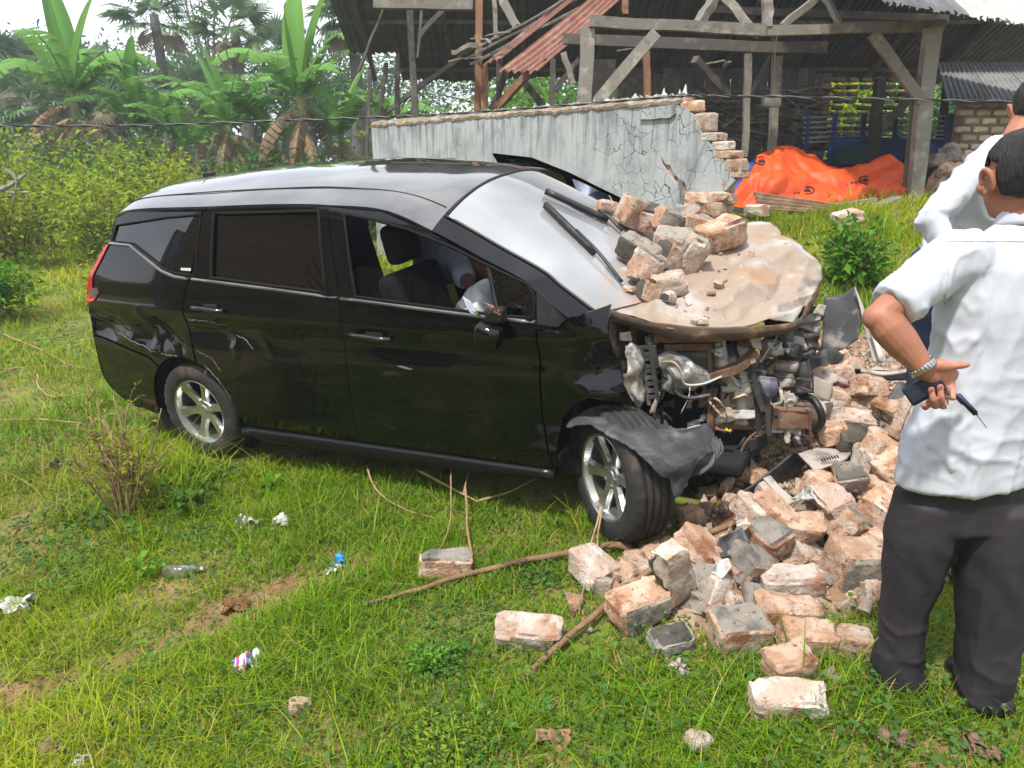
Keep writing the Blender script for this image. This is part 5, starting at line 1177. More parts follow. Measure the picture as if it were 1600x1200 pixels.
# torn inner apron beside the fender
S('inner_apron', [[(950, 492, -.64), (968, 498, -.55), (995, 505, -.5)], [(954, 545, -.66), (972, 550, -.56), (996, 552, -.5)], [(962, 590, -.64), (978, 600, -.56), (1000, 608, -.5)]], mat('torn_felt', (.055, .04, .03), [((.14, .09, .05), 30, .5, .6)], rough=1., bump=1., bscale=60), nu=14, nv=12, amp=.014, freq=20, seed=3)
S('crumpled_wing_flange', [[(951, 585, -.68), (966, 582, -.62), (985, 590, -.58)], [(958, 610, -.68), (978, 608, -.62), (1000, 600, -.56)], [(978, 645, -.66), (992, 640, -.62), (1003, 625, -.58)]], M_silver, nu=14, nv=12, amp=.02, freq=14, seed=12, ridge=True, tear=.012)
S('headlight_reflector', [[(975, 540, -.60), (992, 534, -.56), (1000, 540, -.52)], [(980, 575, -.62), (996, 572, -.6), (1004, 572, -.52)], [(985, 610, -.62), (1000, 606, -.6), (1006, 604, -.53)], [(994, 636, -.60), (1000, 638, -.58), (1003, 632, -.54)]], M_silver, nu=20, nv=12, amp=.018, freq=13, seed=2, ridge=True, tear=.01)
hl = empty('headlight_bracket', cp(1015, 585, -.55)); hl.parent = CAR; hb_ = cp(1015, 585, -.55)
def LB(a, b, w): 
    V, F = beam(cp(*a)-hb_, cp(*b)-hb_, w, .018, .002, 2); return V, F
B = MB()
for a, b in (((1003, 540), (1014, 632)), ((1016, 535), (1028, 625)), ((1022, 540), (1026, 575))):
    B.add(*LB((a[0], a[1], -.56), (b[0], b[1], -.55), .016))
for k, v in enumerate((543, 553, 562, 572, 580, 590, 600, 611, 621)):
    B.add(*LB((1003+k*1.1, v, -.56), (1021+k*1.0, v-3+2*(k % 2), -.55), .010))
B.out('lattice', M_grime, hl)
S('headlamp_shell', [[(1026, 556, -.5), (1050, 549, -.46), (1072, 548, -.42)], [(1030, 575, -.53), (1060, 568, -.50), (1095, 572, -.44)], [(1034, 592, -.5), (1068, 592, -.5), (1108, 588, -.43)], [(1030, 606, -.46), (1060, 608, -.44), (1102, 598, -.40)]], M_silver, nu=24, nv=26, amp=.026, freq=9, seed=21, ridge=True, tear=.012)['label'] = 'crushed silvery headlamp shell'
for P, r, m in (([(1034, 566, -.55), (1052, 566, -.56), (1064, 580, -.56), (1070, 600, -.54), (1098, 600, -.5), (1128, 588, -.46)], .006, M_dirtywhite), ([(1040, 572, -.55), (1052, 590, -.57), (1053, 610, -.56), (1075, 622, -.52), (1110, 617, -.48)], .009, M_grime),
              ([(1078, 604, -.5), (1076, 620, -.52), (1064, 646, -.52)], .003, M_dirtywhite), ([(1116, 535, -.42), (1115, 590, -.42), (1112, 640, -.42)], .003, M_darkmet), ([(1030, 612, -.54), (1024, 630, -.55), (1020, 646, -.55)], .010, M_beige)):
    TB('hose', P, r, m)
S('torn_bracket', [[(1016, 640, -.56), (1024, 640, -.54)], [(1016, 646, -.57), (1024, 644, -.55)], [(1018, 636, -.55), (1030, 612, -.54)]], M_beige, nu=6, nv=4, amp=.004, seed=4)
BX('upper_tie_bar', (1020, 520, -.50), (1085, 523, -.40), .05, .07, M_rust); S('label_plate', [[(1076, 520, -.42), (1114, 518, -.38)], [(1074, 534, -.43), (1114, 535, -.39)]], M_dirtywhite, nu=6, nv=8, amp=.006, freq=9)
S('slam_panel', [[(1012, 513, -.54), (1060, 511, -.45), (1128, 515, -.36)], [(1030, 528, -.52), (1066, 528, -.44), (1120, 527, -.37)]], M_rust, nu=6, nv=16, amp=.012, freq=10, seed=7)
S('coolant_pipe_end', [[(968, 520, -.6), (985, 518, -.58)], [(968, 532, -.6), (988, 533, -.57)]], M_dirtywhite, nu=6, nv=6, amp=.008, seed=3)
BX('radiator_bar', (1038, 541, -.46), (1108, 541, -.40), .030, .03, M_rust); BX('radiator_bar', (1107, 538, -.40), (1110, 580, -.41), .025, .03, M_rust)
TB('filler_neck', [(1122, 518, -.33), (1124, 545, -.33), (1128, 572, -.34)], [.030, .030, .031, .032, .033, .034, .035, .037, .040, .042, .044], M_dirtywhite, n=12)
BX('bent_crossmember', (1108, 588, -.42), (1150, 575, -.38), .06, .035, M_rust); BX('bent_crossmember', (1148, 576, -.38), (1182, 550, -.33), .06, .035, M_rust)
BX('crossmember_edge', (1110, 594, -.44), (1180, 562, -.36), .012, .02, M_silver)
# radiator with its fins, deep in the dark
for k in range(8): BX('radiator_fin', (1046, 626+k*9, -.30), (1118, 628+k*9, -.22), .012, .02, M_darkmet)
BX('radiator_tank', (1114, 606, -.36), (1112, 672, -.37), .035, .04, M_rust)
# washer bottle
wb = rbox('washer_bottle', cp(1152, 630, -.24), (.13, .17, .19), .03, M_dirtywhite, CAR, Matrix.Rotation(rad(-8), 3, 'Y')); rbox('bottle_cap_edge', cp(1156, 600, -.25), (.15, .19, .075), .025, M_dirtywhite, wb, Matrix.Rotation(rad(-12), 3, 'X'))
S('muddy_streak', [[(1138, 612, -.345), (1150, 612, -.345)], [(1142, 640, -.35), (1152, 636, -.35)]], M_rust, wb, nu=5, nv=4, amp=.004)
S('torn_bottle_skirt', [[(1122, 632, -.34), (1150, 640, -.34), (1182, 640, -.30)], [(1118, 660, -.36), (1145, 658, -.36), (1186, 652, -.31)]], M_dirtywhite, nu=8, nv=14, amp=.016, freq=14, tear=.01, seed=8)
S('lower_crossmember', [[(1118, 652, -.33), (1160, 652, -.30), (1205, 648, -.26)], [(1120, 668, -.33), (1160, 670, -.30), (1205, 668, -.26)]], M_rust, nu=6, nv=14, amp=.010, freq=10, thick=.03, seed=2)
# bent uprights and sensor
BX('bent_upright', (1172, 568, -.32), (1196, 640, -.33), .05, .03, M_grime); BX('bent_upright', (1198, 600, -.34), (1202, 680, -.35), .022, .02, M_grime); BX('bent_upright', (1184, 590, -.30), (1186, 672, -.32), .03, .02, M_darkmet)
S('horn_bracket', [[(1186, 588, -.36), (1212, 590, -.34)], [(1190, 604, -.38), (1216, 606, -.35)], [(1198, 618, -.36), (1214, 618, -.34)]], mat('bluish_plastic', (.09, .09, .13), [((.25, .22, .20), 9, .52, .68)], rough=.5, bump=.2), nu=12, nv=10, amp=.02, freq=12, ridge=True, seed=6)
BX('tie_strap', (1218, 520, -.28), (1188, 566, -.33), .006, .006, M_beige)
TB('hose', [(1146, 534, -.25), (1152, 548, -.28), (1166, 556, -.30)], .018, M_grime, n=8); S('duct', [[(1168, 512, -.26), (1186, 512, -.24)], [(1166, 538, -.28), (1182, 540, -.26)]], M_grime, nu=6, nv=6, amp=.006)
# stepped black plastic of the grille surround
for i, (u, v, Y, w_, d, h, m) in enumerate(((1218, 520, -.14, .10, .10, .16, 0), (1206, 540, -.16, .13, .08, .08, 1), (1238, 548, -.10, .11, .10, .09, 0), (1244, 534, -.08, .09, .14, .03, 1), (1246, 552, -.08, .10, .14, .03, 1), (1232, 568, -.14, .14, .10, .04, 1), (1222, 580, -.12, .16, .12, .10, 0), (1205, 592, -.16, .10, .14, .12, 0), (1244, 578, -.1, .08, .12, .10, 0))):
    rbox('grille_block', cp(u, v, Y), (d, w_, h), .006, M_beige if m and i % 2 else M_greypl, CAR, Matrix.Rotation(rad(-12+5*(i % 3)), 3, 'Z') @ Matrix.Rotation(rad(6*(i % 4)-8), 3, 'Y'), 1)
S('grille_shell', [[(1196, 560, -.2), (1240, 566, -.1), (1258, 560, -.02)], [(1200, 590, -.24), (1236, 600, -.14), (1262, 590, -.06)], [(1222, 606, -.18), (1240, 618, -.14), (1258, 612, -.08)]], M_greypl, nu=14, nv=14, amp=.012, freq=6, seed=14)
# pale slats of the far headlamp surround, splayed out right of the hood
for i, (a, b, c, d) in enumerate((((1262, 492), (1284, 488), (1282, 500), (1250, 504)), ((1254, 506), (1284, 503), (1280, 522), (1246, 510)), ((1248, 522), (1278, 522), (1276, 540), (1240, 526)), ((1246, 536), (1270, 538), (1262, 562), (1250, 545)), ((1278, 476), (1290, 478), (1286, 494), (1270, 490)), ((1234, 516), (1250, 512), (1262, 528), (1246, 530)))):
    Y = .10-.02*i
    S('lamp_surround_slat', [[(*a, Y+.05), (*b, Y+.10)], [(*d, Y-.02), (*c, Y+.03)]], M_beige if i % 2 == 0 or i < 4 else M_grime, nu=6, nv=8, amp=.006, thick=.012, seed=i)
S('lamp_surround_back', [[(1250, 480, .2), (1290, 478, .28)], [(1240, 545, .08), (1272, 556, .16)]], M_blackpl, nu=8, nv=8, amp=.012)
# chassis rail end and bent horn of the rail
fr = BX('chassis_rail', (1205, 650, -.26), (1263, 652, -.20), .075, .09, M_rust, jig=.002, seg=4); S('rail_flange', [[(1208, 634, -.28), (1262, 638, -.22)], [(1206, 641, -.30), (1262, 645, -.24)]], M_rust, fr, nu=4, nv=12, amp=.007, thick=.01)
V, F = tube([cp(1213, 652, -.312), cp(1213, 652, -.300)], .010, 12); mk('bolt_hole', V, F, M_inner, fr)
TB('bent_horn', [(1250, 620, -.18), (1268, 622, -.20), (1281, 640, -.24), (1284, 660, -.24), (1272, 672, -.22)], .018, M_blackpl, n=8)
S('torn_flange', [[(1246, 585, -.1), (1256, 584, -.08)], [(1256, 620, -.14), (1268, 612, -.1)], [(1278, 640, -.2), (1290, 636, -.16)], [(1280, 668, -.24), (1284, 668, -.22)]], M_beige, nu=18, nv=6, amp=.008, seed=11)
S('hanging_panel', [[(1268, 585, .0), (1300, 600, .06)], [(1268, 620, -.04), (1296, 628, .02)]], M_beige, nu=8, nv=8, amp=.016, freq=9, seed=18, tear=.01)
# yellow-tipped connector, dripping rag of wire
TB('connector', [(1118, 670, -.42), (1134, 674, -.42)], .016, M_rust, n=8); TB('connector', [(1134, 672, -.42), (1142, 674, -.42)], .013, mat('yellow_plug', (.55, .42, .04), rough=.5), n=8)
TB('hanging_wire', [(1198, 662, -.3), (1186, 672, -.32), (1166, 690, -.34), (1152, 720, -.36)], .006, M_rust)
S('hanging_rag', [[(1149, 722, -.36), (1156, 724, -.36)], [(1146, 738, -.37), (1158, 740, -.36)]], M_silver, nu=5, nv=5, amp=.012, freq=25)
S('lower_arm', [[(1148, 700, -.3), (1170, 685, -.28), (1198, 682, -.25)], [(1160, 712, -.3), (1182, 705, -.27), (1200, 694, -.25)]], M_darkmet, nu=6, nv=10, amp=.008, thick=.02)
# tangle of hoses, wires and bent brackets filling the torn bay
rt = random.Random(8)
for i in range(26):
    u, v = rt.uniform(1000, 1262), rt.uniform(520, 690); Y = -.53+(u-1000)/262*.28+rt.uniform(-.03, .06); P = [(u, v, Y)]
    for k in range(3): u += rt.uniform(-26, 26); v += rt.uniform(-16, 26); P.append((min(1268, max(996, u)), min(700, max(516, v)), Y+rt.uniform(-.04, .05)))
    TB('hose' if i % 3 else 'wire', P, (.003, .010, .007)[i % 3], (M_dirtywhite, M_blackpl, M_grime, M_rust, M_darkmet)[i % 5])
for i in range(70):
    u, v = rt.uniform(1000, 1255), rt.uniform(516, 672); Y = -.48+(u-1000)/262*.27+rt.uniform(-.03, .08); a, b = rt.uniform(10, 30), rt.uniform(8, 26)
    S('torn_bracket', [[(u, v, Y), (u+a, v+rt.uniform(-8, 8), Y+.03)], [(u+rt.uniform(-8, 8), v+b, Y-.02), (u+a+rt.uniform(-8, 8), v+b+rt.uniform(-8, 8), Y+.02)]], (M_silver, M_rust, M_darkmet, M_beige, M_grime, M_silver, M_beige)[i % 7], nu=9, nv=9, amp=.016, freq=16, seed=60+i, ridge=True, tear=.008, thick=.003)
# grey wheel-arch liner torn out over the front wheel
LN = [[(884, 668, -.86), (900, 652, -.82), (930, 640, -.74), (960, 632, -.66)], [(918, 662, -.90), (940, 655, -.86), (970, 648, -.76), (1000, 640, -.66)], [(955, 680, -.96), (982, 672, -.92), (1012, 668, -.82), (1040, 668, -.68)],
      [(1000, 712, -1.02), (1022, 696, -.98), (1055, 678, -.84), (1085, 668, -.68)], [(1030, 740, -1.02), (1055, 722, -.98), (1085, 694, -.82), (1108, 672, -.68)], [(1050, 752, -.98), (1072, 735, -.94), (1100, 714, -.82), (1126, 704, -.70)]]
M_liner = mat('scuffed_liner', (.040, .042, .045), [((.14, .14, .14), 6, .50, .72), ((.26, .25, .24), 26, .66, .80), ((.30, .24, .19), 4, .60, .76), ((.02, .02, .02), 5, .58, .7)], rough=.55, bump=.3, bscale=60)
S('wheel_arch_liner', LN, M_liner, nu=60, nv=40, amp=.008, freq=8, seed=5, ridge=True, tear=.010, facet=(8, 5, .014))['label'] = 'scuffed grey wheel arch liner torn out over the tyre'
S('liner_flap', [[(1044, 728, -1.0), (1068, 722, -.96), (1092, 716, -.88)], [(1048, 752, -1.0), (1066, 746, -.97), (1080, 738, -.9)], [(1052, 778, -1.0), (1062, 770, -.98), (1072, 758, -.94)]], M_liner, nu=14, nv=12, amp=.016, freq=11, seed=8, tear=.012)
for k in range(5):
    TB('liner_rib', [(1100+6*k, 674+3*k, -.70), (1112+4*k, 694+3*k, -.74), (1110-3*k+4, 722+2*k, -.80), (1092-5*k, 742-1*k, -.86)], .008, M_liner)
# ------------------------------------------------------------------ broken pieces of the car lying in the rubble
def DS(name, label, rows, m, cat='car part', **k):
    o = sheet(name, [[at(*q) for q in r] for r in rows], m, None, **k); tag(o, label, cat); return o
DS('bumper_fragment', 'dark grey bumper cover standing up behind the rubble', (((1288, 464, 4.75), (1315, 460, 4.7), (1337, 446, 4.65)), ((1286, 510, 4.7), (1318, 508, 4.62), (1346, 492, 4.55)), ((1282, 545, 4.65), (1312, 548, 4.55), (1340, 530, 4.5))), M_grime, nu=16, nv=16, amp=.010, freq=5, thick=.006, seed=3)
DS('bumper_fragment', 'long dusty grey bumper strip slanting down into the rubble', (((1336, 448, 4.6), (1348, 482, 4.55)), ((1352, 520, 4.45), (1366, 520, 4.45)), ((1364, 568, 4.35), (1386, 566, 4.35))), M_beige, nu=18, nv=8, amp=.012, freq=8, thick=.008, seed=9)
DS('trim_strip', 'white edged trim strip standing behind the elbow', (((1358, 512, 4.4), (1364, 518, 4.4)), ((1374, 566, 4.3), (1382, 560, 4.3))), M_dirtywhite, nu=8, nv=4, amp=.004, thick=.012)
DS('grille_bar', 'long glossy black grille bar lying across red soil', (((1300, 572, 4.3), (1350, 578, 4.25), (1422, 582, 4.2)), ((1302, 588, 4.28), (1352, 594, 4.22), (1424, 594, 4.18))), M_paint, nu=6, nv=24, amp=.012, freq=5, thick=.03, seed=4)
DS('trim_strip', 'thin beige strip lying along the black grille bar', (((1345, 576, 4.22), (1380, 582, 4.2), (1420, 576, 4.18)), ((1345, 581, 4.2), (1380, 587, 4.18), (1420, 581, 4.16))), M_beige, nu=4, nv=18, amp=.006, thick=.015)
DS('panel_fragment', 'dusty dark flat plastic panel leaning on rubble behind the wallet', (((1370, 650, 3.6), (1404, 596, 3.65)), ((1384, 660, 3.58), (1420, 602, 3.63)), ((1396, 666, 3.56), (1436, 612, 3.6))), M_greypl, nu=8, nv=8, amp=.003, thick=.02, seed=5)
DS('panel_fragment', 'grey folded plastic piece beside the splayed lamp slats', (((1268, 556, 4.15), (1292, 548, 4.2), (1318, 556, 4.2)), ((1264, 580, 4.1), (1290, 572, 4.1), (1312, 575, 4.15))), M_grime, nu=10, nv=12, amp=.03, freq=7, ridge=True, seed=23)
DS('panel_fragment', 'dusty crumpled plate between lamp slats and grille bar', (((1270, 582, 4.05), (1300, 576, 4.1), (1330, 580, 4.15)), ((1268, 604, 4.0), (1296, 600, 4.0), (1322, 598, 4.05))), M_beige, nu=10, nv=14, amp=.03, freq=8, ridge=True, seed=27)
DS('undertray', 'long dusty undertray sheet sloping from the rubble to the ground', (((1142, 782, 3.32), (1190, 748, 3.40), (1240, 706, 3.5)), ((1165, 782, 3.42), (1215, 762, 3.50), (1262, 722, 3.6))), M_grime, nu=10, nv=24, amp=.010, freq=5, thick=.008, seed=31)
VP = DS('vented_panel', 'pale broken panel with vent slots on the rubble', (((1248, 708, 3.42), (1290, 698, 3.5), (1338, 702, 3.55)), ((1260, 722, 3.36), (1300, 714, 3.40), (1330, 708, 3.42)), ((1272, 736, 3.30), (1305, 726, 3.33), (1322, 718, 3.36))), M_beige, nu=12, nv=20, amp=.008, freq=9, thick=.010, seed=33)
for k in range(7):
    V, F = beam(at(1283+k*4, 717-k*1.0, 3.34), at(1286+k*4, 721-k*1.0, 3.32), .006, .004); mk('vent_slot', V, F, M_inner, VP)
DS('grille_mesh_panel', 'folded dark lattice panel under the pale vented one', (((1318, 706, 3.45), (1334, 712, 3.4)), ((1340, 728, 3.42), (1356, 740, 3.4)), ((1352, 738, 3.4), (1372, 752, 3.38))), M_grime, nu=12, nv=8, amp=.012, freq=12, thick=.012, seed=36)
DS('bumper_stay', 'bent pale metal stay poking out of the rubble', (((1192, 748, 3.22), (1204, 744, 3.22)), ((1210, 770, 3.15), (1222, 764, 3.15)), ((1224, 794, 3.08), (1244, 782, 3.08))), M_beige, nu=14, nv=6, amp=.006, thick=.012, seed=38)
DS('foil_scrap', 'crumpled grey foil scrap lying among the stones', (((1236, 776, 3.05), (1262, 772, 3.1)), ((1240, 792, 3.0), (1272, 786, 3.02))), M_silver, nu=10, nv=10, amp=.035, freq=12, ridge=True, seed=41)
DS('foil_scrap', 'twisted grey metal scrap by the thin branches', (((1150, 818, 2.95), (1168, 812, 2.95)), ((1152, 836, 2.9), (1172, 826, 2.92))), M_silver, nu=10, nv=10, amp=.03, freq=16, ridge=True, seed=44)
DS('cloth_scrap', 'dusty brown crumpled scrap at the rubble edge', (((1128, 838, 2.85), (1150, 830, 2.9), (1168, 842, 2.88)), ((1124, 872, 2.78), (1150, 868, 2.8), (1166, 862, 2.82))), M_grime, nu=14, nv=14, amp=.035, freq=9, ridge=True, seed=47)
DS('pipe_scrap', 'rolled grey trim curl lying among broken bricks', (((1112, 880, 2.72), (1128, 872, 2.75), (1142, 880, 2.73)), ((1112, 896, 2.70), (1128, 898, 2.68), (1142, 890, 2.7))), M_dirtywhite, nu=12, nv=10, amp=.02, freq=14, ridge=True, seed=50)

# ------------------------------------------------------------------ fallen stones and bricks
SM = [M_stone, M_mortar, M_stonep, M_darkmortar]
def brick(u, v, pxw, dims, rot, label, base=0, fm=None, seed=0, chips=2, Y=None, group=None, name='brick', dz=0., rough_=.011, cat='brick'):
    "a fallen block of given metres seen centred in direction (u, v); resting on the ground there unless a distance is given"
    me = chunk(dims, seed, 3, rough_, chips, [SM[base]]+[SM[k] for k in (1, 2, 3) if True], fm)
    o = link(name, me); o.rotation_euler = [rad(a) for a in rot]
    if Y is None:
        M = o.rotation_euler.to_matrix(); hh = max((M @ v_.co).z for v_ in me.vertices); p = gp(u, v); g0 = p
        for _ in range(6):
            d = ray(u, v); t = .6; zt = gz(p.x, p.y)+hh*.85; p = CAMV+d*((zt-CAM_H)/d.z)
        p.z = gz(p.x, p.y)+hh*.85
    else: p = at(u, v, Y)
    o.location = p+Vector((0, 0, dz)); tag(o, label, cat, group); return o
B_ = brick
B_(825, 986, 0, (.25, .115, .10), (22, 0, -6), 'long pale brick lying alone in the grass', 2, None, 1, 1)
B_(695, 880, 0, (.235, .12, .11), (8, 4, 6), 'brick with grey mortar on top beyond the long stick', 0, {'+z': 1}, 2, 1)
B_(925, 886, 0, (.16, .19, .12), (15, 8, 38), 'white faced half brick with dark mortar side near wheel', 2, {'+x': 1}, 3, 2)
B_(978, 893, 0, (.085, .11, .09), (10, 30, 50), 'small rounded brown stone between white brick and stick', 0, None, 4, 3)
B_(955, 900, 0, (.05, .11, .07), (0, 20, 20), 'thin upright sliver of brown stone beside white half brick', 0, None, 5, 2)
B_(1000, 946, 0, (.24, .15, .13), (6, -4, 28), 'brick with grey mortar face under the leaning slab', 0, {'-y': 1}, 6, 2)
B_(1052, 896, 0, (.13, .085, .31), (14, -24, 22), 'tall pale slab leaning on end with a dark mortar edge', 2, {'-x': 3}, 7, 2, Y=2.62)
B_(1080, 800+8, 0, (.13, .10, .085), (0, 6, 30), 'tan pointed stone beside the front tyre', 0, None, 8, 3)
B_(1085, 890, 0, (.12, .12, .12), (25, 12, 60), 'rough orange lump right of the leaning slab', 0, None, 9, 3)
B_(1048, 1000, 0, (.15, .11, .06), (4, -6, 12), 'flat grey slab fragment lying in grass below leaning slab', 1, {'+z': 3}, 10, 2)
B_(1155, 985, 0, (.20, .15, .13), (10, 0, 8), 'brick with smooth grey plaster on top at pile front', 0, {'+z': 1}, 11, 1)
B_(1228, 958, 0, (.235, .13, .115), (4, 3, -6), 'middle brick of the low row, chipped with grey fleck', 0, None, 12, 1)
B_(1236, 912, 0, (.245, .12, .115), (8, -3, -4), 'upper long pink brick of the low row', 2, None, 13, 1, Y=2.72)
B_(1260, 998, 0, (.19, .12, .11), (6, 6, -4), 'brick with blue grey mortar patch at low row end', 0, {'+x': 1}, 14, 2)
B_(1328, 1002, 0, (.13, .12, .09), (0, 8, -14), 'short broken brick nearest the man\'s trouser leg', 0, None, 15, 2)
B_(1180, 885, 0, (.25, .16, .13), (20, 26, 30), 'tilted greyish block with mortar on its upper faces', 0, {'+z': 1, '-x': 1}, 16, 2, Y=2.82)
B_(1252, 862, 0, (.19, .13, .12), (32, 10, 40), 'pale pinkish brick tipped up behind the low row', 2, None, 17, 2, Y=2.98)
B_(1337, 888, 0, (.22, .18, .22), (8, 6, 10), 'big rough block with mortared side beside the man', 0, {'-y': 1}, 18, 1, Y=2.80)
B_(1320, 815, 0, (.20, .18, .15), (30, 22, 40), 'large tan block with two grey mortar squares', 0, {'+z': 1}, 19, 1, Y=3.05)
B_(1372, 850, 0, (.14, .14, .12), (12, 10, 20), 'orange block half hidden by the trousers', 0, None, 20, 2, Y=2.95)
B_(1282, 757, 0, (.125, .12, .11), (0, 8, 28), 'rounded brown stone under the folded lattice panel', 0, None, 21, 3, Y=3.25)
B_(1232, 1042, 0, (.15, .12, .12), (6, -8, 12), 'squarish tan stone standing apart below the low row', 0, None, 22, 2)
B_(1232, 1094, 0, (.24, .11, .10), (14, 0, -3), 'long crumbly pink brick nearest the photographer', 2, None, 23, 2)
B_(1340, 690, 0, (.24, .16, .14), (10, 8, 4), 'grey brown rough block behind the vented panel', 3, {'-y': 0}, 24, 2, Y=3.5)
B_(1312, 628, 0, (.16, .15, .13), (10, 14, 40), 'angular tan stone below the grille bar', 0, None, 25, 2, Y=3.95)
B_(1345, 628, 0, (.13, .13, .12), (20, 24, 60), 'orange wedge shaped stone below the grille bar', 0, None, 26, 3, Y=3.9)
B_(1335, 660, 0, (.22, .13, .11), (10, 4, -14), 'cream topped block above the rough grey one', 2, None, 27, 2, Y=3.7)
B_(1388, 700, 0, (.20, .16, .13), (10, 20, 24), 'red brown block beside the shirt hem', 0, None, 28, 2, Y=3.35)
B_(1372, 762, 0, (.20, .15, .12), (14, 12, -20), 'tan block between the trousers and lattice panel', 0, None, 29, 2, Y=3.2)
B_(1420, 652, 0, (.10, .08, .22), (6, 14, 20), 'pale upright block edge beside the wallet', 2, None, 30, 2, Y=3.3)
B_(1500, 880, 0, (.18, .14, .12), (8, 12, 30), 'brick seen between the trouser legs', 0, None, 31, 2)
B_(1466, 540, 0, (.10, .09, .26), (0, 8, 10), 'pale upright slab seen behind the shirt', 2, None, 32, 1, Y=3.6)
B_(1310, 448, 0, (.30, .22, .14), (6, -10, 12), 'flat pale stone on the grass behind the bumper cover', 2, None, 33, 2)
B_(467, 1102, 0, (.07, .05, .05), (0, 20, 30), 'small orange brown stone alone in foreground grass', 0, None, 34, 2)
B_(1092, 1160, 0, (.075, .055, .05), (10, 20, 30), 'small white stone at the bottom of the picture', 2, None, 35, 2)
# bricks come to rest on the hood
def hbk(u, v, dims, rot, label, Yc, base=0, fm=None, seed=0, chips=2, dz=0):
    p = CARM @ cp(u, v, Yc); me = chunk(dims, seed, 3, .010, chips, [SM[base]]+[SM[k] for k in (1, 2, 3)], fm); o = link('brick', me); o.rotation_euler = [rad(a) for a in rot]; o.location = p+Vector((0, 0, dz)); tag(o, label, 'brick'); return o
hbk(1126, 366, (.24, .15, .14), (10, -16, 24), 'big clean tan brick at right end of hood pile', .18, 0, None, 101, 1)
hbk(998, 392, (.20, .12, .11), (12, 26, -32), 'dark mossy brick leaning against the wiper side', -.28, 0, {'-y': 3, '+z': 1}, 102, 1)
hbk(1012, 412, (.15, .11, .12), (0, 30, -30), 'brick end showing pale face under the mossy one', -.32, 2, {'+z': 1}, 103, 1)
hbk(1080, 400, (.12, .10, .21), (18, 22, 12), 'brick standing on end with grey mortar top', -.08, 2, {'-x': 1, '+z': 1}, 104, 1)
hbk(1042, 444, (.18, .11, .10), (8, -6, 16), 'pink brick at the hood pile front with dark end', -.34, 2, {'-x': 3}, 105, 2)
hbk(1012, 456, (.11, .09, .09), (0, 20, 20), 'small stone with dark round end at pile front', -.44, 0, {'-x': 3}, 106, 2)
hbk(1046, 465, (.06, .05, .05), (0, 10, 40), 'tiny dark ended stone on the hood edge', -.44, 2, {'-x': 3}, 107, 2)
hbk(1000, 425, (.11, .08, .10), (0, 30, 40), 'orange chip wedged below the mossy brick', -.40, 0, None, 108, 3)
hbk(987, 330, (.13, .13, .16), (16, 18, 30), 'brick with slanted grey top at back of hood pile', .12, 0, {'+z': 1, '+x': 2}, 109, 1)
hbk(1022, 342, (.17, .13, .12), (20, 14, -20), 'brown brick behind the middle of hood pile', .16, 0, {'+z': 3}, 110, 2)
hbk(1042, 345, (.15, .12, .12), (12, 24, 20), 'brick with grey mortar slab at pile top', .12, 0, {'+z': 1, '-y': 1}, 111, 1)
hbk(1064, 340, (.17, .14, .11), (14, -16, 30), 'grey topped brick next to pile top', .22, 0, {'+z': 1}, 112, 1)
hbk(1088, 352, (.16, .12, .12), (10, 12, 10), 'brick with flat grey face beside the clean tan one', .22, 0, {'+z': 1}, 113, 2)
hbk(1052, 378, (.20, .14, .12), (22, 10, -14), 'grey mortared brick in the pile centre', -.02, 2, {'+z': 1}, 114, 1)
hbk(1046, 400, (.13, .10, .12), (8, 22, 36), 'brown brick between mossy and standing ones', -.16, 0, {'-x': 3}, 115, 2)
hbk(950, 322, (.12, .07, .06), (0, 10, 20), 'orange splinter on the windscreen edge', .20, 0, None, 116, 3)
hbk(985, 452, (.10, .09, .04), (0, 6, 30), 'flat tan chip by the wiper pivot', -.45, 0, None, 117, 2)
hbk(980, 435, (.11, .09, .09), (20, 6, 50), 'pale crumbly lump beside the wiper arm', -.36, 2, None, 118, 3)
for i in range(44):
    x, y = random.uniform(-.05, .40), random.uniform(-.56, .50); sz = random.choice((.012, .016, .02, .03, .045))*random.uniform(.8, 1.2)
    hit = hood.ray_cast(Vector((x, y, 1.6)), Vector((0, 0, -1)))
    if not hit[0]: continue
    o = link('stone_chip', chunk((sz*1.3, sz, sz*.7), 400+i, 1, .005, 1, [SM[random.choice((0, 0, 2))]])); o.location = CARM @ (hit[1]+Vector((0, 0, sz*.3))); o.rotation_euler = (i, i*2, i*3); tag(o, 'small loose stone chip scattered over the dusty hood', 'stone chip', 'stone chips on the hood')
# more whole and half bricks heaped between the car nose and the man
HB_ = [(1300, 590, 4.1), (1352, 604, 3.9), (1282, 646, 3.75), (1392, 640, 3.6), (1300, 676, 3.55), (1358, 720, 3.35), (1395, 730, 3.2), (1212, 800, 3.05), (1300, 780, 3.1), (1255, 825, 3.0), (1200, 838, 2.95), (1105, 925, 2.7), (1352, 930, 2.72), (1290, 925, 2.8), (1150, 945, 2.7), (1385, 800, 3.0), (1098, 860, 2.85), (1180, 800, 3.1), (1330, 745, 3.2)]
HL_ = ['under the black grille bar', 'right of the grille bar middle', 'left under the cream topped block', 'next to the red brown block', 'above the vented panel', 'beside the lattice panel', 'touching the shirt hem', 'below the undertray sheet', 'left of the two mortar squares block', 'behind the tipped pinkish brick', 'behind the tilted greyish block', 'low between leaning slab and plaster topped brick', 'in front of the big mortared block', 'right of the tipped brick base', 'half sunk beside the plaster topped brick', 'behind the trouser thigh', 'behind the orange lump', 'left of the foil scrap', 'under the right end of the lattice panel']
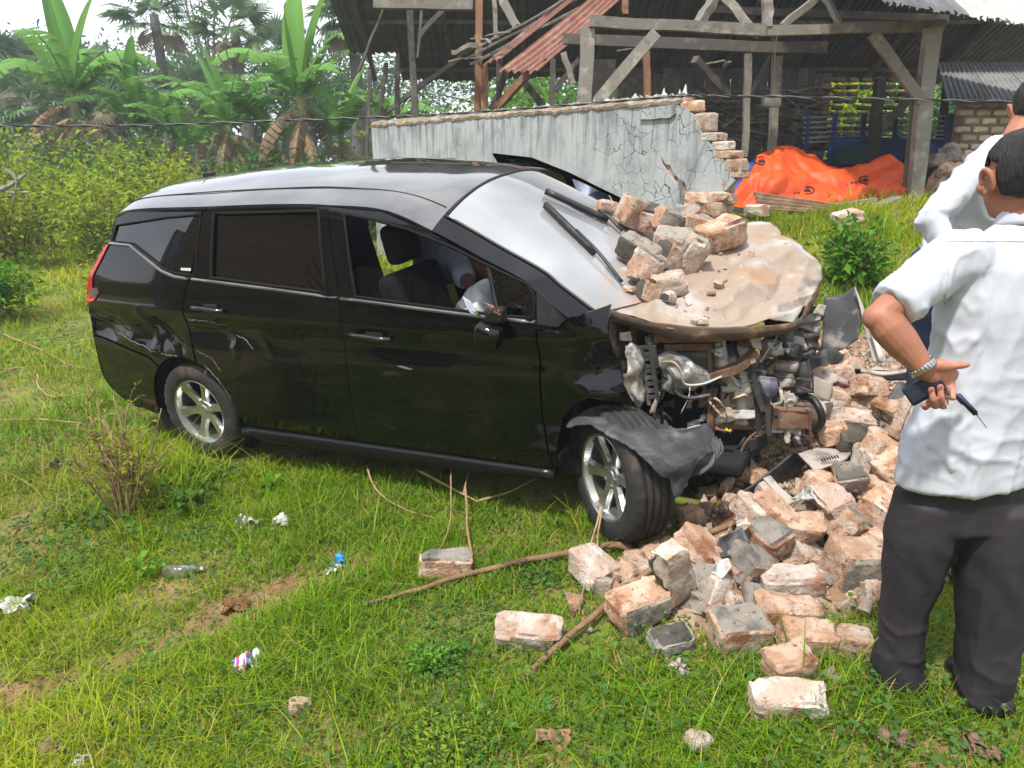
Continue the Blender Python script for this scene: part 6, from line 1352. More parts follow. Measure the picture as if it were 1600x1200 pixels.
for i, (u, v, Y) in enumerate(HB_):
    hm = rt.random(); B_(u, v, 0, (rt.uniform(.13, .24), rt.uniform(.11, .15), rt.uniform(.09, .13)), (rt.uniform(-30, 30), rt.uniform(-35, 35), rt.uniform(0, 180)), ('brown', 'pinkish', 'tan')[i % 3]+' brick '+HL_[i], (0, 0, 2)[i % 3], ({'+z': 1} if hm < .14 else {'-x': 3} if hm < .25 else None), 140+i, 2, Y=Y)
# medium fragments filling the heap in front of the car
fr_ = []
frs = random.Random(3)
fm_hi = 0
zones = [((1090, 1400), (640, 870), 100), ((1180, 1400), (560, 660), 60), ((1140, 1400), (850, 960), 34), ((930, 1140), (850, 960), 26), ((1260, 1420), (520, 600), 40)]
fm_me = [chunk((.10, .08, .07), 500+i, 2, .010, 3, [SM[(0, 0, 2, 1)[i % 4]]]) for i in range(14)]
for (ur, vr, n) in zones:
    for i in range(n):
        u, v = frs.uniform(*ur), frs.uniform(*vr)
        if v < 760 and u < 1180: continue
        if u < 1230 and v < 690: continue
        p = gp(u, v); o = link('stone_fragment', frs.choice(fm_me)); s = frs.uniform(.3, 1.4); o.scale = (s*frs.uniform(.8, 1.5), s, s*frs.uniform(.35, 1.1)); o.location = p+Vector((0, 0, .03*s+frs.uniform(0, .05)*(v < 800))); o.rotation_euler = (frs.uniform(0, 6), frs.uniform(0, 6), frs.uniform(0, 6))
        tag(o, 'broken piece of tan stone lying in the rubble heap', 'stone fragment', 'stone fragments in the rubble heap')
# heap of soil and crumbs beneath the fragments
hp = np.array(RUB); cxm, cym = hp.mean(0); V = []; n = 90
gx, gy = np.meshgrid(np.linspace(hp[:, 0].min()-.2, hp[:, 0].max()+.2, n), np.linspace(hp[:, 1].min()-.2, hp[:, 1].max()+.2, n))
def dpoly(x, y):
    d = np.full(x.shape, 9.); k = len(RUB)
    for i in range(k):
        a = np.array(RUB[i]); b = np.array(RUB[(i+1) % k]); t = np.clip(((x-a[0])*(b[0]-a[0])+(y-a[1])*(b[1]-a[1]))/((b-a)**2).sum(), 0, 1); d = np.minimum(d, np.hypot(x-a[0]-t*(b[0]-a[0]), y-a[1]-t*(b[1]-a[1])))
    s = inpoly(x.ravel(), y.ravel(), RUB).reshape(x.shape); return np.where(s, d, -d)
dd = dpoly(gx, gy); zz = ground(gx, gy)+np.clip(dd/.5, -.15, 1)*(.05+.05*VN(gx, gy, 3.1)+.030*VN(gx, gy, 9.))+.012*sst(-.05, .1, dd)-.03*(dd < -.05)
i, j = np.meshgrid(np.arange(n-1), np.arange(n-1), indexing='ij'); a = (i*n+j).ravel()
M_heap = mat('rubble_soil', (.30, .19, .115), [((.42, .31, .22), 7, .45, .62), ((.17, .07, .035), 2.2, .52, .66), ((.10, .085, .07), 11, .55, .7)], rough=1., bump=1., bscale=45)
o = mk('rubble_soil', np.stack([gx.ravel(), gy.ravel(), zz.ravel()], 1), np.stack([a, a+1, a+n+1, a+n], 1), M_heap, smooth=True); o['kind'] = 'stuff'; o['label'] = 'brown crumbled soil of the rubble heap'
# crumbs: countless tiny chips
rc = np.random.RandomState(9); n = 15000; k = 0; Vs = []; Fs = []; base_ = np.array([(1, 0, 0), (-.5, .87, 0), (-.5, -.87, 0), (0, 0, 1.1), (0, 0, -.6)]); tri = np.array([(0, 1, 3), (1, 2, 3), (2, 0, 3), (1, 0, 4), (2, 1, 4), (0, 2, 4)])
x = rc.uniform(hp[:, 0].min()-.3, hp[:, 0].max()+.1, n); y = rc.uniform(hp[:, 1].min()-.3, hp[:, 1].max()+.1, n); dq = dpoly(x, y); kk = (dq > -.28) & (rc.uniform(0, 1, n) < np.clip(.45+2.0*dq, .05, .9)); x, y, dq = x[kk], y[kk], dq[kk]
z = ground(x, y)+np.clip(dq/.5, 0, 1)*(.05+.05*VN(x, y, 3.1)+.03*VN(x, y, 9.))+.012*sst(-.05, .1, dq)
s = rc.gamma(2, .0075, len(x))+.003; Rr = rc.normal(0, 1, (len(x), 3, 3)); Q, _ = np.linalg.qr(Rr); Vq = np.einsum('nij,kj->nki', Q, base_)*s[:, None, None]*rc.uniform(.6, 1.3, (len(x), 5, 1))+np.stack([x, y, z+s*.3], 1)[:, None, :]
F = (tri[None]+5*np.arange(len(x))[:, None, None]).reshape(-1, 3); mi = np.repeat(rc.choice([0, 0, 1, 2], len(x)), 6)
o = mk('rubble_crumbs', Vq.reshape(-1, 3), F, [M_stone, M_stonep, M_mortar], mi=mi); o['kind'] = 'stuff'; o['label'] = 'crumbs of broken stone and mortar'
# ------------------------------------------------------------------ people
M_skin = mat('brown_skin', (.30, .125, .075), [((.35, .155, .10), 9, .45, .65)], rough=.55, bump=.05, bscale=90, spec=.35)
M_palm_skin = mat('palm_skin', (.46, .20, .15), [((.40, .16, .11), 30, .5, .65)], rough=.55, bump=.08, bscale=120, spec=.35)
M_hair = mat('black_hair', (.010, .008, .008), [((.028, .022, .020), 40, .5, .7)], rough=.5, bump=.6, bscale=160, stretch=(1, 1, .12))
M_shirt = mat('white_shirt', (.47, .495, .56), rough=.85, bump=.05, bscale=200)
M_lshirt = mat('pale_blue_shirt', (.62, .67, .84), rough=.85, bump=.05, bscale=200)
M_trous = mat('charcoal_trousers', (.020, .017, .023), [((.030, .025, .031), 3, .45, .7)], rough=.75, bump=.05, bscale=250)
M_navy = mat('navy_trousers', (.030, .042, .085), rough=.85)
M_shoe = mat('dark_shoe', (.015, .013, .012), rough=.45)
def limb(P, R, n=18, side=None, cap=.5):
    "closed tapered volume through points P with radii R (a number, or (across, through)); side: direction of `across`"
    P = [Vector(p) for p in P]; R = [(r, r) if not hasattr(r, '__len__') else r for r in R]; V = []; F = []; px = Vector(side) if side else None; rings = []
    for i, p in enumerate(P):
        d = (P[min(i+1, len(P)-1)]-P[max(i-1, 0)]).normalized()
        x = frame_of(d)[0] if px is None else (px-d*px.dot(d)).normalized()
        if side is None: px = x
        y = d.cross(x); rings.append((p, x, y, d, R[i]))
    if cap:
        p, x, y, d, r = rings[0]; m = min(r)*cap; rings = [(p-d*m*q, x, y, d, (r[0]*s, r[1]*s)) for q, s in ((1, .35), (.72, .72), (.35, .93))] + rings
        p, x, y, d, r = rings[-1]; m = min(r)*cap; rings += [(p+d*m*q, x, y, d, (r[0]*s, r[1]*s)) for q, s in ((.35, .93), (.72, .72), (1, .35))]
    for p, x, y, d, r in rings:
        for k in range(n): a = 2*pi*k/n; V.append(p+x*cos(a)*r[0]+y*sin(a)*r[1])
    for i in range(len(rings)-1):
        for k in range(n): F.append((i*n+k, i*n+(k+1) % n, (i+1)*n+(k+1) % n, (i+1)*n+k))
    F += [tuple(reversed(range(n))), tuple(range((len(rings)-1)*n, len(rings)*n))]; return V, F
def ball(c, r, rot=None, n=14):
    V = []; F = []; c = Vector(c); r = r if hasattr(r, '__len__') else (r, r, r)
    for i in range(1, n):
        for k in range(2*n):
            a, b = pi*i/n, pi*k/n; p = Vector((r[0]*sin(a)*cos(b), r[1]*sin(a)*sin(b), r[2]*cos(a))); V.append((rot @ p if rot is not None else p)+c)
    t = Vector((0, 0, r[2])); t = rot @ t if rot is not None else t; V += [c+t, c-t]; m = 2*n
    for i in range(n-2):
        for k in range(m): F.append((i*m+k, (i+1)*m+k, (i+1)*m+(k+1) % m, i*m+(k+1) % m))
    e = len(V); F += [(e-2, k, (k+1) % m) for k in range(m)] + [(e-1, (n-2)*m+(k+1) % m, (n-2)*m+k) for k in range(m)]; return V, F
def fuse(name, vols, voxel, m, parent, smooth_it=6, disp=None, mi=None):
    "one continuous surface round a set of overlapping volumes"
    B = MB()
    for V, F in vols: B.add(V, F)
    o = B.out('tmp', [m[0] if isinstance(m, list) else m]); r = o.modifiers.new('r', 'REMESH'); r.mode = 'VOXEL'; r.voxel_size = voxel
    s = o.modifiers.new('s', 'SMOOTH'); s.factor = .5; s.iterations = smooth_it
    dg = bpy.context.evaluated_depsgraph_get(); dg.update(); me = bpy.data.meshes.new_from_object(o.evaluated_get(dg)); old = o.data; bpy.data.objects.remove(o); bpy.data.meshes.remove(old)
    me.name = name
    if isinstance(m, list):
        me.materials.clear(); [me.materials.append(q) for q in m]
    if disp:
        n = len(me.vertices); co = np.empty(n*3, np.float32); me.vertices.foreach_get('co', co); co = co.reshape(-1, 3); no = np.array([v.normal[:] for v in me.vertices]); h = np.array([disp(Vector(p)) for p in co]); co = co+no*h[:, None]; me.vertices.foreach_set('co', co.astype(np.float32).ravel()); me.update()
    if mi:
        c = np.empty(len(me.polygons)*3, np.float32); me.polygons.foreach_get('center', c); me.polygons.foreach_set('material_index', np.array([mi(Vector(p)) for p in c.reshape(-1, 3)], np.int32))
    me.polygons.foreach_set('use_smooth', [True]*len(me.polygons)); return link(name, me, parent)
def folds(p, f=(7, 7, 2.6), a=.006, s=0., o=(0, 0, 0)):
    q = Vector((p.x*f[0]+s+o[0], p.y*f[1]+o[1], p.z*f[2]+o[2])); v = mnoise.noise(q); w_ = mnoise.noise(q*1.9+Vector((5, 5, 5)))
    return a*(1.5*max(0, 1-abs(v)*3.0)**2+.8*max(0, 1-abs(w_)*3.4)**2-.5)
def head(c, face, vols, tilt=0., k=1.):
    "adds a head at c looking along `face` (heading angle from +Y, counter-clockwise); returns its frame"
    R = Matrix.Rotation(face, 3, 'Z') @ Matrix.Rotation(tilt, 3, 'X'); L = lambda x, y, z: c+R @ Vector((x*k, y*k, z*k))
    vols += [ball(L(0, -.012, .025), (.076*k, .096*k, .092*k), R), ball(L(0, .028, -.035), (.062*k, .066*k, .080*k), R), ball(L(0, .052, -.083), (.036*k, .034*k, .028*k), R), ball(L(0, .030, .035), (.066*k, .066*k, .062*k), R),
             limb([L(0, .088, .012), L(0, .100, -.012), L(0, .108, -.030)], [.010*k, .013*k, .017*k], 10), ball(L(0, .090, -.060), (.022*k, .012*k, .008*k), R), ball(L(0, .088, -.073), (.020*k, .012*k, .008*k), R),
             ball(L(-.026, .084, .014), (.020*k, .012*k, .012*k), R), ball(L(.026, .084, .014), (.020*k, .012*k, .012*k), R), ball(L(-.045, .062, -.025), (.026*k, .024*k, .022*k), R), ball(L(.045, .062, -.025), (.026*k, .024*k, .022*k), R)]
    for s in (-1, 1):
        Re = R @ Matrix.Rotation(s*rad(24), 3, 'Z'); P = [L(s*.078, .006+.020*cos(a), -.012+.032*sin(a)) for a in np.linspace(-.2, pi+.6, 9)]
        P = [p+R @ Vector((s*.010*(1+math.sin(i*.5)), -.006, 0)) for i, p in enumerate(P)]
        vols += [limb(P, [.0075*k]*9, 8), ball(L(s*.079, .004, -.010), (.007*k, .017*k, .027*k), Re), ball(L(s*.080, .012, -.038), (.008*k, .010*k, .012*k), Re)]
    return R, L
def hairshell(name, L, R, parent, k=1., low=-.075, vol=.010):
    bm = bmesh.new(); bmesh.ops.create_icosphere(bm, subdivisions=5, radius=1)
    kill = []
    for v in bm.verts:
        p = Vector((v.co.x*(.076+vol), -.012+v.co.y*(.096+vol), .025+v.co.z*(.092+vol))); h = mnoise.noise(p*70)*.004+mnoise.noise(p*25)*.003
        fr = p.y > .050+(p.z-.075)*.30+h and p.z < .108 and p.y > -.5; side = p.z < (-.002 if p.y > .028 else (.040 if p.y > -.020 else low+.02+(p.y+.02)*-.0))+h*2
        if p.y > .052 and p.z < .085+h*3: side = True
        if p.y > .030 and abs(p.x) > .03 and p.z < .030: side = True
        t = max(0, min(1, (p.z-low)/.03)); v.co = p
        if side: kill.append(v)
        else: v.co = v.co + v.co.normalized()*h*.7
    bmesh.ops.delete(bm, geom=kill, context='VERTS')
    for v in bm.verts: v.co = L(v.co.x, v.co.y, v.co.z)
    o = frombm(name, bm, M_hair, parent, True); md = o.modifiers.new('s', 'SOLIDIFY'); md.thickness = .010; md.offset = -1; return o

# -- man in the foreground, seen from behind, left hand on the small of his back
A = at
vols = []
hc = A(1593, 277, 2.12); Rh, Lh = head(hc, rad(4), vols, rad(-4))
nk = A(1606, 345, 2.10); vols.append(limb([hc+Vector((.01, -.025, -.04)), hc.lerp(nk, .6)+Vector((0, -.01, 0)), nk, nk+Vector((0, .0, -.08))], [.056, .058, .066, .09], 16))
ch = A(1590, 450, 2.10); pv = A(1508, 735, 2.12)
vols.append(limb([nk+Vector((0, 0, -.05)), ch, ch.lerp(pv, .55), pv], [(.12, .08), (.155, .10), (.13, .09), (.15, .10)], 18, (1, 0, 0)))
sh = A(1496, 400, 2.09); el = A(1374, 494, 1.99); wr = A(1444, 576, 1.935)
vols.append(limb([sh, sh.lerp(el, .5), el.lerp(sh, .10), el], [.050, .046, .041, .036], 16)); vols.append(ball(el+Vector((-.006, 0, -.004)), .036))
vols.append(limb([el, el.lerp(wr, .22), el.lerp(wr, .5), el.lerp(wr, .8), wr], [.038, .047, .044, .034, (.031, .025)], 16))
rsh = A(1716, 405, 2.10); rel = rsh+Vector((.06, .02, -.28)); rwr = rel+Vector((.0, .10, -.24))
vols += [limb([rsh+Vector((0, 0, -.03)), rel], [.045, .038], 14), limb([rel, rwr], [.040, .027], 14), limb([rwr, rwr+Vector((0, .03, -.09))], [(.026, .04), (.018, .040)], 12, (1, 0, 0))]
for k in range(4):
    b = rwr+Vector((.0, .005+.020*k, -.085)); vols.append(limb([b, b+Vector((0, .01, -.04)), b+Vector((.0, .02, -.072+.006*abs(k-1.4)))], [.009, .0085, .007], 8))
b = rwr+Vector((0, -.02, -.04)); vols.append(limb([b, b+Vector((-.01, -.02, -.035)), b+Vector((-.01, -.022, -.065))], [.011, .010, .008], 8))
for hip, kn, an in (((1458, 745, 2.12), (1419, 920, 2.145), (1404, 1050, 2.165)), ((1552, 770, 2.11), (1547, 955, 2.08), (1536, 1080, 2.045))):
    vols.append(limb([A(*hip), A(*kn), A(*an)], [.055, .028, .025], 14))
# left hand: palm to the viewer, thumb out along the back, fingers wrapped round a wallet
pm = A(1470, 588, 1.945); palm_dir = (pm-wr).normalized()
pR = Matrix.Rotation(0, 3, 'Z')
vols.append(limb([wr, wr.lerp(pm, .5), pm, A(1482, 598, 1.950)], [(.030, .022), (.036, .021), (.041, .019), (.038, .015)], 16, (A(1486, 572, 1.945)-A(1456, 608, 1.945))))
vols.append(limb([A(1458, 572, 1.93), A(1472, 570, 1.925), A(1484, 572, 1.925)], [.016, .0185, .013], 12))
vols.append(limb([A(1478, 572, 1.928), A(1494, 570.5, 1.925), A(1505, 570, 1.93), A(1512, 569.5, 1.936)], [.0125, .0115, .0108, .0085], 12))
FG = (([(1484, 594, 1.945), (1487, 606, 1.94), (1488.5, 612, 1.918), (1488, 623, 1.906)], .0102), ([(1479, 600, 1.955), (1476, 630, 1.955), (1473, 634, 1.922), (1470.5, 621, 1.906), (1469, 603, 1.910)], .0093),
      ([(1471, 603, 1.957), (1464, 630, 1.957), (1461, 634, 1.922), (1457.5, 623, 1.906), (1455, 607, 1.910)], .0090), ([(1463, 605, 1.957), (1450, 631, 1.955), (1446, 637, 1.930), (1443, 633, 1.910)], .0080))
for P, r in FG:
    C = spline([A(*p) for p in P], 5); n = len(C); vols.append(limb(C, [r*(1.08-.22*i/n)*(1+.06*cos(i*2*pi/5)) for i in range(n)], 12))
M1 = empty('person', gp(1465, 1085)); tag(M1, 'person seen from behind in white short sleeved shirt holding wallet and key', 'person'); m0 = M1.location.copy()
sub = lambda vs: [([Vector(p)-m0 for p in V], F) for V, F in vs]
fuse('body', sub(vols), .0034, [M_skin, M_palm_skin], M1, 2, None, lambda p: 1 if (p+m0-pm).length < .085 and (p+m0-wr).dot(palm_dir) > .02 else 0)
hairshell('hair', lambda x, y, z: Lh(x, y, z)-m0, Rh, M1)
# nails
for P, r in FG[1:3]:
    a = A(P[-1][0]+.3, P[-1][1]+2, P[-1][2]-.009); rbox('nail', a-m0, (.011, .003, .013), .0014, M_palm_skin, M1, Matrix.Rotation(rad(10), 3, 'X'), 2)
# shirt
sv = []
rg_ = ((748, 1508, 108, .125), (700, 1512, 100, .125), (640, 1533, 94, .115), (560, 1561, 105, .118), (480, 1585, 120, .122), (420, 1600, 124, .112), (388, 1606, 110, .095), (364, 1608, 78, .080), (348, 1609, 52, .066))
sc_ = lambda v: FPX/(.9597*2.1+.281*(CAM_H-A(1500, v, 2.1).z))
sv.append(limb([A(u, v, 2.10) for v, u, h, d in rg_], [(h/sc_(v), d) for v, u, h, d in rg_], 36, (1, 0, 0), .12))
ax_ = (el-sh).normalized()
sv.append(limb([sh+Vector((.05, 0, .0)), sh, sh.lerp(el, .30), sh.lerp(el, .58), sh.lerp(el, .84)], [.074, .075, .069, .064, .068], 24, None, .04)); sv.append(ball(sh+Vector((.02, 0, -.01)), (.085, .08, .075)))
sv.append(limb([rsh+Vector((-.06, 0, 0)), rsh, rsh.lerp(rel, .5), rsh.lerp(rel, .85)], [.080, .085, .074, .074], 20, None, .06)); sv.append(ball(rsh, .085))
for k in np.linspace(.75, 2*pi+.1-.75, 14): pass
def shirt_disp(p):
    w_ = p+m0; t = max(0, min(1, (w_.z-.75)/.75)); low = 1-t; d = (w_-sh).dot(ax_)
    if 0 < d < .3 and w_.x < sh.x+.06: return folds(w_, (12, 12, 5), .0050, 3.) + .003*mnoise.noise(w_*30)
    h = folds(w_, (6.5, 6.5, 2.0), .0050*(.5+.8*low), 1.) + folds(w_, (3.4, 3.4, 9), .0030*low, 8.) + folds(w_, (12, 12, 5), .0012, 4.)
    q = (w_-A(1470, 600, 1.98)).length; h += .010*math.exp(-(q/.10)**2)*math.sin(((w_.x-1.1)*2.0+(w_.z-1.0)*3.4)*14)
    q2 = (w_-A(1470, 470, 2.0)).length; h += .006*math.exp(-(q2/.12)**2)*math.sin(((w_.x)*2.6-(w_.z)*1.5)*22)
    return h
shirt = fuse('shirt', sub(sv), .0075, M_shirt, M1, 10, shirt_disp)
cl = []
for i in range(25):
    a = 2*pi*i/24; cl.append((nk+Vector((.010+.073*cos(a), .010+.070*sin(a), .014-.018*sin(a)-.014*cos(a)))-m0, nk+Vector((.010+.082*cos(a), .008+.080*sin(a), -.030-.020*sin(a)-.014*cos(a)))-m0))
sheet('collar', [[q[0] for q in cl], [q[0].lerp(q[1], .5)+Vector((0, 0, .008)) for q in cl], [q[1] for q in cl]], M_shirt, M1, 5, 40, .002, 12, .004)
bpy.context.view_layer.update()
def seam(name, pts, o, base, m, r=.0018):
    P = []
    for u, v in pts:
        d = ray(u, v).normalized(); ok, loc, n, _ = o.ray_cast(CAMV-base, d)
        if ok: P.append(loc+(n if n.dot(d) < 0 else -n)*r*.3)
    if len(P) > 2: V, F = tube(spline(P, 3), r, 5); mk(name, V, F, m, o, True)
M_seam = mat('shirt_seam', (.42, .44, .50), rough=.9)
seam('yoke_seam', [(1482+8*i, 377+.35*math.sin(i)) for i in range(17)], shirt, m0, M_seam)
seam('armhole_seam', [(1478+4*math.sin(i*.3), 366+9*i) for i in range(13)], shirt, m0, M_seam)
seam('cuff_hem', [(1358+5*i, 460+4.2*i) for i in range(11)], shirt, m0, M_seam)
# trousers
tv = [limb([A(1510, 690, 2.12), A(1508, 745, 2.12), A(1506, 810, 2.12)], [(.160, .110), (.172, .122), (.165, .118)], 28, (1, 0, 0), .2)]
def leg(rows, Y0, Y1):
    n = len(rows); P = []; R = []
    for i, (v, u, h) in enumerate(rows):
        Y = Y0+(Y1-Y0)*i/(n-1); p = A(u, v, Y); P.append(p); q = h/(FPX/(.9597*Y+.281*(CAM_H-p.z))); R.append((q, q*1.08))
    return limb(P, R, 24, (1, 0, 0), .1)
tv.append(leg(((775, 1450, 48), (830, 1437, 51), (884, 1429, 46), (950, 1413, 35), (1000, 1407, 34), (1040, 1402, 37), (1066, 1400, 42)), 2.12, 2.17))
tv.append(leg(((785, 1552, 56), (840, 1551, 57), (900, 1549, 53), (985, 1545, 46), (1040, 1540, 43), (1075, 1534, 38), (1100, 1531, 32)), 2.11, 2.04))
def tr_disp(p):
    w_ = p+m0; z = w_.z
    h = folds(w_, (9, 9, 1.5), .0035, 2.)+folds(w_, (7, 7, 8), .0035, 6.)*(1 if z < .22 else .35)+.003*math.exp(-((w_.z-.42)/.07)**2)*math.sin((w_.z*1.6+w_.x*2.4)*26)
    if z < .18: h += .003*math.sin(z*60+w_.x*40)*max(0, (.18-z)/.18)
    return h
fuse('trousers', sub(tv), .0085, M_trous, M1, 8, tr_disp)
for (u, v, Y) in ((1392, 1062, 2.22), (1532, 1098, 2.08)):
    p = A(u, v, Y); p.z = gz(p.x, p.y)+.035; fuse('shoe', sub([limb([p+Vector((.01, -.09, .0)), p+Vector((0, .02, .01)), p+Vector((-.02, .13, -.005))], [(.036, .036), (.042, .040), (.036, .026)], 14, (1, 0, 0), .8)]), .008, M_shoe, M1, 3)
# watch on the wrist
wd2 = (wr-el).normalized(); wc = el.lerp(wr, .97); wx, wy, _ = frame_of(wd2)
WT = empty('wristwatch', wc-m0); WT.parent = M1
for i in range(22):
    a = 2*pi*i/22; c = (wx*cos(a)*.0345+wy*sin(a)*.0345); d = (-wx*sin(a)+wy*cos(a)); R = Matrix((d, wd2, c.normalized())).transposed(); rbox('watch_link', c, (.0092, .017, .003), .0008, M_chrome, WT, R, 1)
# wallet and car key in the hand
q = [A(1410, 610, 1.935), A(1464, 583, 1.93), A(1481, 609, 1.93), A(1428, 636, 1.932)]; nn = (q[1]-q[0]).cross(q[3]-q[0]).normalized()
if nn.y > 0: nn = -nn
M_wal = mat('black_leather', (.016, .024, .042), [((.026, .034, .052), 20, .5, .65)], rough=.5, bump=.15, bscale=120)
wl = empty('wallet', q[0]); tag(wl, 'black folded leather wallet held behind the back of person', 'wallet')
for nm, s0, s1, th, dz in (('wallet_flap', 0, .80, .007, .006), ('wallet_back', 0, 1, .008, -.003)):
    P = [q[0].lerp(q[3], s0), q[1].lerp(q[2], s0), q[1].lerp(q[2], s1), q[0].lerp(q[3], s1)]
    bm = bmesh.new(); f = bm.faces.new([bm.verts.new(p-q[0]+nn*dz) for p in P]); r = bmesh.ops.extrude_face_region(bm, geom=[f]); [setattr(v, 'co', v.co-nn*th) for v in r['geom'] if isinstance(v, bmesh.types.BMVert)]
    bmesh.ops.recalc_face_normals(bm, faces=bm.faces[:]); bmesh.ops.bevel(bm, geom=bm.edges[:], offset=.0022, segments=2, affect='EDGES'); frombm(nm, bm, M_wal, wl, False)
ky = empty('car_key', A(1505, 630, 1.915)); tag(ky, 'dark blue car key fob with metal ring hanging from a finger', 'car key'); k0 = ky.location
a, b = A(1495, 616, 1.918)-k0, A(1526, 648, 1.915)-k0; d = (b-a).normalized(); x_, y_, _ = frame_of(d)
M_fob = mat('dark_blue_fob', (.018, .030, .075), rough=.35)
bm = bmesh.new(); bmesh.ops.create_cube(bm, size=1); Rk = Matrix((x_, y_, d)).transposed()
for v in bm.verts: v.co = Vector((v.co.x*.017, v.co.y*.014, v.co.z*(b-a).length*1.02))
bmesh.ops.bevel(bm, geom=bm.edges[:], offset=.005, segments=3, affect='EDGES')
for v in bm.verts: v.co = Rk @ v.co+(a+b)/2
frombm('key_fob', bm, M_fob, ky, True)
V, F = beam(a+(b-a)*.05-y_*.008+x_*-.006, a+(b-a)*.45-y_*.008-x_*.006, .0025, .003); mk('trim', V, F, M_chrome, ky)
V, F = beam(b-d*.004, A(1541, 668, 1.915)-k0, .0065, .0022); mk('blade', V, F, M_chrome, ky)
for (u, v, r) in ((1482, 614, .009), (1477, 634, .006)):
    c = A(u, v, 1.903)-k0; V, F = tube([c+Vector((r*cos(t)*.7, .004*sin(t*2), r*sin(t)*1.2)) for t in np.linspace(0, 2*pi, 17)], .0013, 6, False); mk('key_ring', V, F, M_chrome, ky, True)
# -- second person beyond, stooping, long white sleeves, navy trousers
vols = []; hc2 = A(1618, 170, 3.34); R2, L2 = head(hc2, rad(-30), vols, rad(-25))
n2 = A(1592, 212, 3.32); s2 = A(1552, 246, 3.24); e2 = A(1452, 340, 3.16); w2 = A(1505, 425, 3.05); h2 = A(1482, 420, 3.42); c2_ = A(1560, 290, 3.36)
vols += [limb([hc2+Vector((-.02, 0, -.03)), n2, c2_], [.055, .06, .07], 14), limb([c2_, h2], [(.11, .07), (.11, .07)], 16, (.7, 0, .7)), limb([s2, e2], [.045, .036], 12), limb([e2, w2], [.040, .028], 12), limb([w2, w2+Vector((.05, -.03, -.06))], [(.03, .02), (.035, .015)], 10)]
for k in range(4): b = w2+Vector((.045+.012*k, -.03, -.05)); vols.append(limb([b, b+Vector((.03, -.01, -.035)), b+Vector((.03, .01, -.06))], [.009, .008, .007], 8))
vols.append(limb([w2+Vector((.01, -.03, -.02)), w2+Vector((.0, -.06, -.05)), w2+Vector((.01, -.07, -.075))], [.011, .010, .008], 8))
f2 = [Vector((h2.x-.02, h2.y+.0, 0)), Vector((h2.x+.14, h2.y+.16, 0))]
for p in f2: p.z = gz(p.x, p.y)+.05; vols.append(limb([h2, h2.lerp(p, .5), p+Vector((0, 0, .05))], [.085, .055, .04], 12))
M2 = empty('person', (h2.x, h2.y, gz(h2.x, h2.y))); tag(M2, 'stooping person in long sleeved white shirt and navy trousers beyond the front man', 'person'); m0 = M2.location.copy()
fuse('body', sub(vols), .008, M_skin, M2, 3); hairshell('hair', lambda x, y, z: L2(x, y, z)-m0, R2, M2)
sv = [limb([n2+Vector((-.01, 0, -.02)), A(1576, 250, 3.34), c2_, A(1522, 350, 3.40), h2+Vector((.01, 0, .01))], [(.09, .08), (.18, .12), (.19, .125), (.17, .12), (.165, .12)], 26, (.75, 0, .65), .1),
      limb([s2+Vector((.03, .02, 0)), s2, s2.lerp(e2, .5), e2], [.070, .068, .060, .054], 18), limb([e2, e2.lerp(w2, .5), w2.lerp(e2, .05)], [.058, .052, .045], 16, None, .2)]
a2 = (e2-s2).normalized()
fuse('shirt', sub(sv), .011, M_shirt, M2, 8, lambda p: .0050*math.sin(((p+m0-s2).dot(a2))*60+(p.x+p.z)*14+mnoise.noise(p*9)*3)*(1 if (p+m0-s2).dot(a2) > .03 else .3)+folds(p+m0, (7, 7, 5), .008))
fuse('trousers', sub([limb([h2+Vector((0, 0, .05)), h2+Vector((0, 0, -.10))], [(.165, .125), (.17, .13)], 20, (1, 0, 0))]+[limb([h2+Vector((sx, 0, -.08)), h2.lerp(p, .5), p], [.10, .085, .075], 16, None, .1) for sx, p in ((-.06, f2[0]), (.07, f2[1]))]), .012, M_navy, M2, 6, lambda p: folds(p, (5, 5, 3), .007))
for p in f2: fuse('shoe', sub([limb([p+Vector((-.08, 0, -.02)), p+Vector((.10, .05, -.02))], [.045, .034], 12)]), .012, M_shoe, M2, 3)
# -- third person reaching into the cabin through the open far door
C_ = lambda x, y, z: CARM @ Vector((x, y, z))
vols = []; hp3 = C_(-1.12, .78, 1.02); sh3 = CARM @ cp(706, 402, .16); hd3 = CARM @ cp(788, 430, .10)
R3, L3 = head(hd3, rad(-60), vols, rad(-50)); el3 = CARM @ cp(728, 436, -.02); wr3 = CARM @ cp(742, 455, -.20)
vols += [limb([hd3, sh3], [.055, .075], 12), limb([sh3, hp3], [(.15, .10), (.14, .10)], 16, (0, 0, 1)), limb([sh3, el3], [.05, .042], 12), limb([el3, wr3], [.043, .030], 12), limb([wr3, wr3+Vector((.05, -.04, -.03))], [(.03, .02), (.03, .014)], 10)]
for k in range(4): b = wr3+Vector((.045, -.04+.012*k, -.03)); vols.append(limb([b, b+Vector((.035, -.02, -.02)), b+Vector((.04, -.03, -.05))], [.009, .008, .007], 8))
f3 = []
for dx in (-.14, .12):
    p = C_(-1.12+dx, 1.0, 0); p.z = gz(p.x, p.y)+.04; f3.append(p); vols.append(limb([hp3, hp3.lerp(p, .5), p+Vector((0, 0, .05))], [.085, .055, .04], 12))
M3 = empty('person', (hp3.x, hp3.y, gz(hp3.x, hp3.y))); tag(M3, 'person in pale blue shirt leaning into the car through far door', 'person'); m0 = M3.location.copy()
fuse('body', sub(vols), .010, M_skin, M3, 3); hairshell('hair', lambda x, y, z: L3(x, y, z)-m0, R3, M3)
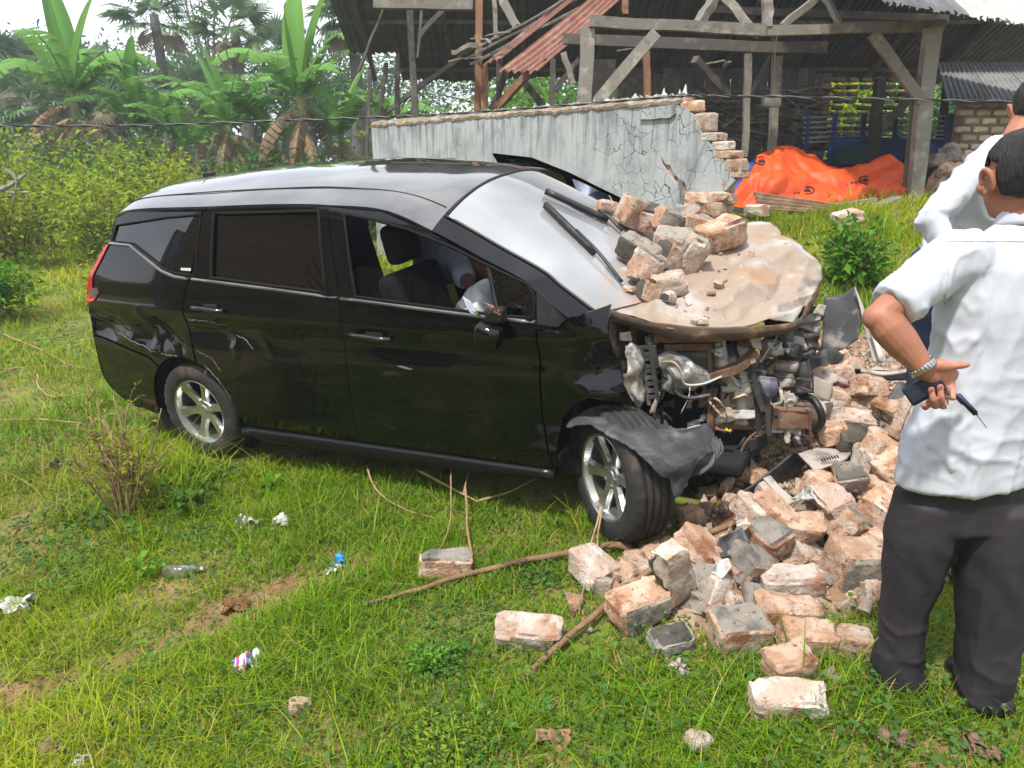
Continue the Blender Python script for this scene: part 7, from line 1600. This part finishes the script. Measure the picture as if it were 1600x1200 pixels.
fuse('shirt', sub([limb([hp3, CARM @ cp(648, 388, .50), CARM @ cp(684, 398, .28), sh3, sh3.lerp(hd3, .35)], [(.16, .14), (.17, .15), (.18, .15), (.165, .13), (.10, .09)], 24, (0, 0, 1), .15), limb([sh3, el3], [.075, .066], 16, None, .1)]), .011, M_lshirt, M3, 8, lambda p: folds(p+m0, (7, 5, 5), .008))
fuse('trousers', sub([limb([hp3+Vector((0, .02, .05)), hp3+Vector((0, .03, -.12))], [.155, .16], 18)]+[limb([hp3+Vector((0, .03, -.1)), hp3.lerp(p, .5), p], [.105, .085, .075], 16, None, .1) for p in f3]), .014, M_navy, M3, 5)
for p in f3: fuse('shoe', sub([limb([p+Vector((-.02, .08, -.02)), p+Vector((.04, -.10, -.02))], [.042, .034], 12)]), .012, M_shoe, M3, 3)
# ------------------------------------------------------------------ sticks, twigs, dry shrub, litter
M_bark = mat('brown_bark', (.22, .125, .07), [((.32, .20, .12), 9, .5, .7), ((.10, .06, .035), 6, .55, .7)], rough=.9, bump=.4, bscale=60, vary=.15)
M_twig = mat('dry_twig', (.34, .22, .12), [((.22, .13, .07), 9, .5, .7)], rough=.9, vary=.2)
def stick(name, label, pts, r0, r1, m, cat='stick', group=None, kinks=.012):
    P = [gp(u, v, dz) if len(q) == 3 else at(u, v, q[3]) for q in pts for (u, v, dz) in [q[:3]]]; C = spline(P, 7)
    C = [c+Vector((mnoise.noise(c*6)*kinks, mnoise.noise(c*6+Vector((4, 4, 4)))*kinks, mnoise.noise(c*6+Vector((8, 8, 8)))*kinks*.6)) for c in C]; o0 = C[0].copy()
    V, F = tube([c-o0 for c in C], [r0+(r1-r0)*i/(len(C)-1)*(1+.1*math.sin(i*2.1)) for i in range(len(C))], 8); o = mk(name, V, F, m, None, True); o.location = o0; tag(o, label, cat, group); return o
stick('long_stick', 'long curved brown stick lying from grass towards the front wheel', ((568, 942, .02), (640, 925, .03), (700, 908, .035), (800, 880, .04), (900, 862, .05), (960, 853, .05), (985, 857, .03)), .008, .019, M_bark)
stick('branch', 'pale brown branch running from lone brick up under leaning slab', ((790, 1082, .0), (840, 1040, .02), (900, 985, .04), (960, 935, .05), (1010, 895, .08), (1080, 850, .10), (1150, 817, .12)), .012, .014, M_bark)
stick('branch', 'thin split branch behind the rubble pile near the tyre', ((1040, 870, .05), (1080, 846, .08), (1130, 822, .10), (1185, 815, .10)), .007, .004, M_bark)
for P, lb, r in ((((574, 730, .10), (590, 770, .04), (630, 795, .03), (680, 810, .02)), 'curved twig in the grass below the sill, leftmost', .0045), (((650, 735, .10), (700, 760, .06), (745, 785, .05)), 'straight pale twig reaching out under the car sill', .007), (((742, 784, .05), (790, 772, .06), (838, 748, .08)), 'twig branching towards the front of the sill', .006),
                 (((703, 730, .20), (705, 790, .10), (690, 850, .05), (640, 905, .02)), 'thin long twig bending down to the grey topped brick', .003), (((725, 760, .14), (730, 820, .07), (742, 880, .03), (752, 910, .02)), 'upright twig crossing in front of the brick', .005), (((722, 770, .12), (735, 735, .16), (770, 712, .17), (828, 712, .17)), 'looping thin twig against the dark sill', .0035),
                 (((937, 795, .16), (925, 850, .08), (905, 960, .01)), 'pale forked stalk left of the white half brick', .004), (((938, 793, .16), (935, 850, .10), (940, 905, .03)), 'second pale stalk leaning on the white half brick', .004), (((1105, 880, .12), (1130, 850, .16), (1145, 815, .18)), 'thin bare twig standing in the rubble', .003),
                 (((0, 520, .12), (60, 545, .06), (110, 570, .05), (165, 580, .08)), 'thin dry twig in the grass behind the car tail', .006), (((0, 577, .04), (70, 572, .03), (140, 575, .04)), 'dry stalk lying at the left edge of grass', .005), (((58, 585, .05), (62, 605, .05), (90, 620, .04), (165, 605, .06)), 'curved dry stalk behind the rear wheel', .005), (((0, 658, .05), (60, 655, .05), (130, 662, .08)), 'pale dry stalk crossing towards the dry shrub', .007),
                 (((1150, 700+130, .12), (1190, 822, .12), (1230, 850, .08)), 'thin root like twig on the rubble edge', .004), (((1150, 1020-60, .02), (1090, 985, .0), (1060, 1010, .0)), 'short dry stem in grass by the flat grey slab', .003)):
    stick('twig', lb, P, r*1.35, r*.6, M_twig, 'twig')
# dry shrub by the rear wheel: woody stems, thin twigs, a few leaves
p = gp(200, 812); DSH = empty('dry_shrub', p); tag(DSH, 'half dry woody shrub in the grass beside the rear wheel', 'shrub'); rd_ = random.Random(4); B = MB(); LP = []; LD = []
for k in range(26):
    a = rd_.uniform(0, 2*pi); h = rd_.uniform(.28, .68); s = rd_.uniform(.05, .30); e = Vector((cos(a)*s+.03, sin(a)*s*.7, h)); C = spline([Vector((rd_.uniform(-.03, .03), rd_.uniform(-.03, .03), -.02)), e*.5+Vector((rd_.uniform(-.05, .05), 0, .03)), e], 5); V, F = tube(C, np.linspace(.0085, .003, len(C)), 6); B.add(V, F)
    for j in range(5):
        b = C[rd_.randint(4, len(C)-1)]; e2_ = b+Vector((rd_.uniform(-.14, .14), rd_.uniform(-.10, .10), rd_.uniform(-.02, .14))); C2 = spline([b, b.lerp(e2_, .5)+Vector((0, 0, .02)), e2_], 3); V, F = tube(C2, np.linspace(.003, .001, len(C2)), 4); B.add(V, F)
        for q in C2[2:]: LP.append(tuple(q)); LD.append((rd_.uniform(-1, 1), rd_.uniform(-1, 1), rd_.uniform(-.2, .6)))
B.out('stem', M_twig, DSH, True); V, F = leafmesh(np.array(LP), np.array(LD), .028, .5, rg); mk('foliage', V, F, M_yel, DSH, col=leafcol(len(LP), rg))
V, F = tube([gp(178, 700)+Vector((0, 0, -.02)), gp(176, 690)+Vector((-.02, 0, .10)), gp(176, 690)+Vector((-.05, 0, .16))], [.014, .013, .012], 7); o = mk('stump', V, F, M_bark, None, True); tag(o, 'short cut wooden stub standing in the dry shrub', 'stub')
# round leaves by the shrub and other low plants
for (u, v, h, w_, n, ls, lb, m) in ((290, 800, .17, .22, 60, .055, 'low plant with broad round leaves right of dry shrub', M_mid), (425, 770, .13, .10, 24, .05, 'small leafy seedling in grass below the car door', M_brt), (230, 900, .10, .16, 40, .045, 'small broad leaved plant in the grass left of the bottle', M_brt), (685, 1050, .13, .20, 420, .022, 'feathery fern like herb in the foreground grass', M_brt), (690, 1190, .12, .40, 700, .020, 'pale feathery herb at the bottom edge', M_yel), (1230, 790, .10, .12, 40, .03, 'green weed sprouting beneath the undertray', M_mid)):
    p = gp(u, v); shrub('herb', lb, 'plant', p, h, w_, n, ls, m, rg, None, 6, .8 if ls > .03 else .4, .3, spread=.12, sr=.002)
M_white = mat('white_plastic_film', (.50, .50, .50), [((.50, .47, .42), 9, .52, .7)], rough=.5)
def scrap(name, label, u, v, w_, d, m, seed, cat='litter', h=.03):
    c = gp(u, v, .022); n = 5; g = [[c+Vector(((j/(n-1)-.5)*w_, (.5-i/(n-1))*d, random.uniform(-.5, .4)*h)) for j in range(n)] for i in range(n)]; o = sheet(name, g, m, None, 18, 22, h*.55, 13/max(w_, .08)*.12+6, .003, seed, True, tear=.006); tag(o, label, cat); return o
random.seed(99)
scrap('plastic_bag', 'crumpled white plastic bag at the left edge of the grass', 18, 948, .19, .10, M_white, 1, 'plastic bag', .06)
scrap('plastic_scrap', 'crumpled white plastic scrap by the shrub, left of two', 388, 818, .12, .07, M_white, 2, 'litter', .05); scrap('plastic_scrap', 'crumpled white plastic scrap below the sill, right of two', 440, 814, .09, .07, M_white, 3, 'litter', .05)
scrap('dark_scrap', 'black shredded plastic scrap in the grass left of shrub', 100, 728, .15, .12, M_blackpl, 4, 'litter', .06)
scrap('wrapper', 'torn white wrapper with blue piece near the brown track', 520, 892, .07, .05, M_white, 5, 'wrapper', .03); scrap('wrapper_piece', 'small bright blue film piece on the torn wrapper', 532, 881, .055, .05, mat('blue_film', (.02, .22, .55), rough=.4), 6, 'wrapper', .05)
# printed wrapper: white film with blue and pink waves
M_wrap, _t, _p, _o = nodes('printed_film'); _tc = N_(_t, 'ShaderNodeTexCoord'); _w = N_(_t, 'ShaderNodeTexWave'); _w.inputs['Scale'].default_value = 2.6; _w.inputs['Distortion'].default_value = 3.; _w.inputs['Detail'].default_value = 0; _t.links.new(_tc.outputs['Object'], _w.inputs[0])
_r = N_(_t, 'ShaderNodeValToRGB'); _r.color_ramp.interpolation = 'CONSTANT'; _e = _r.color_ramp.elements; _e[0].color = (.65, .65, .66, 1); _e[1].position = .36; _e[1].color = (.03, .16, .60, 1); _n = _e.new(.62); _n.color = (.68, .68, .68, 1); _n = _e.new(.70); _n.color = (.72, .05, .30, 1); _n = _e.new(.92); _n.color = (.68, .68, .68, 1)
_t.links.new(_w.outputs[1], _r.inputs[0]); _t.links.new(_r.outputs[0], _p.inputs[0]); _p.inputs['Roughness'].default_value = .35
scrap('wrapper', 'snack wrapper with blue and pink waves lying in foreground grass', 387, 1034, .085, .09, M_wrap, 7, 'wrapper', .05)
scrap('dead_leaf', 'curled brown leaf on the bare track', 368, 950, .10, .06, mat('brown_leaf', (.16, .07, .03), rough=.8), 8, 'leaf', .05); scrap('dead_leaf', 'curled brown leaf in the grass at bottom centre', 865, 1152, .11, .05, mat('tan_leaf', (.22, .13, .07), rough=.8), 9, 'leaf', .05)
scrap('dead_leaf', 'olive curled leaf at the bottom left corner', 88, 1172, .10, .06, mat('olive_leaf', (.14, .11, .04), rough=.8), 10, 'leaf', .04); scrap('plastic_scrap', 'small white film scrap at the lower left edge', 125, 1190, .04, .05, M_white, 11, 'litter', .04)
scrap('foil_scrap', 'small grey triangular scrap standing in grass below the pile', 1064, 1045, .035, .03, M_beige, 12, 'litter', .06); scrap('slate_scrap', 'bluish grey flat sliver beside the squarish tan stone', 1298, 1062, .04, .05, M_mortar, 13, 'stone', .05)
for i, (u, v) in enumerate(((1410, 1160), (1380, 1150), (1550, 1180), (1520, 1165))): scrap('dead_leaf', 'brown dead leaf in the weeds at the bottom right corner', u, v, .05, .035, mat('dry_leaf_%d' % i, (.16, .10, .065), rough=.8), 14+i, 'leaf', .04)['group'] = 'dead leaves in the weeds'
c = gp(285, 893, .03); BT = empty('clear_bottle', c); tag(BT, 'clear plastic bottle half hidden in grass', 'bottle')
V, F = tube([(-.085, -.01, .0), (-.08, -.01, 0), (-.02, 0, 0), (.0, 0, 0), (.045, .005, .004), (.065, .007, .006), (.085, .008, .007)], [.012, .030, .032, .029, .031, .014, .012], 14); mk('bottle_body', V, F, glassmat('clear_plastic', (.85, .9, .9), dust=.12, rough=.08), BT, True); V, F = tube([(.085, .008, .007), (.10, .009, .008)], .014, 10); mk('bottle_cap', V, F, M_white, BT)
# dry fallen branches at the left edge of the thicket
for i, (P, r) in enumerate(((((-10, 300, .2), (15, 290, .5), (40, 272, .9)), .05), (((-20, 285, .4), (10, 300, .4), (45, 300, .3)), .03), (((5, 262, .9), (25, 280, .5), (20, 320, .1)), .025))):
    C = spline([at(u, v, 13.2+h_*.3) for u, v, h_ in P], 5); V, F = tube(C, np.linspace(r, r*.5, len(C)), 7); tag(mk('dead_branch', V, F, M_wood), ('thick grey dead branch in the thicket at left', 'thin grey dead branch crossing the thick one', 'bent dead twig hanging over the dead branches')[i], 'branch')
# ------------------------------------------------------------------ what stands behind and beside the photographer (seen in the car's glass and paint)
BK = empty('roadside_building', (-10.5, .2, 0)); tag(BK, 'long low building of pale brick across the road behind the photographer', 'building')
V, F = box((0, -4, 2.4), (.3, 14.5, 5.4)); M_bw, _t, _p, _o = nodes('brick_facade'); _v, _ = coords(_t); _br = N_(_t, 'ShaderNodeTexBrick'); _br.inputs['Scale'].default_value = 4.; _br.inputs['Color1'].default_value = (.36, .26, .17, 1); _br.inputs['Color2'].default_value = (.30, .21, .135, 1); _br.inputs['Mortar'].default_value = (.13, .10, .08, 1); _br.inputs['Mortar Size'].default_value = .03
_mp = N_(_t, 'ShaderNodeMapping'); _mp.inputs['Rotation'].default_value = (rad(90), 0, rad(90)); _t.links.new(_v, _mp.inputs[0]); _t.links.new(_mp.outputs[0], _br.inputs[0]); _t.links.new(_br.outputs[0], _p.inputs[0]); _p.inputs['Roughness'].default_value = .95
mk('wall', V, F, M_bw, BK); V, F = box((.3, 3.4, 1.2), (.35, .5, 5.0)); mk('pier', V, F, M_plaster, BK); corr('roof_sheet', (.5, -11.3, 5.15), (.5, 3.4, 5.15), (-2.5, 3.4, 6.2), (-2.5, -11.3, 6.2), 60, .02, M_rust, BK, 3)
for y in (-7, -3.5): V, F = box((.16, y, 1.4), (.06, 1.2, 1.1)); mk('window', V, F, M_tint, BK); V, F = box((.18, y, .82), (.12, 1.35, .06)); mk('window_sill', V, F, M_plaster, BK)
shrub('bare_bush', 'tangled half bare bush left of the photographer', 'bush', (-5.6, 1.0, gz(-5.6, 1.0)), 4.6, 3.6, 900, .09, M_mid, rg, None, 30, .5, .3, sr=.03)
shrub('bare_bush', 'brush heap of dry branches behind the photographer', 'bush', (-6.0, -1.6, gz(-6, -1.6)), 2.2, 2.6, 500, .08, M_mid, rg, None, 34, .5, .3, sr=.03)
for i, (x, y, h, w_) in enumerate(((-3.5, -7, 4.5, 5), (1.5, -8, 5.5, 5), (6.5, -6, 5, 5), (-9, 8.0, 2.0, 1.6))[:3]):
    shrub('roadside_tree', ('leafy roadside tree behind the photographer, left', 'leafy roadside tree straight behind the photographer', 'leafy roadside tree behind the photographer, right')[i], 'tree', (x, y, gz(x, y)), h, w_, 3500, .2, M_mid, rg, None, 12, .5, .3, sr=.06)
# worn strip of bare earth in the grass
V = []; F = []; n = 90; m = 6
for i in range(n+1):
    x = -2.6+2.1*i/n; y = 3.66+.62*x+.05*math.sin(x*5); wl = (.10+.09*mnoise.noise(Vector((x*3.1, 1, 0)))+.05*mnoise.noise(Vector((x*13, 5, 0))))*min(1, i/8, (n-i)/14)
    wr_ = (.10+.09*mnoise.noise(Vector((x*2.7, 9, 0)))+.05*mnoise.noise(Vector((x*14, 3, 0))))*min(1, i/8, (n-i)/14)
    for j in range(m+1):
        t = j/m; q = -max(.01, wl)*(1-t)+max(.01, wr_)*t; px_, py_ = x-.53*q, y+.85*q; V.append((px_, py_, gz(px_, py_)+.004+.008*math.sin(pi*t)+.004*mnoise.noise(Vector((px_*22, py_*22, 0)))))
for i in range(n):
    for j in range(m): F.append((i*(m+1)+j, (i+1)*(m+1)+j, (i+1)*(m+1)+j+1, i*(m+1)+j+1))
o = mk('dirt_track', V, F, mat('bare_earth', (.235, .135, .065), [((.31, .20, .11), 9, .45, .62), ((.12, .085, .04), 14, .55, .7), ((.20, .17, .05), 4, .55, .68)], rough=1., bump=1., bscale=60), None, True); o['kind'] = 'structure'; o['label'] = 'bare brown strip worn in the grass'
# ------------------------------------------------------------------ haze in the air
M_hz = bpy.data.materials.new('thin_haze'); M_hz.use_nodes = True; _t = M_hz.node_tree; _t.nodes.clear(); _o = _t.nodes.new('ShaderNodeOutputMaterial'); _pv = _t.nodes.new('ShaderNodeVolumePrincipled')
_pv.inputs['Density'].default_value = .0024; _pv.inputs['Color'].default_value = (.86, .92, 1, 1); _pv.inputs['Anisotropy'].default_value = .2; _t.links.new(_pv.outputs[0], _o.inputs['Volume'])
V, F = box((0, 30, 9.5), (300, 280, 23)); hz = mk('haze', V, F, M_hz); hz['kind'] = 'stuff'; hz['label'] = 'thin daylight haze'
